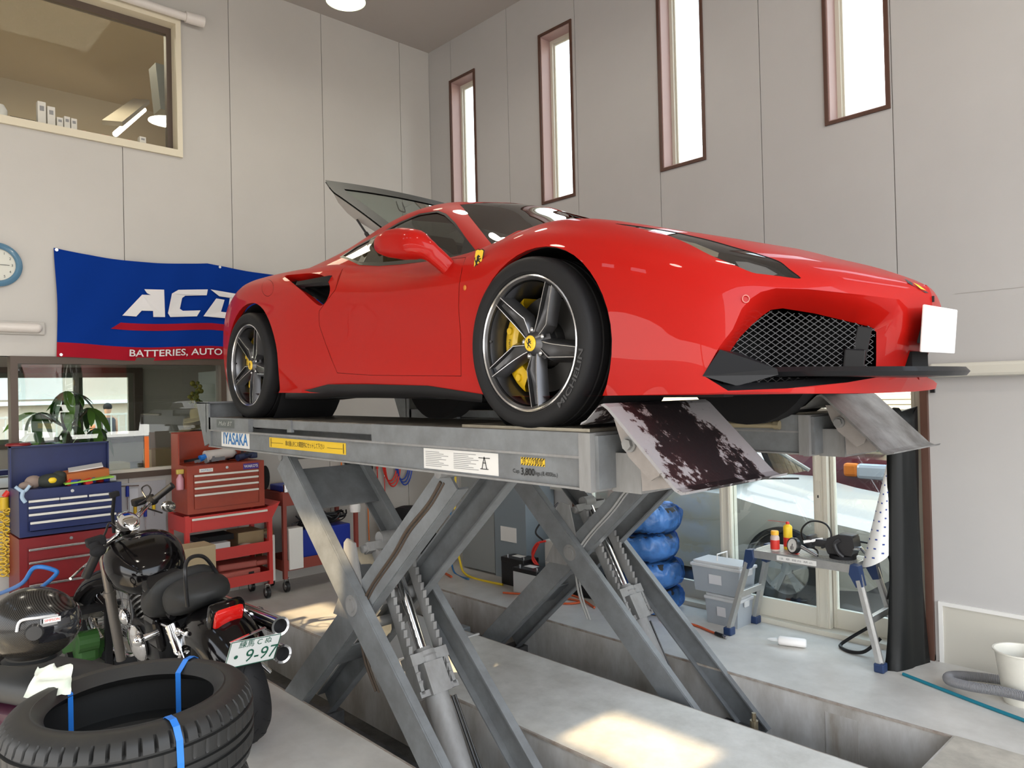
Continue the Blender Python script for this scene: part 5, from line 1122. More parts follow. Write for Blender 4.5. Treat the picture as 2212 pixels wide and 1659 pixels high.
for i in range(12):
    for j in range(24): mb.add([L_[i][j], L_[i][(j+1) % 24], L_[i+1][(j+1) % 24], L_[i+1][j]], [(0, 1, 2, 3)])
mb.build('film', mat('white_film', (.72, .72, .70), rough=.35), fr_, True)
mk = MB()
for i in range(2, 12):
    for a_ in (3.9, 4.75, 5.5):
        t = i/12+.02*(a_ > 4.5); z_ = A1_.z*(1-t)+.66*t+.05*t*math.cos(a_-.6); r_ = .0095+.075*t; cx_ = .150+.02*(1-t)-.06*t+.035; cyy_ = 2.10-.07*t
        P = [(cx_+r_*math.cos(a_+d), cyy_+r_*math.sin(a_+d)*.8, z_+dz_) for d, dz_ in ((-.11, 0), (.11, 0), (.11, .010), (-.11, .010))]; mk.add(P, [(0, 1, 2, 3)])
mk.build('film_print', mat('print_navy', (.03, .06, .25), rough=.5), fr_, kind='stuff', clean=False)
# bucket with grey corrugated hose, teal strip
K = thing('bucket', 'tall white plastic bucket with a strip of blue tape inside', 'bucket', (.935, 1.925, 0))
mb = MB(); mb.lathe([(0, .004), (.085, .004), (.088, 0), (.090, .01), (.125, .27), (.131, .285), (.136, .285), (.136, .292), (.126, .292), (.122, .28), (.086, .012), (0, .012)], 48); mb.build('bucket_body', mat('bucket_white', (.72, .70, .62), rough=.45, noise=.08, nscale=8), K, 35)
mb = MB(); mb.cbox((.015, .105, .235), (.018, .002, .06), rot=(-.15, .2, 0)); mb.build('tape', mat('blue_tape', (.02, .22, .70), rough=.4), K)
pts = catmull([(0.630, 3.367, 0.030), (1.25, 2.14, .03), (1.05, 2.16, .035), (.80, 2.10, .04), (.64, 2.02, .045), (.57, 1.93, .05), (.60, 1.84, .055), (.72, 1.79, .07), (.88, 1.76, .095), (1.05, 1.72, .11), (1.3, 1.72, .10), (1.7, 1.8, .05)], 14)
rr2 = [.026+.0028*math.sin(i*2.4) for i in range(len(pts))]
mb = MB(); pts2 = catmull(pts, 3); mb.tube(pts2, [.0255+.0025*(i % 2) for i in range(len(pts2))], 14); o = mb.build('corrugated_hose', mat('hose_silver_grey', (.20, .20, .21), rough=.4), None, 50); tag(o, 'grey corrugated hose looped around the white bucket', 'hose')
o = MB().tube(catmull([(0.321, 1.895, 0.009), (0.552, 1.808, 0.009), (0.763, 1.731, 0.009), (1.003, 1.652, 0.009), (1.5, 1.50, .009)], 8), .0105, 8).build('teal_hose', mat('teal_rubber', (.01, .17, .24), rough=.5)); tag(o, 'teal hose running along the floor from the rubber sheet', 'hose')
# ---- behind the lift
E_ = thing('electric_cabinet', 'tall grey steel cabinet with a paper label behind the lift', 'cabinet', (0, 0, 0))
M_CAB = mat('cabinet_grey', (.25, .265, .265), rough=.4)
mb = MB(); mb.box((-3.95, 1.90, .02), (-3.45, 2.29, 1.30)); mb.build('cabinet_body', M_CAB, E_)
mb = MB(); mb.box((-3.44, 1.90, .0), (-3.0, 2.29, 1.30)); mb.build('cabinet_side_unit', mat('cabinet_blue_grey', (.20, .235, .26), rough=.4), E_)
mb = MB(); mb.box((-3.35, 1.895, .36), (-3.13, 1.90, .50)); mb.build('paper_label', M_LBW, E_)
mb = MB(); mb.box((-3.42, 1.895, 1.0), (-3.40, 1.90, 1.1)); mb.build('tape', M_WHITE, E_)
def battery(label, x, y, w, d, h, m, z=0, rz=0):
    T = thing('car_battery', label, 'battery', (x, y, z), rz, group='old batteries behind the lift'); mb = MB(); mb.cbox((0, 0, h*.4), (w, d, h*.8), bev=.005); mb.build('battery_case', m, T); mb = MB(); mb.cbox((0, 0, h*.87), (w*1.02, d*1.02, h*.16), bev=.006); mb.build('battery_lid', M_BLK, T)
    for s in (-1, 1): mb = MB(); mb.cyl((s*w*.36, -d*.25, h*.94), (s*w*.36, -d*.25, h*1.03), .010, n=12); mb.build('terminal', M_GALV, T, True)
    mb = MB(); mb.box((-w*.3, -d*.1, h*.951), (w*.1, d*.3, h*.953)); mb.build('top_label', M_LBW, T); return T
battery('black car battery on the floor beside the grey cabinet', -3.02, 1.83, .30, .20, .27, M_BLK)
battery('white-sided car battery in front of the black one', -2.72, 1.70, .30, .20, .24, mat('battery_white', (.55, .56, .56), rough=.5))
T = thing('jump_starter', 'pale box with red and black jump leads behind the lift', 'jump starter', (-2.62, 2.02, 0)); mb = MB(); mb.cbox((0, 0, .22), (.30, .22, .44), bev=.01); mb.build('starter_case', mat('starter_beige', (.45, .45, .42), rough=.5), T)
mb = MB(); mb.tube(catmull([(-.12, -.12, .43), (-.20, -.16, .40), (-.24, -.18, .30), (-.17, -.17, .20), (-.22, -.2, .27), (-.15, -.18, .42)], 6), .010, 8); mb.build('red_lead', M_REDP, T, True)
mb = MB(); mb.tube(catmull([(-.16, .1, .75), (-.2, -.05, .62), (-.25, -.12, .5), (-.14, -.14, .44)], 6), .009, 8); mb.build('black_lead', M_BLK, T, True)
tag(MB().cbox((-2.25, 2.02, .12), (.40, .3, .24), bev=.03).build('tool_bag', M_BLKM), 'black soft bag on the floor beyond the far lift cylinder', 'bag')
tag(MB().tube(catmull([(-4.02, 1.93, 1.35), (-4.0, 1.86, .8), (-3.93, 1.80, .40), (-3.80, 1.74, .12), (-3.6, 1.68, .012), (-3.1, 1.68, .012)], 8), .011, 8).build('air_line', mat('yellow_hose', (.75, .55, .03), rough=.4), None, True), 'yellow air line hanging down the left edge of the grey cabinet', 'hose')
tag(MB().tube(catmull([(-4.12, 1.95, 1.1), (-4.10, 1.88, .6), (-4.02, 1.80, .25), (-3.85, 1.70, .012), (-3.5, 1.60, .012)], 8), .009, 8).build('air_line', mat('blue_hose', (.03, .15, .35), rough=.4), None, True), 'blue air line left of the yellow one by the grey cabinet', 'hose')
tag(MB().tube(catmull([(-4.25, 1.85, .25), (-4.2, 1.75, .05), (-4.0, 1.65, .012), (-3.7, 1.55, .012)], 8), .011, 8).build('air_line', MATS['orange_hose'], None, True), 'red air line on the floor left of the grey cabinet', 'hose')
tag(MB().tube(catmull([(-2.9, 1.5, .01), (-2.5, 1.7, .01), (-2.2, 1.75, .01), (-2.3, 1.6, .01), (-2.7, 1.62, .01), (-2.4, 1.85, .01), (-2.0, 1.7, .01)], 8), .009, 8).build('cable', MATS['orange_hose'], None, True), 'orange cable in loose loops on the floor behind the lift', 'cable')
T = MB(); T.lathe([(.20, -.10), (.27, -.11), (.31, -.09), (.32, 0), (.31, .09), (.27, .11), (.20, .10)], 48, Matrix.Translation((-4.42, 1.55, .32)) @ Matrix.Rotation(PI/2, 4, 'X') @ Matrix.Rotation(.25, 4, 'Y'), close=True); tag(T.build('tyre', M_TYRE, None, 40), 'black tyre standing against the back wall behind the lift arms', 'tyre')
# hanging tools on the back wall between the trolley and the corner
hx = XB
def hang(name, label, cat, y, z0, z1, r, m, m2=None, tail=None):
    T = thing(name, label, cat, (hx+.04, y, z1)); mb = MB(); mb.cyl((0, 0, 0), (0, 0, -(z1-z0)*.45), r, n=10); mb.build('handle', m, T, True)
    mb = MB(); mb.cyl((0, 0, -(z1-z0)*.45), (.0, .01, -(z1-z0)), r*.5, n=8); mb.build('shaft', m2 or M_GALV, T, True); return T
hang('lopper', 'orange handled tool hanging on the back wall right of the second trolley', 'hand tool', 1.02, .95, 1.45, .016, mat('orange_plastic', (.75, .18, .02), rough=.4), MATS['orange_plastic'])
hang('lopper', 'longer orange handled tool hanging second from the trolley', 'hand tool', 1.12, .90, 1.45, .018, MATS['orange_plastic'], MATS['orange_plastic'])
hang('pole', 'white pole with orange grip leaning on the back wall', 'pole', 1.33, .25, 1.42, .014, M_WHITE, MATS['orange_plastic'])
hang('jack_bar', 'red steel bar hanging on the back wall near the corner', 'bar', 1.46, .5, 1.42, .013, M_REDP, M_REDP)
hang('pole', 'thin pole with red stripe hanging beside the red bar', 'pole', 1.55, .3, 1.42, .010, M_GALV, M_REDP)
for k, (y, c_, lb) in enumerate(((1.26, M_BLK, 'black coiled cable hanging beside the white pole'), (1.62, M_REDP, 'red coiled cable hanging near the red bar'), (1.78, mat('blue_plastic', (.02, .06, .35), rough=.4), 'blue coiled cable hanging nearest the corner'))):
    mb = MB()
    for j in range(3): mb.tube([(hx+.05+.012*j, y+.10*math.cos(a)+.01*j, 1.12+.26*math.sin(a)-.03*j) for a in np.linspace(0, 2*PI, 24, endpoint=False)], .008, 6, True)
    o = mb.build('coiled_cable', c_, None, True); o['kind'] = 'thing'; tag(o, lb, 'cable')
mb = MB(); mb.cbox((0, 0, 0), (.012, .17, .10), rot=(0, .1, 0)); o = mb.build('cardboard_tag', mat('cardboard', (.30, .22, .12), rough=.8)); o.location = (hx+.12, 1.22, .98); o.rotation_euler = (.5, 0, 0); tag(o, 'brown cardboard tag hanging from the tools on the back wall', 'tag')
mb = MB(); mb.box((-3.0, 2.24, .85), (-2.8, 2.30, 1.10)); tag(mb.build('wall_box', mat('box_beige', (.45, .44, .40), rough=.6)), 'small beige box on the right wall beside the door frame', 'box')
# pit valves
for (x, y, lb) in ((-2.75, .80, 'small valve with green cap standing in the far pit behind the lift'), (-.01, .68, 'small brass valve standing on a grey block in the far pit')):
    T = thing('valve', lb, 'valve', (x, y, PD)); mb = MB(); mb.cyl((0, 0, .0), (0, 0, .42), .012, n=12); mb.cyl((0, 0, .36), (0, 0, .46), .022, n=10); mb.cyl((0, 0, .46), (0, 0, .50), .012, n=8); mb.build('valve_body', mat('valve_brass_dirty', (.18, .15, .10), rough=.4, metal=.7), T, 35)
    mb = MB(); mb.cbox((.05, 0, .29), (.20, .14, .16), bev=.01); mb.build('mount_block', M_GREY, T)

# ================================================================ back wall, tool storage
# banner
BN = thing('banner', 'blue and red cloth banner with large white letters hanging over the lower window', 'banner', (0, 0, 0))
xb = XB+.025
def by(u): return -1.545+2.48*u
def bz(u, v):   # v 0 bottom .. 1 top, sagging between grommets
    top = 3.06-.05*abs(math.sin(PI*u*2.0))**1.0*(1) ; bot = 2.175-.025*math.sin(PI*u*2)**2
    return bot+(top-bot)*v
def bp3(u, v, off=0): return (xb+.012*math.sin(u*17+v*3)*(.3+v*.5)+.006*math.sin(u*41-v*9)+off, by(u)+.01*math.sin(v*4), bz(u, v))
def bgrid(u0, u1, v0, v1, nu, nv, m, nm, off=0):
    V_ = [bp3(u0+(u1-u0)*i/nu, v0+(v1-v0)*j/nv, off) for i in range(nu+1) for j in range(nv+1)]
    return mobj(nm, V_, [(i*(nv+1)+j, (i+1)*(nv+1)+j, (i+1)*(nv+1)+j+1, i*(nv+1)+j+1) for i in range(nu) for j in range(nv)], m, BN, True)
M_BB = mat('banner_blue', (.003, .03, .22), rough=.9, spec=.08); M_BR = mat('banner_red', (.32, .010, .022), rough=.9, spec=.08); M_BW = mat('banner_white', (.70, .68, .68), rough=.75)
bgrid(0, 1, .135, 1, 90, 24, M_BB, 'blue_field'); bgrid(0, 1, 0, .135, 90, 5, M_BR, 'red_band'); bgrid(.19, 1, .305, .375, 80, 3, M_BR, 'red_bar', .004)
def on_banner(V_, F_, m, nm, off=.012): return mobj(nm, [bp3((y+1.545)/2.48, v, off) for y, v in V_], F_, m, BN)
def poly_b(pts, m, nm, off=.014):
    from mathutils.geometry import tessellate_polygon
    t = tessellate_polygon([[Vector((a, b, 0)) for a, b in pts]]); return on_banner(pts, [tuple(k) for k in t], m, nm, off)
# slanted block letters A C D e l c o (outlines in wall metres, v in banner height)
def L(pts, y0, s=1.): return [(y0+a*s+(b-.5)*.0, .445+b*.28) for a, b in pts]
poly_b(L([(0, 0), (.11, .0), (.155, .22), (.245, .22), (.245, 0), (.345, 0), (.345, 1), (.185, 1), (.205, .86), (.235, .80), (.165, .80)], -1.06), M_BW, 'letter')
poly_b(L([(.37, .14), (.39, .0), (.62, .0), (.655, .22), (.50, .22), (.475, .30), (.50, .70), (.53, .78), (.72, .78), (.735, 1), (.47, 1), (.41, .86)], -1.06), M_BW, 'letter')
poly_b(L([(.68, 0), (.98, 0), (1.06, .14), (1.10, .86), (1.04, 1), (.76, 1), (.84, .80), (.94, .80), (.91, .22), (.85, .22), (.89, .70), (.81, .70)], -1.06), M_BW, 'letter')
V_, F_ = text_mesh('elco', 1., bold=.04, shear=.2); w_ = max(v.x for v in V_)-min(v.x for v in V_)
on_banner([(.55+v.x/w_*.85, .535+v.y*.30) for v in V_], F_, M_BW, 'letter')
poly_b([(-1.15, .305), (-1.07, .305), (-1.07, .375)], M_BR, 'red_bar', .006)
V_, F_ = text_mesh('BATTERIES, AUTO PARTS', 1., bold=.012, align='LEFT'); w_ = max(v.x for v in V_)
on_banner([(-1.01+v.x/w_*1.12, .072+v.y*.095) for v in V_], F_, M_BW, 'lettering')
for u, v in ((.008, .985), (.543, .985), (.992, .985), (.012, .02)):
    mb = MB(); p = bp3(u, v, .004); mb.cyl(p, (p[0]+.004, p[1], p[2]), .012, n=16); mb.build('grommet', M_GALV, BN, True)
# clock
CK = thing('wall_clock', 'round wall clock with blue rim beside the banner', 'clock', (XB+.012, -1.94, 2.885))
My = Matrix.Rotation(PI/2, 4, 'Y')
mb = MB(); mb.lathe([(.125, .0), (.170, .0), (.172, .018), (.158, .034), (.142, .038), (.128, .028), (.125, .02)], 56, My); mb.build('clock_rim', mat('clock_blue_rim', (.10, .22, .33), rough=.25, coat=.6), CK, True)
mb = MB(); mb.lathe([(0, .012), (.128, .012)], 48, My); mb.build('clock_face', mat('clock_face', (.62, .62, .55), rough=.5), CK)
for k in range(12):
    a = PI/2-2*PI*(k+1)/12; text('numeral', str(k+1), .028, (.0135, .103*math.cos(a), .103*math.sin(a)), (0, 1, 0), (0, 0, 1), M_INK, CK)
for a, l_, w_ in ((math.radians(0), .085, .004), (math.radians(150), .06, .006)): mb = MB(); mb.beam((.015, 0, 0), (.015, l_*math.cos(a), l_*math.sin(a)), .001, w_, up=(0, -math.sin(a), math.cos(a))); mb.build('clock_hand', M_INK, CK)
# wall lamps / pipes
T = thing('wall_light', 'white tubular lamp on the back wall below the clock', 'wall light', (XB+.04, -2.15, 2.40)); mb = MB(); mb.cyl((0, -.5, 0), (0, .47, 0), .038, n=24); mb.sph((0, .47, 0), .038, 16, 10); mb.build('tube_cover', mat('lamp_white', (.66, .62, .58), rough=.4), T, True); mb = MB(); mb.cbox((-.025, .02, -.0), (.02, 1.02, .105), bev=.008); mb.build('back_plate', M_WALL, T)
T = thing('wall_light', 'white tubular lamp above the upper window', 'wall light', (-4.800, -0.773, 5.269)); mb = MB(); mb.cyl((0, -1.2, 0), (0, .28, 0), .036, n=24); mb.build('tube_cover', MATS['lamp_white'], T, True); mb = MB(); mb.cyl((0, .28, 0), (.01, .44, -.0), .050, n=24); mb.build('end_cap', MATS['lamp_white'], T, 35)
T = thing('high_bay_lamp', 'glowing round ceiling lamp near the back wall', 'ceiling lamp', (-3.43, .34, 5.15)); mb = MB(); mb.lathe([(0, -.035), (.06, -.034), (.11, -.026), (.15, -.008), (.155, 0)], 40); mb.build('lamp_glass', mat('lamp_glow', (1, 1, .9), emit=(1., 1., .78), es=9), T, True); mb = MB(); mb.lathe([(.165, -.004), (.17, .01), (.10, .14), (.06, .25), (.05, .40), (0, .40)], 40); mb.build('lamp_shade', mat('lamp_shade_grey', (.45, .47, .42), rough=.35, metal=.4), T, True); mb = MB(); mb.cyl((0, 0, .4), (0, 0, .64), .02, n=10); mb.build('lamp_rod', M_GALV, T, True)
# ---- upstairs window sill things
sx = XB-.06
def sbox(label, px0, px1, ph, d=.06, m=None, nm='carton', cat='box'):
    y0, y1 = px0, px1; T = thing(nm, label, cat, (sx-d/2, (y0+y1)/2, 4.062)); mb = MB(); mb.cbox((0, 0, ph/2), (d, y1-y0-.004, ph), bev=.002); mb.build('carton_body', m or mat('carton_white', (.62, .60, .54), rough=.6), T)
    mb = MB(); mb.box((d/2, -(y1-y0)*.25, ph*.62), (d/2+.0015, (y1-y0)*.25, ph*.82)); mb.build('print_patch', mat('print_grey', (.25, .25, .25)), T); return T
Y_ = lambda p: p
sbox('tall white carton on the upstairs window sill, leftmost carton', (-4.930, -1.633, 4.023)[1], (-4.930, -1.571, 4.037)[1], .20)
sbox('shorter white carton second from left on the upstairs sill', (-4.930, -1.565, 4.038)[1], (-4.930, -1.505, 4.052)[1], .175)
sbox('tiny white carton third from left on the upstairs sill', (-4.930, -1.498, 4.053)[1], (-4.930, -1.448, 4.064)[1], .10)
sbox('tiny white carton with grey front fourth from left on the upstairs sill', (-4.930, -1.445, 4.065)[1], (-4.930, -1.397, 4.076)[1], .12)
sbox('tiny white carton rightmost of the upstairs row', (-4.930, -1.394, 4.077)[1], (-4.930, -1.346, 4.087)[1], .115)
sbox('single pale block near the right end of the upstairs sill', (-4.930, -0.860, 4.074)[1], (-4.930, -0.803, 4.086)[1], .08)
o = MB().cbox((0, 0, 0), (.05, .19, .035), bev=.008).build('glasses_case', M_BLKM); o.location = (sx-.03, (-4.930, -1.728, 4.057)[1], 4.08); tag(o, 'flat black case left of the cartons on the upstairs sill', 'case')
T = thing('jar', 'rounded glass jar at the left end of the upstairs sill', 'jar', (sx-.06, (-4.930, -1.883, 4.058)[1], 4.062)); MB().lathe([(0, 0), (.05, 0), (.055, .02), (.055, .08), (.035, .12), (0, .125)], 24).build('jar_body', mat('jar_pale', (.6, .6, .55), rough=.15), T, True)
for a, b, lb in ((182, 228, 'red and black marker tool on the upstairs sill, left one'), (231, 285, 'red and black marker tool on the upstairs sill, right one')):
    y0, y1 = ((-4.930, -1.298, 4.059)[1], (-4.930, -1.134, 4.095)[1]) if a == 182 else ((-4.930, -1.123, 4.098)[1], (-4.930, -0.924, 4.142)[1])
    T = thing('torque_tool', lb, 'tool', (sx-.03, (y0+y1)/2, 4.083)); mb = MB(); h = (y1-y0)/2; mb.cyl((0, -h, 0), (0, h, 0), .012, n=12); mb.build('tool_shaft', M_BLK, T, True)
    for s in (-1, 1): mb = MB(); mb.cyl((0, s*h*.72, 0), (0, s*h, 0), .017, n=12); mb.build('tool_grip', M_REDP, T, True)
# upstairs fluorescent lamp and speaker
T = thing('fluorescent_lamp', 'long glowing fluorescent lamp in the upstairs room', 'ceiling lamp', (0, 0, 0)); P, Q = Vector((-6.800, -0.568, 4.734)), Vector((-8.600, 0.290, 5.736))
mb = MB(); mb.beam(P+Vector((0, 0, .11)), Q+Vector((0, 0, .11)), .20, .05); mb.build('lamp_housing', mat('lamp_shade_pale', (.4, .35, .28), rough=.6), T); mb = MB(); mb.cyl(P+Vector((.0, .03, .0)), Q+Vector((0, .03, 0)), .030, n=12); mb.build('lamp_tube', mat('tube_glow', (1, .95, .9), emit=(1, .86, .72), es=9), T, True)
T = thing('speaker', 'grey box speaker hanging at the right of the upstairs window', 'speaker', (-5.600, -0.371, 4.860)); mb = MB(); mb.prism([(-.12, -.22), (.12, -.22), (.16, .22), (-.16, .22)], 0, -.1, .1); mb.build('speaker_box', mat('speaker_grey', (.30, .31, .30), rough=.5), T)
# ---- tool storage
M_TBL = mat('toolbox_blue', (.012, .022, .10), rough=.38, noise=.15, nscale=9); M_TRD = mat('toolbox_red', (.32, .045, .02), rough=.35, noise=.2, nscale=6); M_CRD = mat('cabinet_dark_red', (.20, .012, .015), rough=.4, noise=.15, nscale=5); M_BRT = mat('trolley_bright_red', (.50, .035, .03), rough=.38); M_BRK = mat('trolley_brick_red', (.26, .05, .035), rough=.5)
M_TRIM = mat('drawer_trim_white', (.66, .65, .60), rough=.35); M_CHT = mat('drawer_trim_steel', (.45, .43, .42), rough=.25, metal=.8)
def chest(name, label, y0, y1, z0, z1, xb_, xf, m, rows, lid=None, trim=M_TRIM, split=None, bottom_open=0.):
    T = thing(name, label, 'tool chest', (xf, (y0+y1)/2, z0)); w = y1-y0; h = z1-z0; d = xf-xb_
    mb = MB(); mb.box((-d, -w/2, 0), (-.006, w/2, h)); mb.box((-.006, -w/2, 0), (0, -w/2+.05, h)); mb.box((-.006, w/2-.05, 0), (0, w/2, h)); mb.box((-.006, -w/2+.05, h-.065), (0, w/2-.05, h)); mb.box((-.006, -w/2+.05, 0), (0, w/2-.05, .035)); mb.build('chest_body', m, T)
    zt_ = h-.072; rh = (h-.11)/len(rows)
    zz = zt_
    for i, rr_h in enumerate(rows):
        hh = (h-.112)*rr_h; segs = split if (split and i == 0) else [(0, 1)]
        for a, b in segs:
            ya = -w/2+.056+(w-.112)*a; yb_ = -w/2+.056+(w-.112)*b; op = bottom_open if i == len(rows)-1 else 0.
            mb = MB(); mb.box((-.01, ya+.002, zz-hh+.004), (.004+op, yb_-.002, zz-.004)) if not op else mb.box((op-.012, ya+.002, zz-hh+.004), (op, yb_-.002, zz-.004)).box((-.2, ya+.004, zz-hh+.004), (op-.01, ya+.008, zz-.01)).box((-.2, yb_-.008, zz-hh+.004), (op-.01, yb_-.004, zz-.01)).box((-.2, ya+.004, zz-hh+.004), (op, yb_-.004, zz-hh+.008))
            dr = mb.build('drawer', m, T); mb = MB(); mb.cbox((.010+op, (ya+yb_)/2, zz-.014), (.016, yb_-ya-.004, .017), bev=.003); mb.build('drawer_pull', trim, dr)
        zz -= hh
    mb = MB(); mb.cyl((0, 0, h-.035), (.006, 0, h-.035), .012, n=16); mb.build('lock', M_GALV, T, True)
    if lid:
        mb = MB(); lh, tilt = lid; mb.box((-d-.0, -w/2, h), (-d+.02, w/2, h+lh)); mb.box((-d+.02, -w/2, h), (-d+.07, -w/2+.01, h+lh)); mb.box((-d+.02, w/2-.01, h), (-d+.07, w/2, h+lh)); mb.box((-d+.02, -w/2, h+lh-.01), (-d+.07, w/2, h+lh)); mb.build('lid', m, T)
        mb = MB(); mb.box((-d+.02, -w/2+.01, h-.08), (-.01, w/2-.01, h-.07)); mb.build('tray_floor', M_BLKM, T)
    return T
CB = chest('tool_chest', 'blue tool chest with open lid and white drawer pulls on a dark red cabinet', -1.895, -1.205, .82, 1.165, -4.80, -4.40, M_TBL, [.2, .23, .23, .34], (.31, 0), split=[(0, .35), (.352, .675), (.69, 1)], bottom_open=.05)
CR = chest('tool_cabinet', 'dark red roller cabinet with steel drawer trims under the blue chest', -1.90, -1.23, .10, .81, -4.80, -4.39, M_CRD, [.16, .28, .28, .28], None, M_CHT)
for s in (-1, 1): mb = MB(); mb.cyl((-.35, s*.28, -.06), (-.35, s*.28+.03, -.06), .04, n=20); mb.build('caster', M_BLK, CR, True); mb = MB(); mb.cyl((-.05, s*.28, -.06), (-.05, s*.28+.03, -.06), .04, n=20); mb.build('caster', M_BLK, CR, True)
RC = chest('tool_chest', 'red tool chest with white drawer trims standing on the bright red trolley', -.715, -.042, .84, 1.245, -4.72, -4.35, M_TRD, [.18, .18, .2, .44], None)
mb = MB(); mb.box((-.37, -.336, .40), (-.355, .336, .68)); mb.box((-.36, -.336, .40), (-.20, -.325, .67)); mb.build('lid', M_TRD, RC)
mb = MB(); mb.box((.001, -.235, .345), (.0025, -.12, .375)); mb.build('maker_badge', M_LBW, RC); text('badge_print', 'ASTRO', .02, (.003, -.177, .36), (0, 1, 0), (0, 0, 1), M_LBB, RC, width=.09)
mb = MB(); mb.box((.001, .145, .338), (.0025, .285, .388)); mb.build('sticker', mat('sticker_purple', (.06, .03, .25), rough=.4), RC); text('sticker_print', 'WAKO\'S', .033, (.003, .215, .363), (0, 1, 0), (0, 0, 1), M_LBW, RC, width=.125, bold=.02)
def trolley(name, label, y0, y1, xb_, xf, zs, ztop, m, drawer=False, post=.035):
    T = thing(name, label, 'tool trolley', (xf, (y0+y1)/2, 0)); w = y1-y0; d = xf-xb_
    for i, y in enumerate((-w/2, w/2)):
        for x in (-d, -.0): mb = MB(); mb.box((x-.001 if x else -post, min(y, y-math.copysign(post, y)), .13), (x+post if x else 0, max(y, y-math.copysign(post, y)), ztop)); mb.build('post', m, T)
    for k, (z, hh) in enumerate(zs):
        mb = MB(); mb.box((-d, -w/2+.002, z), (0, w/2-.002, z+.006)); mb.box((-.004, -w/2, z), (.002, w/2, z+hh)); mb.box((-d-.002, -w/2, z), (-d+.004, w/2, z+hh)); mb.box((-d, -w/2-.001, z), (0, -w/2+.004, z+hh)); mb.box((-d, w/2-.004, z), (0, w/2+.001, z+hh)); mb.build('shelf', m, T)
    for x in (-d+.04, -.04):
        for y in (-w/2+.04, w/2-.04):
            mb = MB(); mb.box((x-.012, y-.022, .05), (x+.012, y-.018, .13)); mb.box((x-.012, y+.018, .05), (x+.012, y+.022, .13)); mb.box((x-.02, y-.022, .125), (x+.02, y+.022, .133)); c_ = mb.build('caster', M_GALV, T); mb = MB(); mb.cyl((x, y-.014, .052), (x, y+.014, .052), .05, n=24); mb.build('caster_wheel', M_BLK, c_, 40); mb = MB(); mb.cyl((x+.0, y-.016, .052), (x, y+.016, .052), .028, n=20); mb.build('caster_hub', M_GALV, c_, 40)
    return T
T1 = trolley('tool_trolley', 'bright red open trolley carrying the red tool chest', -.74, .02, -4.75, -4.34, [(.165, .09), (.42, .10), (.69, .13)], .83, M_BRT)
mb = MB(); mb.box((.0, -.33, .70), (.012, .33, .80)); dr = mb.build('drawer', M_BRT, T1); mb = MB(); mb.cbox((.016, 0, .797), (.014, .66, .018), bev=.003); mb.build('drawer_pull', M_TRIM, dr)
mb = MB(); mb.add([(0, .38, .83), (0, .46, .86), (0, .38, .72), (-.38, .38, .83), (-.38, .46, .86), (-.38, .38, .72)], [(0, 1, 2), (5, 4, 3), (0, 3, 4, 1), (1, 4, 5, 2)]); mb.build('side_wing', M_BRT, T1)
T2 = trolley('tool_trolley', 'brick red open trolley with blue box behind the lift arms', .155, .945, -4.80, -4.40, [(.20, .10), (.80, .12)], .93, M_BRK)
mb = MB(); mb.cyl((.0, -.36, .93), (.0, -.36, 1.0), .028, n=20); mb.build('end_cap', M_GALV, T2, 35)
def simple(nm, lb, cat, shape, m, **kw): o = shape.build(nm, m, None, kw.get('smooth', False)); tag(o, lb, cat, kw.get('group')); return o
simple('parts_case', 'blue plastic parts case on the lower shelf of the brick red trolley', 'case', MB().cbox((-4.56, .62, .375), (.24, .52, .34), bev=.01), mat('case_blue', (.01, .03, .30), rough=.4))
simple('carton', 'tall white carton on the brick red trolley beside the blue case', 'box', MB().cbox((-4.44, .27, .40), (.12, .14, .38), bev=.004), M_LBW)
simple('carton', 'flat white carton standing on the floor between the two trolleys', 'box', MB().cbox((-4.55, .08, .33), (.16, .05, .42), bev=.004), M_LBW)
simple('carton', 'brown carton behind the flat white carton', 'box', MB().cbox((-4.68, .10, .34), (.14, .12, .44), bev=.004), mat('cardboard', (.30, .22, .12), rough=.8))
simple('blue_tray', 'dark blue tray on the top shelf of the brick red trolley', 'tray', MB().cbox((-4.60, .45, .95), (.28, .52, .06), bev=.01), mat('case_blue', (.01, .03, .30)))
o = simple('cable_heap', 'heap of black cables and chargers on top of the blue case', 'cables', (lambda mb: [mb.tube(catmull([(random.uniform(-4.66, -4.46), random.uniform(.36, .86), .56+random.uniform(0, .12)) for _ in range(6)], 5), random.uniform(.006, .012), 6) for _ in range(14)] and mb)(MB()), M_BLK, smooth=True); o['kind'] = 'stuff'
simple('spray_bottle', 'white bottle with blue foot hanging at the right of the brick red trolley', 'bottle', MB().lathe([(0, 0), (.05, 0), (.055, .05), (.03, .18), (.012, .24), (0, .24)], 20, Matrix.Translation((-4.38, .90, .66))), M_WHITE, smooth=True)
# blow-moulded cases on the red trolley
M_CASE = mat('case_faded_red', (.38, .09, .07), rough=.5)
T = thing('tool_case', 'faded red tool case with two black latches on the bright trolley bottom shelf', 'case', (-4.50, -.33, .172)); mb = MB(); mb.cbox((0, 0, .06), (.26, .50, .12), bev=.015); mb.cbox((.132, 0, .06), (.012, .24, .05), bev=.004); mb.build('case_shell', M_CASE, T)
for y in (-.16, .16): mb = MB(); mb.cbox((.134, y, .062), (.008, .05, .07), bev=.004); mb.build('latch', M_BLK, T); mb = MB(); mb.cbox((.139, y, .058), (.004, .028, .04)); mb.build('latch_plate', M_CASE, T)
T = thing('tool_case', 'faded red plastic case lying on top of the latched case', 'case', (-4.53, -.22, .294), (0, 0, -.12)); mb = MB(); mb.cbox((0, -.03, .03), (.22, .34, .06), bev=.015); mb.cbox((.02, .20, .03), (.20, .16, .05), bev=.02); mb.build('case_shell', M_CASE, T)
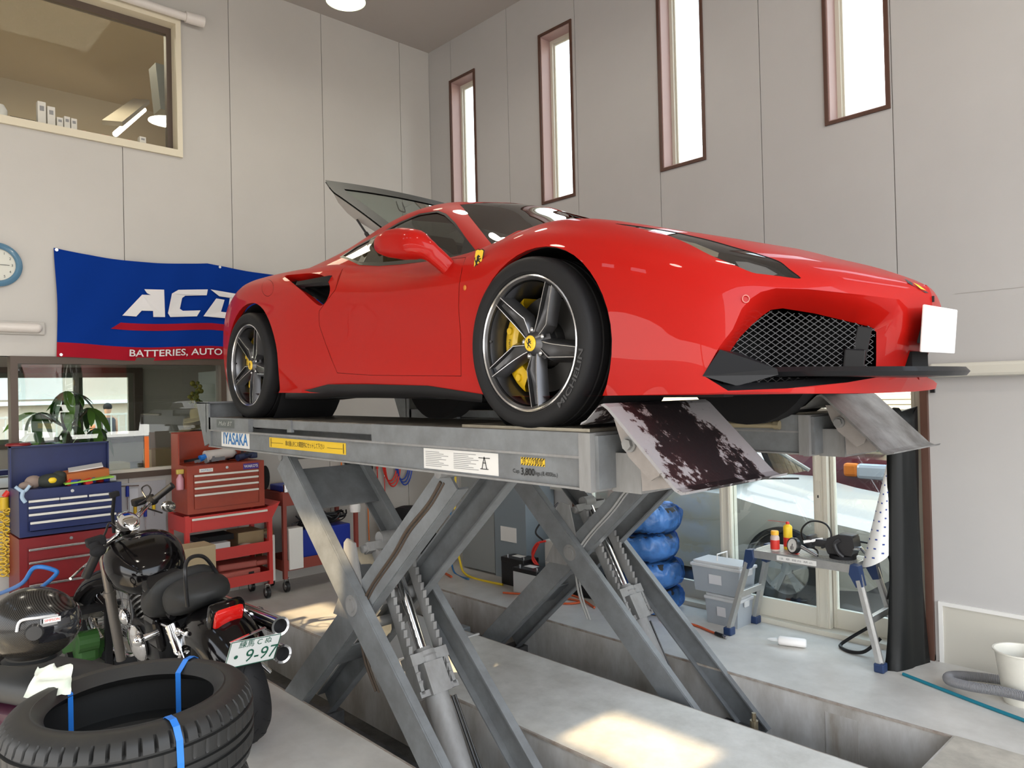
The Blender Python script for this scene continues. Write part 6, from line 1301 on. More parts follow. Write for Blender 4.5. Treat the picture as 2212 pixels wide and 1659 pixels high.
simple('carton', 'white carton on the middle shelf of the bright red trolley', 'box', MB().cbox((-4.45, -.46, .50), (.20, .20, .13), bev=.004), mat('carton_grey', (.50, .50, .50), rough=.6))
simple('carton', 'brown open carton at the right of the middle shelf', 'box', MB().cbox((-4.60, -.12, .52), (.26, .24, .17), bev=.004), MATS['cardboard'])
simple('carton', 'black flat box above the white carton on the middle shelf', 'box', MB().cbox((-4.55, -.44, .59), (.22, .30, .05), bev=.004), M_BLKM)
simple('filter_pack', 'clear bag with orange part on the middle shelf of the bright red trolley', 'bag', MB().sph((-4.42, -.20, .47), (.07, .10, .05), 16, 8), mat('bag_clear', (.55, .40, .36), rough=.2), smooth=True)
T = MB().tube([(-4.39, -.36+.05*math.cos(a), .46+.035*math.sin(a)) for a in np.linspace(0, 2*PI, 20, endpoint=False)], .010, 8, True); simple('belt', 'coiled black rubber belt on the middle shelf', 'belt', T, M_BLK, smooth=True)
# things on the red chest
T = thing('bottle', 'white canister with blue cap lying on the red tool chest', 'bottle', (-4.52, -.42, 1.30), (0, 0, .1)); mb = MB(); mb.cyl((0, -.08, 0), (0, .15, .02), .055, .045, n=20); mb.sph((0, .15, .02), (.045, .05, .045), 16, 8); mb.build('bottle_body', mat('bottle_grey_white', (.55, .52, .50), rough=.4), T, True); mb = MB(); mb.cyl((.0, -.13, -.01), (0, -.08, 0), .028, n=16); mb.build('cap', mat('cap_blue', (.01, .15, .55), rough=.35), T, True)
o = simple('tool_heap', 'heap of ratchets and dark tools on the red tool chest', 'tools', (lambda mb: [mb.beam((random.uniform(-4.68, -4.42), y_, 1.265), (random.uniform(-4.68, -4.40), y_+random.uniform(.04, .16), 1.27+random.uniform(0, .06)), random.uniform(.015, .035), random.uniform(.015, .03)) for y_ in np.linspace(-.62, -.15, 14)] and mb)(MB()), mat('tool_dark_steel', (.06, .06, .065), rough=.3, metal=.7)); o['kind'] = 'stuff'
simple('grinder', 'blue and black air tool at the right of the red chest top', 'power tool', MB().cyl((-4.45, -.24, 1.275), (-4.5, -.06, 1.30), .03, .022, n=14).cbox((-4.5, -.08, 1.29), (.07, .07, .06), bev=.01), mat('tool_blue_black', (.02, .03, .08), rough=.3), smooth=True)
T = thing('spray_bottle', 'pink spray bottle with yellow trigger hanging left of the red chest', 'spray bottle', (-4.42, -.747, 1.05)); mb = MB(); mb.lathe([(0, 0), (.028, 0), (.03, .01), (.03, .09), (.014, .12), (.014, .13)], 18); mb.build('bottle_body', mat('pink_liquid', (.50, .25, .30), rough=.3), T, True); mb = MB(); mb.cbox((0, 0, .15), (.03, .06, .04), bev=.006); mb.build('trigger_head', mat('trigger_yellow', (.5, .38, .08), rough=.4), T)
simple('mitt', 'black glove hanging at the right side of the red chest', 'glove', MB().sph((-4.42, .0, 1.08), (.03, .042, .11), 16, 10), M_BLKM, smooth=True)
# things in the open blue chest
M_OR = mat('folder_orange', (.42, .12, .03), rough=.7)
o = MB().cbox((0, 0, 0), (.22, .30, .06), bev=.004).build('folder', M_OR); o.location = (-4.60, -1.42, 1.235); o.rotation_euler = (.07, .05, .05); tag(o, 'orange brown folder lying in the open blue tool chest', 'folder')
o = MB().cbox((0, 0, 0), (.24, .34, .012), bev=.004).build('cutting_mat', mat('lime_plastic', (.25, .50, .06), rough=.5)); o.location = (-4.52, -1.42, 1.195); o.rotation_euler = (.08, .0, -.05); tag(o, 'lime green sheet under the orange folder', 'sheet')
o = MB().cbox((0, 0, 0), (.18, .24, .008)).build('paper_sheet', M_LBW); o.location = (-4.64, -1.40, 1.28); o.rotation_euler = (.12, .1, -.2); tag(o, 'white paper sheet on top of the orange folder', 'paper')
T = thing('glove', 'black work glove with yellow patch on the blue tool chest', 'glove', (-4.50, -1.67, 1.21)); mb = MB(); mb.sph((0, 0, 0), (.06, .10, .055), 18, 10); mb.sph((-.02, .06, .03), (.05, .05, .04), 14, 8); mb.build('glove_body', mat('glove_dark', (.03, .035, .03), rough=.8), T, True); mb = MB(); mb.sph((.045, .0, .005), (.02, .035, .025), 12, 6); mb.build('glove_patch', M_YELP, T, True)
T = thing('work_glove', 'dusty beige rolled glove at the left of the blue chest top', 'glove', (-4.52, -1.78, 1.21)); mb = MB(); mb.sph((0, 0, 0), (.05, .06, .05), 16, 8); mb.sph((.02, -.05, -.02), (.04, .05, .03), 14, 8); mb.build('glove_body', mat('glove_beige', (.25, .19, .16), rough=.8), T, True)
simple('cloth_tie', 'pale blue knotted cloth strip at the left corner of the blue chest', 'cloth', MB().tube(catmull([(-4.38, -1.92, 1.2), (-4.37, -1.87, 1.16), (-4.37, -1.83, 1.2)], 5), .012, 8).tube(catmull([(-4.37, -1.87, 1.17), (-4.37, -1.88, 1.12), (-4.37, -1.86, 1.08)], 5), .014, 8), mat('pale_blue_cloth', (.35, .47, .60), rough=.8), smooth=True)
simple('parts_heap', 'small red and blue parts at the right of the open blue chest', 'parts', (lambda mb: [mb.cbox((random.uniform(-4.6, -4.43), y_, 1.185), (.05, .05, .04), rot=(random.random(), 0, random.random()), m=i % 3) for i, y_ in enumerate(np.linspace(-1.55, -1.24, 9))] and mb)(MB()), [M_REDP, mat('case_blue', (.01, .03, .30)), M_GALV])['kind'] = 'stuff'
# yellow coiled chain and orange cord on the wall
T = thing('chain_bundle', 'yellow plastic chain hanging in a bundle at the left edge', 'chain', (-4.78, -1.925, 0))
ch = MB()
for i in range(46):
    z = 1.0-i*.0112; ch.tube([(.02*math.sin(i*1.9)+.012*math.cos(a), .03*math.sin(i*2.7)+.022*math.cos(a), z+.016*math.sin(a)) for a in np.linspace(0, 2*PI, 9)[:-1]], .007, 5, True)
ch.build('chain_links', mat('chain_yellow', (.62, .40, .02), rough=.45), T, True, kind='stuff', clean=False); MB().cyl((0, 0, 1.0), (0, 0, 1.09), .03, n=12).build('chain_sleeve', mat('chain_yellow', (.6, .4, .02)), T, True); MB().cyl((0, .0, 1.09), (.0, .03, 1.13), .022, n=12).build('chain_hook', M_REDP, T, True)
# pegboard tools under the window
PB = thing('tool_board', 'grey pegboard below the lower window between the tool chests', 'tool board', (0, 0, 0)); MB().box((XB, -1.19, .55), (XB+.02, -.72, 1.10)).build('board', mat('board_grey', (.42, .43, .45), rough=.5), PB)
for k, (y, z0, z1, m1, nm, lb) in enumerate(((-1.10, .80, 1.06, 'handle_ochre', 'screwdriver', 'ochre handled long screwdriver, leftmost on the board'), (-1.04, .88, 1.08, 'case_blue', 'screwdriver', 'dark blue handled screwdriver on the board'), (-.98, .62, .92, 'chain_yellow', 'screwdriver', 'yellow handled screwdriver low on the board'), (-.90, .68, .90, 'case_blue', 'awl', 'short blue handled awl on the board'), (-.83, .80, .90, 'yellow_plastic', 'cutter', 'yellow cutter at the right of the board'))):
    m_ = MATS.get(m1) or mat('handle_ochre', (.30, .17, .05), rough=.5); T = thing(nm, lb, 'hand tool', (XB+.045, y, z1)); MB().cyl((0, 0, 0), (0, 0, -(z1-z0)*.45), .014, n=10).build('handle', m_, T, True); MB().cyl((0, 0, -(z1-z0)*.45), (0, 0, -(z1-z0)), .004, n=8).build('blade', M_GALV, T, True)
MB().box((XB+.02, -1.02, .55), (XB+.03, -.95, 1.05)).build('ruler', mat('ruler_white', (.55, .58, .62), rough=.5), PB)
MB().cyl((XB+.05, -1.14, 1.085), (XB+.05, -.95, 1.075), .005, n=8).build('hook_rail', M_GALV, PB, True)
# ---- behind the lower window: plant, pots, hats, orange ruler
simple('marker_strip', 'bright orange vertical strip on the window pane', 'strip', MB().box((XB-.04, (-4.900, -0.871, 1.481)[1], 1.19), (XB-.03, (-4.900, -0.837, 1.479)[1], 1.49)), mat('neon_orange', (.95, .20, .03), rough=.4))
simple('counter', 'dark counter along the outer wall behind the lower window', 'counter', MB().box((-7.28, -.80, 1.0), (-6.5, .85, 1.10)), mat('counter_dark', (.06, .06, .06), rough=.4))
simple('carton', 'brown cardboard carton behind the lower window', 'box', MB().cbox((-5.7, -.45, 1.22), (.25, .32, .22), bev=.004), MATS['cardboard'])
simple('carton', 'tan paper pack on the counter behind the lower window', 'box', MB().cbox((-5.9, -1.0, 1.16), (.3, .5, .10), bev=.004), mat('tan_paper', (.50, .42, .25), rough=.7))
simple('desk', 'pale desk behind the lower window', 'desk', MB().box((-6.4, -3.4, 1.06), (-5.35, .1, 1.10)), mat('desk_pale', (.45, .45, .43), rough=.5))
for (x, y, z, s, lb, m_) in ((-5.9, -.02, 1.62, 1., 'straw hat on the shelf behind the lower window', mat('straw', (.42, .33, .17), rough=.8)), (-6.1, -.02, 1.52, 1., 'second straw hat below the first behind the lower window', mat('straw_dark', (.25, .19, .10), rough=.8))):
    simple('straw_hat', lb, 'hat', MB().lathe([(0, .11), (.07, .10), (.09, .06), (.095, .01), (.16, -.01), (.165, -.02), (.09, 0)], 28, Matrix.Translation((x, y, z)) @ Matrix.Rotation(.25, 4, 'X')), m_, smooth=True)
o = simple('garland', 'yellow and green flower garland above the straw hats', 'garland', (lambda mb: [mb.sph((-5.9+random.uniform(-.04, .04), -.06+random.uniform(-.06, .06), 1.86+random.uniform(-.12, .12)), random.uniform(.015, .03), 8, 6) for _ in range(30)] and mb)(MB()), mat('garland_yellow', (.35, .25, .04), rough=.7, noise=.8, nscale=30, col2=(.05, .10, .02)), smooth=True); o['kind'] = 'stuff'
simple('shelf', 'grey upright shelf behind the lower window beside the hats', 'shelf', MB().box((-6.3, .12, 1.1), (-5.7, .16, 2.1)).box((-6.3, -.2, 1.45), (-5.7, .12, 1.47)), mat('shelf_grey', (.28, .28, .26), rough=.5))
PL = thing('potted_plant', 'money tree in a dark blue pot on the sill behind the lower window', 'potted plant', (-6.75, (-6.750, -1.082, 1.657)[1], 1.10))
MB().lathe([(0, 0), (.09, 0), (.12, .18), (.125, .20), (.10, .20), (0, .17)], 28).build('pot', mat('pot_blue', (.015, .02, .10), rough=.3), PL, True)
MB().tube(catmull([(0, 0, .15), (.01, .02, .35), (-.01, -.01, .55), (0, .01, .75)], 5), [.028]*16, 10).tube(catmull([(0, 0, .4), (.04, .14, .55), (.05, .2, .62)], 4), .012, 8).tube(catmull([(0, 0, .45), (-.03, -.15, .55), (-.03, -.22, .6)], 4), .012, 8).build('trunk', mat('trunk_brown', (.12, .10, .06), rough=.8), PL, True)
random.seed(4); M_LEAF = [mat('leaf_dark', (.03, .09, .015), rough=.35), mat('leaf_light', (.14, .30, .04), rough=.4)]
def leaf_mesh(L_, W_, droop):
    V_ = []; n = 6
    for i in range(n+1):
        t = i/n; w = W_*math.sin(PI*min(1, t*.92+.04))**.8*(1 if t < 1 else 0); x = L_*t; z = -droop*t*t*L_
        V_ += [(x, -w, z+.25*w), (x, 0, z), (x, w, z+.25*w)]
    F_ = []
    for i in range(n): a = i*3; F_ += [(a, a+3, a+4, a+1), (a+1, a+4, a+5, a+2)]
    return V_, F_
lms = []
for k, (a, b, d) in enumerate(((.30, .05, .7), (.24, .042, 1.0), (.20, .038, .5))):
    V_, F_ = leaf_mesh(a, b, d)
    for m_ in M_LEAF:
        o = mobj('leaf', V_, F_, m_, PL, True); lms.append(o.data); bpy.data.objects.remove(o)
for (cx_, cy_, cz_, n_, s) in ((0, .02, .82, 7, 1.05), (.02, .10, .78, 6, .9), (.05, .22, .64, 6, 1.), (-.03, -.24, .60, 6, 1.), (.02, .0, .66, 6, .8), (0, .28, .42, 6, 1.), (0, -.30, .40, 6, .9), (.05, .05, .45, 6, 1.0), (.1, -.1, .3, 5, .8)):
    for k in range(n_):
        o = bpy.data.objects.new('leaf', random.choice(lms)); link(o, PL); o.location = (cx_, cy_, cz_); a = 2*PI*k/n_+random.uniform(-.3, .3); o.rotation_euler = (random.uniform(-.3, .3), random.uniform(-.1, .7), a); o.scale = (s,)*3
for (px_, lb, m_, r) in ((-2.35, 'white cup on the sill left of the plant', M_WHITE, .05), (-1.25, 'small terracotta cup on the sill right of the plant', mat('terracotta', (.35, .12, .08), rough=.6), .035), (-1.10, 'taller terracotta cup nearest the window post', MATS['terracotta'], .04)):
    simple('cup', lb, 'cup', MB().lathe([(0, 0), (r*.8, 0), (r, r*2), (r*.9, r*2), (r*.7, .01), (0, .01)], 20, Matrix.Translation((-6.7, px_, 1.10))), m_, smooth=True)
simple('small_bench', 'dark blue low tray on the sill beside the plant pot', 'tray', MB().cbox((-6.6, -1.72, 1.14), (.15, .24, .05), bev=.01), MATS['pot_blue'])
simple('sill_shelf', 'pale inner sill board under the plant', 'sill', MB().box((-7.28, -3.3, 1.07), (-6.45, -.8, 1.10)), M_CREAM)
simple('red_lid', 'round dark red plastic lid on the corner of the open blue chest', 'lid', MB().lathe([(0, .02), (.075, .02), (.085, .01), (.085, 0), (0, 0)], 28, Matrix.Translation((-4.78, -1.83, 1.478))), M_CRD, smooth=True)
# green oil drain and grey cloth near the cabinet
T = thing('floor_jack', 'green trolley jack with a long blue handle at the left edge', 'floor jack', (0, 0, 0)); M_GRN = mat('jack_green', (.03, .10, .02), rough=.5)
mb = MB(); mb.cbox((-3.9, -1.62, .12), (.62, .26, .12), rot=(0, 0, .25), bev=.02); mb.cbox((-3.62, -1.66, .15), (.14, .14, .18), bev=.03); mb.cyl((-3.58, -1.60, .20), (-3.58, -1.72, .20), .07, n=16); mb.build('jack_body', M_GRN, T)
for y in (-1.50, -1.76): MB().cyl((-3.68, y, .06), (-3.68, y+.04, .06), .06, n=18).build('jack_wheel', M_BLK, T, True)
q = [(-4.924, -2.000, 0.315), (-3.881, -1.980, 0.590), (-3.601, -1.950, 0.740), (-3.544, -1.850, 0.713), (-3.583, -1.840, 0.671), (-3.910, -1.860, 0.536)]
MB().tube(catmull(q, 6), .014, 10).build('jack_handle', mat('handle_blue', (.02, .16, .50), rough=.35), T, True)
o = mobj('grey_cloth', [(-3.9+.35*i/10+.03*math.sin(j*1.7), -1.95+.42*j/12, .50-.012*j+.05*math.sin(i*1.1+j*.9)+.02*math.cos(j*2.1)) for i in range(11) for j in range(13)], [(i*13+j, (i+1)*13+j, (i+1)*13+j+1, i*13+j+1) for i in range(10) for j in range(12)], mat('cloth_grey', (.22, .21, .19), rough=.9), None, True); tag(o, 'crumpled grey cloth behind the black helmet', 'cloth')
simple('low_stool', 'dark stool carrying the crumpled grey cloth', 'stool', MB().box((-3.95, -1.95, .40), (-3.5, -1.5, .43)).box((-3.92, -1.92, 0), (-3.88, -1.88, .4)).box((-3.56, -1.92, 0), (-3.52, -1.88, .4)).box((-3.92, -1.56, 0), (-3.88, -1.52, .4)).box((-3.56, -1.56, 0), (-3.52, -1.52, .4)), M_BLKM)
simple('carton', 'grey flat carton on the floor before the dark red cabinet', 'box', MB().cbox((-4.15, -1.35, .42), (.25, .22, .06), bev=.004).box((-4.25, -1.45, 0), (-4.05, -1.25, .39)), mat('carton_grey', (.5, .5, .5)))
simple('carton', 'brown cardboard carton between the motorcycle and the red trolley', 'box', MB().cbox((-4.05, -.78, .32), (.24, .26, .64), bev=.004), mat('cardboard_light', (.42, .33, .20), rough=.8))
simple('grate', 'white perforated tray on the floor behind the helmet', 'tray', MB().cbox((-4.05, -1.62, .22), (.05, .34, .09), rot=(0, -.3, 0)), mat('tray_white', (.5, .5, .48), rough=.5))

# ================================================================ motorcycles, helmet, tyre stack
M_BP = mat('bike_black_paint', (.004, .0035, .004), rough=.10, spec=.45)
M_SEAT = mat('seat_vinyl', (.017, .018, .018), rough=.55)
M_FORK = mat('fork_grey', (.22, .20, .18), rough=.35, metal=.6)
BK = thing('motorcycle', 'black cruiser motorcycle with chrome parts leaning on its side stand by the near pit', 'motorcycle')
BK.matrix_world = Matrix(((-0.99995, 0.00983, 0.00183, -1.8200), (-0.01000, -0.98307, -0.18295, -1.3550), (0.00000, -0.18296, 0.98312, 0.0000), (0, 0, 0, 1)))
def ring(mb, c, ax, R, r, n=48, k=14, m=0, sq=1.):
    A = Vector(ax).normalized(); a = A.orthogonal().normalized(); b = A.cross(a); c = Vector(c); V_ = []
    for i in range(n):
        t = 2*PI*i/n; rd = a*math.cos(t)+b*math.sin(t)
        for j in range(k):
            p = 2*PI*j/k; V_.append(c+rd*(R+r*math.cos(p)*sq)+A*(r*math.sin(p)))
    return mb.add(V_, [(i*k+j, i*k+(j+1) % k, ((i+1) % n)*k+(j+1) % k, ((i+1) % n)*k+j) for i in range(n) for j in range(k)], m)
# rear wheel
RT = MB(); pr = [(.20, -.055), (.25, -.080), (.295, -.078), (.322, -.045), (.331, 0), (.322, .045), (.295, .078), (.25, .080), (.20, .055)]
Mx = Matrix.Translation((0, 0, .331)) @ Matrix.Rotation(PI/2, 4, 'X')
RT.lathe(pr, 72, Mx); rw_ = RT.build('rear_wheel', M_TYRE, BK, 40)
sv_ = MB()
for k in range(18):
    for s in (-1, 1):
        a = 2*PI*k/18+(.17 if s > 0 else 0); P_ = []
        for q in range(4):
            w_ = s*(.012+.016*q); rr_ = np.interp(abs(w_), [0, .045, .078], [.3318, .3228, .2955]); P_.append((rr_*math.cos(a+q*.07), w_, .331+rr_*math.sin(a+q*.07)))
        for i in range(3):
            p, q_ = Vector(P_[i]), Vector(P_[i+1]); sv_.beam(p, q_, .005, .002, up=(p.x, 0, p.z-.331))
sv_.build('tread_groove', M_BLKM, rw_, kind='stuff', clean=False)
MB().lathe([(0, -.06), (.10, -.055), (.19, -.045), (.205, -.055), (.205, .055), (.19, .045), (.10, .055), (0, .06)], 40, Mx).build('rear_rim', M_CHR, rw_, 40)
# rear fender: arched shell over the wheel
def shell(name, a0, a1, R, w, crown, c, m, n=22, k=12, parent=BK, yaw=0.):
    V_ = []
    for i in range(n+1):
        a = a0+(a1-a0)*i/n
        for j in range(k+1):
            t = -1+2*j/k; ww = w*math.sin(t*PI/2); rr_ = R-crown*(1-math.cos(t*PI/2)); p = Vector((rr_*math.cos(a), ww, rr_*math.sin(a)))
            p = Matrix.Rotation(yaw, 3, 'Z') @ p; V_.append((c[0]+p.x, c[1]+p.y, c[2]+p.z))
    return mobj(name, V_, [(i*(k+1)+j, i*(k+1)+j+1, (i+1)*(k+1)+j+1, (i+1)*(k+1)+j) for i in range(n) for j in range(k)], m, parent, True)
shell('rear_fender', math.radians(40), math.radians(148), .415, .155, .15, (.0, 0, .335), M_BP)
# tail lamp, plate, exhausts
Tl = MB(); Tl.cbox(Vector((-0.153, 0.000, 0.729))-Vector((.012, 0, 0)), (.05, .15, .115), rot=(.12, -.45, 0), bev=.02); Tl.build('tail_lamp', mat('tail_red', (.55, .01, .008), rough=.08, coat=1., emit=(.9, .02, .01), es=.12), BK, True)
Tl = MB(); p_ = Vector((-0.155, 0.000, 0.735)); Tl.cbox((p_.x+.018, p_.y, p_.z-.002), (.07, .18, .145), rot=(.12, -.45, 0), bev=.022); Tl.build('lamp_bezel', M_BP, BK, True)
PP = thing('number_plate', None, None, (0, 0, 0)); PP.parent = BK; pc = Vector((-0.320, 0.000, 0.603)); pc.x -= .075; PP.location = pc; PP.scale = (1.15,)*3; PP.rotation_euler = (.30, math.radians(-22), 0)
MB().cbox((0, 0, 0), (.004, .23, .125), bev=.002).build('plate_sheet', mat('plate_white', (.72, .74, .72), rough=.4), PP, label='white plate with green characters')
M_PG = mat('plate_green', (.01, .10, .06), rough=.5); px_ = -.0035
text('plate_number', '・9-97', .085, (px_, 0.0, -.020), (0, -1, 0), (0, 0, 1), M_PG, PP, width=.20); text('plate_office', '練馬 C ぬ', .036, (px_, 0, .040), (0, -1, 0), (0, 0, 1), M_PG, PP, width=.15)
mb = MB()
for a in ((-.115, -.0625, -.112, .0625), (.112, -.0625, .115, .0625), (-.115, -.0625, .115, -.0595), (-.115, .0595, .115, .0625)): mb.box((px_, a[0], a[1]), (px_+.001, a[2], a[3]))
mb.build('plate_border', M_PG, PP)
MB().cbox((0.02, 0, .075), (.02, .18, .006), bev=.002).build('plate_lamp_bar', M_CHR, BK).location = pc
for a_, b_ in (((-0.285, -0.200, 0.617), (0.053, -0.200, 0.579)), ((-0.245, -0.200, 0.456), (0.034, -0.200, 0.429))):
    a_, b_ = Vector(a_), Vector(b_); d_ = Vector((1., .0, -.02)); L_ = .9; mb = MB(); mb.cyl(a_, a_+d_*L_, .045, .04, n=28, cap=False); mb.lathe([(.045, 0), (.048, -.006), (.036, -.004), (.034, .06)], 28, Matrix.Translation(a_) @ Matrix.Rotation(PI/2, 4, 'Y')); mb.build('exhaust_pipe', M_CHR, BK, 40); mb = MB(); mb.lathe([(0, .05), (.036, .05)], 24, Matrix.Translation(a_) @ Matrix.Rotation(PI/2, 4, 'Y')); mb.build('exhaust_bore', M_BLKM, BK)
MB().tube([(.25, -.15, .30), (.75, -.17, .24), (1.0, -.12, .35)], .022, 10).build('exhaust_header', M_CHR, BK, True)
# seats, sissy bar
def blob(nm, pts, R, m, par=BK):     # loft of superellipse sections along x: (x, z, half width, half height)
    V_ = []; K = 22
    for (x, z, w, h) in pts:
        for k in range(K):
            a = 2*PI*k/K; ca, sa = math.cos(a), math.sin(a); V_.append((x, w*math.copysign(abs(ca)**.75, ca), z+h*math.copysign(abs(sa)**.75, sa)))
    n = len(pts); F_ = [(i*K+k, i*K+(k+1) % K, (i+1)*K+(k+1) % K, (i+1)*K+k) for i in range(n-1) for k in range(K)]+[tuple(range(K-1, -1, -1)), tuple(range((n-1)*K, n*K))]
    o = mobj(nm, V_, F_, m, par, 60.); return o
def smo(pts, k=4): return [tuple(v) for v in [[sum(w*p[i] for w, p in zip(ws_, ps_)) for i in range(4)] for ws_, ps_ in _cm(pts, k)]]
def _cm(P, k):
    out = []; n = len(P)
    for i in range(n-1):
        a, b, c, d = P[max(i-1, 0)], P[i], P[i+1], P[min(i+2, n-1)]
        for j in range(k):
            t = j/k; out.append(((-.5*t+t*t-.5*t**3, 1-2.5*t*t+1.5*t**3, .5*t+2*t*t-1.5*t**3, -.5*t*t+.5*t**3), (a, b, c, d)))
    out.append(((1,), (P[-1],))); return out
blob('pillion_seat', smo([(.02, .80, .03, .02), (.06, .80, .12, .055), (.16, .79, .15, .085), (.30, .76, .15, .10), (.38, .73, .12, .09)]), 0, M_SEAT)
blob('rider_seat', smo([(.34, .80, .08, .04), (.37, .79, .17, .10), (.46, .73, .20, .10), (.60, .70, .18, .075), (.74, .71, .12, .055), (.80, .71, .07, .03)]), 0, M_SEAT)
MB().tube(catmull([(-0.050, 0.140, 0.816), (-0.079, 0.130, 0.974), (-0.048, 0.100, 1.030), (0.019, 0.040, 1.029), (0.082, -0.030, 0.992), (0.162, -0.090, 0.908), (0.173, -0.120, 0.821), (0.159, -0.140, 0.758)], 5), .010, 10).build('sissy_bar', M_BLK, BK, True)
for s in (-1, 1): MB().cyl((.02, s*.15, .66), (.42, s*.14, .62), .012, n=10).sph((.10, s*.16, .66), .022, 12, 8).parts('fender_strut', M_CHR, BK, True)
# tank
blob('fuel_tank', smo([(.74, .78, .05, .03), (.78, .79, .14, .10), (.90, .82, .205, .140), (1.02, .85, .22, .150), (1.14, .865, .19, .135), (1.25, .86, .11, .09), (1.30, .86, .04, .04)]), 0, M_BP)
# instrument
pg = Vector((1.267, 0.000, 1.037)); Mi_ = Matrix.Translation(pg) @ Matrix.Rotation(math.radians(-40), 4, 'Y')
MB().lathe([(.052, .0), (.060, .008), (.064, .0), (.062, -.03), (.045, -.07), (0, -.08)], 36, Mi_).build('speedometer_shell', M_CHR, BK, 40)
MB().lathe([(0, .001), (.054, .001)], 36, Mi_).build('speedometer_dial', mat('dial_grey', (.10, .095, .09), rough=.3), BK)
MB().box((-.0015, -.0015, .002), (.04, .0015, .003), M=Mi_).build('speedometer_needle', M_WHITE, BK)
mb = MB()
for k in range(15): a = math.radians(-130+k*18.5); mb.box((.040, -.001, .0015), (.048, .001, .0025), M=Mi_ @ Matrix.Rotation(a, 4, 'Z'))
mb.build('dial_marks', M_WHITE, BK, kind='stuff')
blob('instrument_console', smo([(1.06, 1.05, .03, .02), (1.12, 1.075, .055, .03), (1.2, 1.09, .05, .035), (1.28, 1.09, .03, .03)]), 0, M_CHR)
# handlebar, grips, mirrors
Rg0, Rg1 = Vector((1.527, -0.420, 1.154)), Vector((1.621, -0.300, 1.069)); Lg0, Lg1 = Vector((0.523, 0.420, 0.984)), Vector((0.431, 0.360, 1.115)); mid = Vector((1.365, 0.000, 0.975))
MB().tube(catmull([Rg1, Vector((1.559, -0.220, 1.047)), Vector((1.326, -0.100, 1.053)), mid, Vector((1.088, 0.140, 1.000)), Vector((0.756, 0.260, 1.059)), Lg1], 5), .018, 10).build('handlebar', M_CHR, BK, True)
for a_, b_ in ((Rg0, Rg1), (Lg0, Lg1)):
    MB().cyl(a_, b_, .024, n=14).build('grip', M_BLK, BK, True); MB().sph(b_, (.035, .04, .03), 14, 8).cyl(b_+Vector((.03, 0, .0)), b_+Vector((.05, .0, .03)), .028, n=14).build('switch_housing', M_BLKM, BK, True)
MB().cbox((1.769, -0.260, 1.064), (.07, .10, .05), bev=.01).cbox((0.569, 0.330, 1.136), (.07, .09, .05), bev=.01).parts('master_cylinder', M_BLKM, BK)
MB().tube(catmull([Rg1+Vector((.05, 0, -.01)), (Rg0+Rg1)/2+Vector((.09, 0, -.02)), Rg0+Vector((.06, 0, -.03))], 5), .006, 8).tube(catmull([Lg1+Vector((.03, 0, -.03)), (0.536, 0.420, 1.033), (0.477, 0.500, 1.010)], 5), .007, 8).build('lever', M_CHR, BK, True)
for a_, b_ in (((1.638, -0.260, 1.026), (1.746, -0.380, 0.943)),): MB().tube([a_, b_], .006, 8).build('mirror_stem', M_BLK, BK, True)
MB().sph((1.643, -0.400, 0.995), (.012, .052, .040), 20, 10, M=Matrix.Rotation(.5, 3, 'X')).build('mirror', mat('mirror_face', (.35, .33, .30), rough=.08, metal=.9), BK, True)
MB().tube([(1.126, 0.100, 1.039), (1.066, 0.100, 1.164), (0.935, 0.100, 1.297)], .010, 10).cbox((0.935, 0.100, 1.297), (.04, .05, .03), bev=.005).build('phone_stalk', M_BLKM, BK, True)
MB().tube(catmull([(1.658, -0.220, 1.070), (1.475, -0.220, 1.120), (1.409, -0.240, 1.178), (1.461, -0.240, 1.212), (1.526, -0.220, 1.187), (1.479, -0.220, 1.130)], 5), .005, 6).tube(catmull([(0.637, 0.300, 1.103), (0.676, 0.250, 1.147), (0.767, 0.200, 1.173), (1.064, 0.100, 1.077)], 5), .006, 8).build('brake_cable', M_BLK, BK, True)
# fork, front wheel turned left
for s, a_, b_ in ((1, (1.356, 0.130, 0.945), (1.465, 0.140, 0.142)), (-1, (1.387, -0.080, 0.945), (1.979, -0.100, -0.016))):
    a_, b_ = Vector(a_), Vector(b_); MB().cyl(a_, a_.lerp(b_, .45), .027, n=16).build('fork_tube', M_FORK, BK, True); MB().cyl(a_.lerp(b_, .42), b_, .033, .030, n=16).cyl(a_.lerp(b_, .40), a_.lerp(b_, .44), .038, n=16).build('fork_slider', M_FORK, BK, 40)
fc = Vector((1.66, .05, .33)); yaw = .55
Mf = Matrix.Translation(fc) @ Matrix.Rotation(yaw, 4, 'Z') @ Matrix.Rotation(PI/2, 4, 'X')
fw_ = MB().lathe([(.245, -.03), (.27, -.05), (.305, -.048), (.325, -.02), (.33, 0), (.325, .02), (.305, .048), (.27, .05), (.245, .03)], 64, Mf).build('front_wheel', M_TYRE, BK, 40)
MB().lathe([(.25, -.035), (.235, -.03), (.225, 0), (.235, .03), (.25, .035)], 56, Mf).build('front_rim', M_CHR, fw_, True)
mb = MB()
for k in range(36):
    a = 2*PI*k/36; mb.cyl(Mf @ Vector((.03*math.cos(a+.6), .03*math.sin(a+.6), .03*(-1)**k)), Mf @ Vector((.23*math.cos(a), .23*math.sin(a), 0)), .0022, n=4, cap=False)
mb.build('spoke', M_GALV, fw_, kind='stuff', clean=False); MB().lathe([(0, -.05), (.03, -.05), (.04, 0), (.03, .05), (0, .05)], 20, Mf).lathe([(.08, .04), (.14, .04), (.14, .045), (.08, .045)], 30, Mf, close=True).build('front_hub', M_GALV, fw_, 40)
shell('front_fender', math.radians(15), math.radians(150), .375, .085, .09, tuple(fc), M_BP, yaw=yaw)
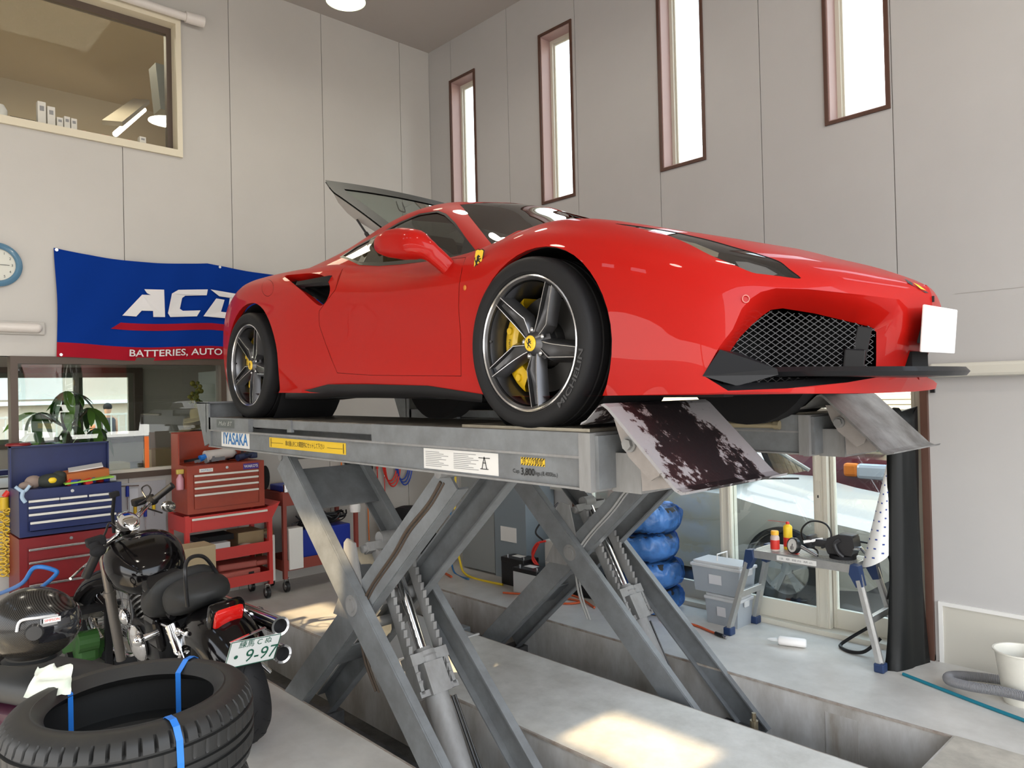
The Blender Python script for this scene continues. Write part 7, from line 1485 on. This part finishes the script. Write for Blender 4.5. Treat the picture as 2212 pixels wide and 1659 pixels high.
# engine, frame, shocks
MB().cbox((.82, 0, .42), (.42, .30, .26), bev=.05).cyl((.80, 0, .50), (.68, 0, .78), .10, n=24).cyl((.92, 0, .50), (1.06, 0, .76), .10, n=24).build('engine_block', mat('engine_dark', (.03, .03, .032), rough=.3, metal=.5), BK, 35)
mb = MB()
for k in range(9):
    for a_, b_ in (((.80, 0, .52), (.68, 0, .78)), ((.92, 0, .52), (1.06, 0, .76))): p = Vector(a_).lerp(Vector(b_), k/9); q_ = Vector(a_).lerp(Vector(b_), k/9+.04); mb.cyl(p, q_, .125, n=24)
mb.build('cooling_fins', mat('fin_metal', (.12, .12, .12), rough=.3, metal=.8), BK, kind='stuff', clean=False)
MB().sph((.72, -.17, .52), (.11, .05, .11), 24, 12).sph((.86, .17, .42), (.13, .04, .11), 24, 12).sph((.98, .18, .56), (.05, .03, .05), 16, 8).parts('engine_cover', M_CHR, BK, True)
for s in (-1, 1):
    mb = MB(); mb.tube([(.05+.16*t+.0, s*.155+.035*math.cos(t*40)*.9, .36+.30*t+.035*math.sin(t*40)*.5) for t in np.linspace(0, 1, 90)], .006, 6); mb.build('shock_spring', M_CHR, BK, True)
    MB().cyl((.05, s*.155, .34), (.21, s*.155, .66), .018, n=14).cyl((.15, s*.155, .54), (.21, s*.155, .67), .034, n=16).build('shock_absorber', M_CHR, BK, 40)
MB().tube(catmull([(.1, .12, .33), (.45, .14, .32), (.8, .15, .22), (1.1, .12, .25), (1.25, .05, .6), (1.3, 0, .98)], 5), .018, 10).tube(catmull([(.1, -.12, .33), (.45, -.14, .32), (.8, -.15, .22), (1.1, -.12, .25), (1.25, -.05, .6), (1.3, 0, .98)], 5), .018, 10).tube([(.35, .1, .66), (.7, .1, .74), (1.28, 0, .95)], .02, 10).build('frame', M_BLK, BK, True)
MB().cyl((-.02, -.13, .33), (-.02, .13, .33), .02, n=12).cyl((.0, -.17, .33), (.0, -.12, .33), .035, n=14).cbox((.06, -.16, .36), (.12, .03, .04), bev=.008).cyl((-.04, -.2, .30), (-.04, -.13, .42), .012, n=10).build('axle_fittings', M_CHR, BK, 40)
MB().cyl((.62, .18, .26), (.58, .34, .015), .012, n=10).build('side_stand', M_BLK, BK, True)
MB().cbox((.55, .15, .55), (.20, .05, .20), bev=.03).cbox((.55, -.15, .55), (.20, .05, .20), bev=.03).parts('side_cover', M_BP, BK)
MB().cyl((.38, .18, .60), (.38, .26, .60), .02, n=10).sph((.38, .28, .60), .032, 14, 8).cyl((.06, -.14, .60), (.06, -.24, .60), .010, n=10).sph((.06, -.25, .60), (.03, .025, .03), 14, 8).parts('turn_signal', M_CHR, BK, True)
# second motorcycle at the left edge, only its tail in view
B2 = thing('motorcycle', 'dark purple motorcycle at the left edge with black seat under the carbon helmet', 'motorcycle')
c2 = Vector((-1.193, -2.420, 0.832)); B2.location = (c2.x, c2.y, 0); B2.rotation_euler = (0, 0, .35)
zb = c2.z
blob('seat', smo([(.55, zb-.02, .05, .02), (.48, zb-.02, .12, .05), (.2, zb-.03, .14, .06), (-.2, zb-.05, .13, .06), (-.6, zb-.04, .10, .04)]), 0, M_SEAT, B2)
M_PUR = mat('purple_paint', (.05, .006, .022), rough=.15, coat=1.)
blob('tail_cowl', smo([(.80, zb-.02, .01, .01), (.62, zb-.05, .10, .03), (.3, zb-.13, .17, .07), (-.1, zb-.2, .18, .10), (-.6, zb-.25, .16, .10)]), 0, M_PUR, B2)
blob('fuel_tank', smo([(-.62, zb+.03, .05, .05), (-.75, zb+.05, .14, .12), (-.95, zb+.08, .17, .14), (-1.15, zb+.06, .10, .10)]), 0, M_PUR, B2)
for x in (.35, -1.15): MB().lathe([(.20, -.05), (.26, -.07), (.31, -.05), (.325, 0), (.31, .05), (.26, .07), (.20, .05)], 48, Matrix.Translation((x, 0, .325)) @ Matrix.Rotation(PI/2, 4, 'X'), close=True).build('wheel', M_TYRE, B2, 40)
MB().cbox((-.4, 0, .42), (.55, .32, .36), bev=.06).build('engine_block', MATS['engine_dark'], B2)
MB().tube([(.35, .1, .33), (0, .12, .5), (-.5, .1, zb-.1), (-1.0, 0, zb)], .02, 8).tube([(.35, -.1, .33), (0, -.12, .5), (-.5, -.1, zb-.1), (-1.0, 0, zb)], .02, 8).tube([(-1.0, 0, zb), (-1.15, .0, .33)], .03, 10).build('frame', M_BLK, B2, True)
MB().tube([(-.95, -.35, zb+.22), (-1.0, -.15, zb+.16), (-1.0, .15, zb+.16), (-.95, .35, zb+.22)], .013, 8).build('handlebar', M_GALV, B2, True)
# helmet
def carbonmat():
    m = mat('carbon_weave', (.012, .011, .010), rough=.2, spec=.3, coat=.15); nt = m.node_tree; b = nt.nodes['Principled BSDF']; tc = nt.nodes.new('ShaderNodeTexCoord'); mp = nt.nodes.new('ShaderNodeMapping'); mp.inputs['Rotation'].default_value = (.3, .7, .5); w = nt.nodes.new('ShaderNodeTexWave'); w.inputs['Scale'].default_value = 70; nt.links.new(tc.outputs['Object'], mp.inputs[0]); nt.links.new(mp.outputs[0], w.inputs[0]); r = nt.nodes.new('ShaderNodeValToRGB'); r.color_ramp.elements[0].color = (.006, .0055, .005, 1); r.color_ramp.elements[1].color = (.035, .032, .028, 1); nt.links.new(w.outputs['Fac'], r.inputs[0]); nt.links.new(r.outputs[0], b.inputs['Base Color']); return m
HM = thing('helmet', 'black carbon weave full-face helmet resting on the second motorcycle seat', 'helmet', (-1.029, -2.438, 1.028), (0, .05, math.radians(75)))
V_ = []; NU, NV = 40, 28
for i in range(NV+1):
    ph = PI*i/NV
    for j in range(NU):
        th = 2*PI*j/NU; x = .135*math.sin(ph)*math.cos(th); y = .122*math.sin(ph)*math.sin(th); z = .128*math.cos(ph)
        if x > 0: x *= 1.12
        if z < 0: x *= 1-.15*(z/.128)**2 if x < 0 else 1.05; y *= 1-.18*(z/.128)**2
        z = max(z, -.115); V_.append((x, y, z))
mobj('shell', V_, [(i*NU+j, (i+1)*NU+j, (i+1)*NU+(j+1) % NU, i*NU+(j+1) % NU) for i in range(NV) for j in range(NU)], carbonmat(), HM, True)
V_ = []
for i in range(9):
    ph = math.radians(66+i*5.2)
    for j in range(25):
        th = math.radians(-78+156*j/24); x = .1365*math.sin(ph)*math.cos(th)*1.12; y = .1245*math.sin(ph)*math.sin(th); V_.append((x+.004, y*1.01, .13*math.cos(ph)))
mobj('visor', V_, [(i*25+j, i*25+j+1, (i+1)*25+j+1, (i+1)*25+j) for i in range(8) for j in range(24)], mat('visor_dark', (.01, .01, .012), rough=.05, coat=1.), HM, True)
for s in (-1, 1): MB().cyl((.02, s*.118, .0), (.02, s*.131, .0), .030, .024, n=24).build('visor_pivot', mat('pivot_dark', (.03, .03, .03), rough=.25), HM, 40)
MB().tube(catmull([(.085, -.1, .045), (.03, -.126, .050), (-.02, -.126, .045), (-.03, -.126, .01)], 5), .005, 8).build('visor_edge', mat('edge_pale', (.5, .5, .5), rough=.2), HM, True)
mobj('logo_sticker', [(.045, -.1275, .028), (.095, -.109, .028), (.095, -.109, .045), (.045, -.1275, .045)], [(0, 1, 2, 3)], M_LBW, HM); text('logo_print', 'SIMPSON', .012, (.0702, -.1192, .0365), (.94, .34, 0), (0, 0, 1), M_REDP, HM, width=.046)
MB().lathe([(.07, -.112), (.085, -.12), (.1, -.112)], 30).build('neck_roll', M_SEAT, HM, True)
# ---- stack of tyres in the foreground
def big_tyre(name, label, loc, rot, R=.317, w=.235, tread=True):
    T = thing(name, label, 'tyre', loc, rot, group='new tyres stacked in the foreground'); h = w/2; n = 385; ri = .210
    prof = [(ri, -h*.72, 0), (ri+.01, -h*.80, 0), (ri+.045, -h*.98, 0), (R-.045, -h*.97, 0), (R-.022, -h*.88, 0), (R-.010, -h*.76, 1), (R-.005, -h*.62, 1), (R-.003, -h*.56, 0), (R-.010, -h*.54, 0), (R-.010, -h*.49, 0), (R-.001, -h*.47, 0), (R, -h*.20, 2), (R, -h*.16, 0), (R-.009, -h*.15, 0), (R-.009, -h*.07, 0), (R, -h*.06, 0), (R, h*.06, 0), (R-.009, h*.07, 0), (R-.009, h*.15, 0), (R, h*.16, 0), (R, h*.20, 2), (R-.001, h*.47, 0), (R-.010, h*.49, 0), (R-.010, h*.54, 0), (R-.003, h*.56, 0), (R-.005, h*.62, 1), (R-.010, h*.76, 1), (R-.022, h*.88, 0), (R-.045, h*.97, 0), (ri+.045, h*.98, 0), (ri+.032, h*.965, 0), (ri+.028, h*.985, 0), (ri+.010, h*.84, 0), (ri, h*.74, 0), (ri+.035, h*.5, 0), (R-.022, h*.45, 0), (R-.022, -h*.45, 0), (ri+.035, -h*.5, 0)]
    V_ = []; L_ = len(prof)
    for k in range(n):
        a = 2*PI*k/n
        for (r, z, f) in prof:
            if f == 1 and k % 7 == 0: r -= .012
            if f == 2 and k % 7 == 3: r -= .004
            V_.append((r*math.cos(a), r*math.sin(a), z))
    F_ = [(k*L_+i, ((k+1) % n)*L_+i, ((k+1) % n)*L_+(i+1) % L_, k*L_+(i+1) % L_) for k in range(n) for i in range(L_)]
    mobj('tyre_body', V_, F_, M_NT, T, 28.); return T
M_NT = mat('new_tyre_rubber', (.015, .015, .0145), rough=.5, spec=.45)
tc_ = (-.195, -2.355); names = ['topmost', 'second from the top', 'third from the top', 'lowest']
for k in range(4):
    big_tyre('new_tyre', 'new black tyre with blue packing straps, %s in the foreground stack' % names[k], (tc_[0]+.008*math.sin(k*2), tc_[1]+.008*math.cos(k*3), 1.0-.1175-k*.2375), (.02 if k == 0 else 0, .01, k*.4), group if False else None) if False else big_tyre('new_tyre', ('new black tyre held by blue straps, topmost of the foreground stack' if k == 0 else 'new black tyre, %s in the foreground stack' % names[k]), (tc_[0]+.006*math.sin(k*2), tc_[1]+.006*math.cos(k*3), .9955-.1175-k*.2375), (0, 0, k*.4))
M_STR = mat('strap_blue', (.02, .16, .55), rough=.35)
for a_, lb in (((math.atan2(-2.095+2.37, -.386+.19)), 'back right'), ((math.atan2(-2.355+2.37, .014+.19)), 'front'), ((math.atan2(-.16, -.27)), 'left')):
    d_ = Vector((math.cos(a_), math.sin(a_), 0)); t_ = Vector((-d_.y, d_.x, 0)); C_ = Vector((tc_[0], tc_[1], 0)); h = .2375/2; path = [(.207, .60), (.207, .97), (.247, .9975), (.277, .9975), (.297, .985), (.315, .955), (.319, .90), (.319, .60), (.319, .10)]
    V_ = []
    for r, z in path: V_ += [C_+d_*(r+.001)+t_*.0085+Vector((0, 0, z+.001)), C_+d_*(r+.001)-t_*.0085+Vector((0, 0, z+.001))]
    o = mobj('packing_strap', V_, [(2*i, 2*i+1, 2*i+3, 2*i+2) for i in range(len(path)-1)], M_STR, None); md = o.modifiers.new('thickness', 'SOLIDIFY'); md.thickness = .0015; tag(o, 'blue packing strap over the %s side of the foreground tyre stack' % lb, 'strap', 'blue packing straps')
random.seed(11)
A_ = [Vector((-0.459, -2.561, 0.968)), Vector((-0.321, -2.473, 0.989)), Vector((-0.428, -2.442, 1.036)), Vector((-0.546, -2.508, 1.019))]
V_ = []
for i in range(11):
    for j in range(9):
        s, t = i/10, j/8; p = A_[0]*(1-s)*(1-t)+A_[1]*s*(1-t)+A_[2]*s*t+A_[3]*(1-s)*t; n_ = mnoise.noise(Vector((s*4, t*4, 1)))*.022; V_.append((p.x+n_, p.y+n_*.3, p.z+n_*.8))
o = mobj('paper_label', V_, [(i*9+j, (i+1)*9+j, (i+1)*9+j+1, i*9+j+1) for i in range(10) for j in range(8)], mat('paper_creased', (.70, .69, .62), rough=.6, noise=.12, nscale=12, col2=(.55, .62, .52)), None, True); tag(o, 'crumpled white paper label lying on the topmost foreground tyre', 'paper')

# ================================================================ outside
M_ASP = mat('asphalt', (.16, .155, .15), rough=.8, noise=.2, nscale=2)
mb = MB(); mb.box((-60, YR+.165, -.10), (30, 60, -.03)); mb.box((-60, -60, -.10), (-9.55, YR+.165, -.03)); mb.box((XO+2.5, -60, -.1), (30, YR+.16, -.03)); mb.box((-9.55, -60, -.1), (XO+2.5, -7.5, -.03))
g_ = mb.build('ground', M_ASP); g_['kind'] = 'structure'
def parked(name, label, M, paint, L_=4.4, W_=1.72, belt=.92, hood=.86, roof=1.36, nose=.45, x_f=.80, cowl=1.45, wsr=2.1, rr_=3.25, tail=3.9, wr=.31, glass=None):
    """car built nose at x=0 pointing +x back along -x; y 0 is the near side, +y away"""
    T = thing(name, label, 'car', (0, 0, 0)); T.matrix_world = M
    S = []
    xs = [(0.02, .45, .60, .80), (-.06, .35, .66, .88), (-.25, .22, .74, .95), (-.6, .18, .80, .99), (-1.0, .18, hood-.02, 1.), (-cowl, .18, belt, 1.), (-2.2, .18, belt+.01, 1.), (-3.2, .18, belt+.03, 1.), (-3.9, .2, belt+.03, .98), (-4.25, .3, belt, .94), (-L_, .4, belt-.12, .86)]
    V_ = []; K = 13
    for x, zb_, zt_, w in xs:
        h = zt_-zb_; hw = W_/2*w
        for t in np.linspace(0, 1, K):
            if t < .5: y = -hw+ (.03*math.sin(PI*t*1.2)*-1) ; z = zb_+h*(t/.5)*.90
            else:
                q = (t-.5)/.5; y = -hw+hw*(1-(1-q)**1.8)*1.0; z = zb_+h*(.90+.10*math.sin(PI/2*min(1, q*1.6)))
            V_.append((x, y+W_/2, z))
    n = len(xs); F_ = [(i*K+j, i*K+j+1, (i+1)*K+j+1, (i+1)*K+j) for i in range(n-1) for j in range(K-1)]
    V2 = [(x, W_-y, z) for x, y, z in V_]; N_ = len(V_); F2 = [tuple(N_+q for q in f[::-1]) for f in F_]
    F3 = [(j, j+1, N_+j+1, N_+j) for j in range(K-1)]
    o = mobj('body', V_+V2, F_+F2+F3, paint, T, 35.)
    # greenhouse
    z0 = belt-.01; gi = .10; ri_ = .26
    P = lambda x, y, z: (x, y, z)
    G0 = [(-cowl+.02, z0), (-wsr, roof), (-rr_, roof-.01), (-tail, z0+.02)]
    Vg = [P(G0[0][0], .10, z0), P(G0[1][0], ri_, roof), P(G0[2][0], ri_, roof-.01), P(G0[3][0], .10, z0+.02)]; Vg += [(x, W_-y, z) for x, y, z in Vg]
    mobj('window_glass', Vg, [(0, 3, 2, 1), (4, 5, 6, 7), (0, 1, 5, 4), (2, 3, 7, 6)], glass or glassmat('car_glass_pale', (.35, .42, .45), refl=.35), T)
    mb = MB(); mb.box((-rr_, ri_-.01, roof-.02), (-wsr, W_-ri_+.01, roof+.012))
    for s in (0, 1):
        ys_ = [.10, ri_] if not s else [W_-.10, W_-ri_]
        mb.beam((G0[0][0], ys_[0], z0), (G0[1][0], ys_[1], roof), .05, .03); mb.beam((G0[3][0], ys_[0], z0), (G0[2][0], ys_[1], roof), .08, .04); mb.beam((-2.6, ys_[0], z0), (-2.65, ys_[1], roof), .05, .03)
    mb.build('roof', paint, T)
    mb = MB(); mb.box((-3.6, .2, .3), (-1.5, W_-.2, .9)); mb.build('interior', M_BLKM, T)
    for x in (-x_f, -x_f-2.55):
        for y, s in ((-.045, 1), (W_+.045, -1)):
            Mw = Matrix.Translation((x, y, wr)) @ Matrix.Rotation(PI/2*s, 4, 'X')
            w_ = MB().lathe([(wr*.66, 0), (wr*.72, .012), (wr*.95, .008), (wr, -.02), (wr, -.18), (wr*.66, -.19)], 40, Mw).build('wheel', M_TYRE, T, 40)
            mb = MB(); mb.lathe([(wr*.66, 0), (wr*.62, -.02), (wr*.60, -.12), (0, -.12)], 40, Mw)
            for k in range(5):
                th = 2*PI*k/5+.4
                for dd in (-.12, .12):
                    a_ = Mw @ Vector((.04*math.cos(th), .04*math.sin(th), -.03)); b_ = Mw @ Vector((wr*.64*math.cos(th+dd), wr*.64*math.sin(th+dd), -.008)); mb.beam(a_, b_, .04, .02, up=(0, -1, 0))
            mb.lathe([(0, -.01), (.05, -.02), (.06, -.05)], 20, Mw); mb.build('alloy_rim', mat('alloy_silver', (.42, .42, .43), rough=.3, metal=.7), w_, 40)
            mb = MB(); mb.lathe([(wr*1.13, .024), (wr*1.13, -.2), (0, -.2)], 40, Mw); mb.lathe([(wr*1.0, .0245), (wr*1.13, .0245)], 40, Mw); mb.build('wheel_arch', M_BLKM, T, True)
    return T
M_SIL = mat('silver_car_paint', (.40, .375, .33), rough=.4, coat=.3)
gc = parked('parked_car', 'silver grey car parked outside beyond the glass doors', Matrix.Translation((-.05, 2.92, -.03)), M_SIL, belt=.96, hood=.88, roof=1.38, cowl=1.45, x_f=.88)
mobj('door_gap', [(-1.50, .0, .3), (-1.508, .0, .3), (-1.478, .012, .93), (-1.47, .012, .93)], [(0, 1, 2, 3)], M_INK, gc).location = (0, -.012, 0)
MB().cbox((-1.28, -.004, .60), (.11, .012, .03), bev=.003).build('side_marker', mat('amber_marker', (.75, .20, .02), rough=.3), gc)
MB().beam((-1.42, .38, .985), (-1.05, .60, .99), .02, .015).cbox((-1.43, .36, .985), (.08, .05, .03), bev=.006).build('wiper', M_BLK, gc)
mc = parked('parked_car', 'maroon car parked outside beyond the silver car', Matrix.Translation((.40, 5.55, -.03)), mat('maroon_paint', (.12, .015, .025), rough=.2, coat=1.), belt=1.08, hood=1.05, roof=1.6, x_f=.9, W_=1.75)
_l = Vector((-1.178, 5.500, 0.832))-Vector((.40, 5.55, -.03)); MB().cbox((_l.x, -.03, _l.z), (.42, .12, .17), bev=.04).build('headlamp', mat('lamp_lens_clear', (.55, .58, .62), rough=.1, metal=.3), mc); MB().cbox((_l.x-.27, -.04, _l.z+.01), (.16, .10, .15), bev=.03).build('turn_lamp', mat('amber_marker', (.75, .20, .02)), mc)
M_SID = mat('siding_cream', (.68, .60, .44), rough=.8)
H = thing('house', 'cream house with horizontal siding beyond the parked cars', 'house', (0, 0, 0))
MB().box((-14, 12.2, 0), (8, 18, 5.2)).build('wall', M_SID, H)
for k in range(52): o = mobj('siding_board', [(-14, 12.17, .1+k*.1), (8, 12.17, .1+k*.1), (8, 12.198, .19+k*.1), (-14, 12.198, .19+k*.1), (-14, 12.2, .1+k*.1), (8, 12.2, .1+k*.1)], [(0, 1, 2, 3), (0, 4, 5, 1)], M_SID, H)
MB().add([(-14.5, 11.6, 5.1), (8.5, 11.6, 5.1), (8.5, 15, 6.9), (-14.5, 15, 6.9), (-14.5, 18.4, 5.1), (8.5, 18.4, 5.1)], [(0, 1, 2, 3), (3, 2, 5, 4)]).build('roof', mat('roof_beige', (.40, .36, .30), rough=.8), H)
# beyond the office window: neighbour building, fence, car, pedestrian
NB = thing('building', 'two-tone beige building across the street behind the office window', 'building', (0, 0, 0))
MB().box((-24, -12, 0), (-20, -3.6, 7)).build('wall', mat('wall_sand', (.80, .66, .38), rough=.8), NB); MB().box((-24, -3.6, 0), (-20.3, 10, 7)).build('wall', mat('wall_taupe', (.58, .50, .40), rough=.8), NB)
MB().box((-20.3, -2.0, 1.9), (-20.22, 1.8, 3.3)).build('roller_shutter', mat('shutter_pale', (.55, .55, .50), rough=.6), NB); MB().box((-20.3, -3.6, 3.55), (-20.1, 10, 3.65)).box((-20.3, -3.6, 1.75), (-20.1, 10, 1.85)).build('ledge', M_WHITE, NB)
MB().box((-20.0, -6.6, .4), (-19.94, -5.6, 2.6)).box((-20, -8.8, 1.2), (-19.94, -7.8, 2.2)).build('window', mat('window_dark', (.2, .18, .15), rough=.2), NB)
FN = thing('fence', 'pale vertical bar fence along the street', 'fence', (0, 0, 0))
MB().box((-16, -9, 1.5), (-15.96, 6, 1.54)).box((-16, -9, .2), (-15.96, 6, .24)).build('rail', mat('fence_white', (.6, .58, .5), rough=.6), FN)
_b = MB().box((-15.99, -9, .0), (-15.97, -8.975, 1.55)).build('bar', MATS['fence_white'], FN)
for k in range(1, 100): o = _b.copy(); COL.objects.link(o); o.location = (0, k*.15, 0)
o = parked('parked_car', 'pale car parked in the street behind the office window', Matrix.Translation((-11.2, -2.3, -.03)) @ Matrix.Rotation(PI/2, 4, 'Z'), mat('taupe_car', (.30, .26, .22), rough=.3, coat=1.), glass=glassmat('car_glass_green', (.55, .75, .65), refl=.3), roof=1.5)
def pedestrian():
    P = thing('person', 'pedestrian in a dark top with an orange bag walking along the street', 'person', (-18.000, 2.279, 1.433)); P.location.z = -.03
    me = bpy.data.meshes.new('body'); J = [(0, 0, .92), (0, 0, 1.15), (0, 0, 1.40), (0, 0, 1.50), (0, 0, 1.62), (0, -.16, 1.38), (-.05, -.20, 1.12), (.05, -.19, .90), (0, .16, 1.38), (.05, .20, 1.14), (-.02, .19, .92), (0, -.09, .88), (.06, -.10, .48), (.12, -.10, .08), (.24, -.10, .04), (0, .09, .88), (-.06, .10, .48), (-.2, .10, .12), (-.1, .10, .05), (0, 0, 1.72)]
    Ed = [(0, 1), (1, 2), (2, 3), (3, 4), (4, 19), (2, 5), (5, 6), (6, 7), (2, 8), (8, 9), (9, 10), (0, 11), (11, 12), (12, 13), (13, 14), (0, 15), (15, 16), (16, 17), (17, 18)]
    me.from_pydata(J, Ed, []); o = bpy.data.objects.new('body', me); link(o, P); md = o.modifiers.new('skin', 'SKIN'); rr = [.13, .12, .14, .05, .095, .06, .045, .035, .06, .045, .035, .10, .065, .045, .035, .10, .065, .045, .035, .08]
    for v, r in zip(me.skin_vertices[0].data, rr): v.radius = (r, r)
    me.skin_vertices[0].data[0].use_root = True; o.modifiers.new('sub', 'SUBSURF').levels = 2; me.materials.append(mat('skin_tan', (.45, .25, .16), rough=.6))
    MB().lathe([(.13, 1.44), (.17, 1.38), (.16, 1.15), (.15, .95)], 18).build('top', mat('cloth_dark', (.05, .05, .06), rough=.8), P, True); MB().lathe([(.16, .97), (.18, .85), (.20, .35), (.19, .34), (.15, .9)], 18).build('trousers', mat('cloth_pale_blue', (.45, .50, .58), rough=.8), P, True)
    MB().sph((-.01, 0, 1.70), (.11, .10, .10), 14, 8).build('hair', M_BLKM, P, True); MB().cbox((-.02, -.30, 1.10), (.20, .14, .36), bev=.03).tube([(0, -.3, 1.25), (0, -.1, 1.45), (0, .08, 1.4)], .015, 6).build('shoulder_bag', mat('bag_orange', (.75, .25, .12), rough=.6), P)
pedestrian()
def tree(name, label, x, y, z, R, seed):
    random.seed(seed); T = thing(name, label, 'tree', (x, y, 0)); MB().cyl((0, 0, 0), (0, 0, z), .12, .08, n=10).build('trunk', MATS['trunk_brown'], T, True); V_ = []; F_ = []
    for k in range(900):
        d = Vector((random.gauss(0, 1), random.gauss(0, 1), random.gauss(0, 1))).normalized()*R*random.uniform(.6, 1); c_ = Vector((0, 0, z))+d; a = Vector((random.gauss(0, 1), random.gauss(0, 1), random.gauss(0, 1))).normalized()*.12; b = a.orthogonal().normalized()*.07; n = len(V_); V_ += [c_-a, c_+b, c_+a, c_-b]; F_.append((n, n+1, n+2, n+3))
    mobj('crown', V_, F_, mat('crown_green', (.10, .16, .03), rough=.7), T, kind='stuff')
tree('street_tree', 'green tree at the left of the street behind the office window', -15, -7.6, 2.4, 1.3, 3)
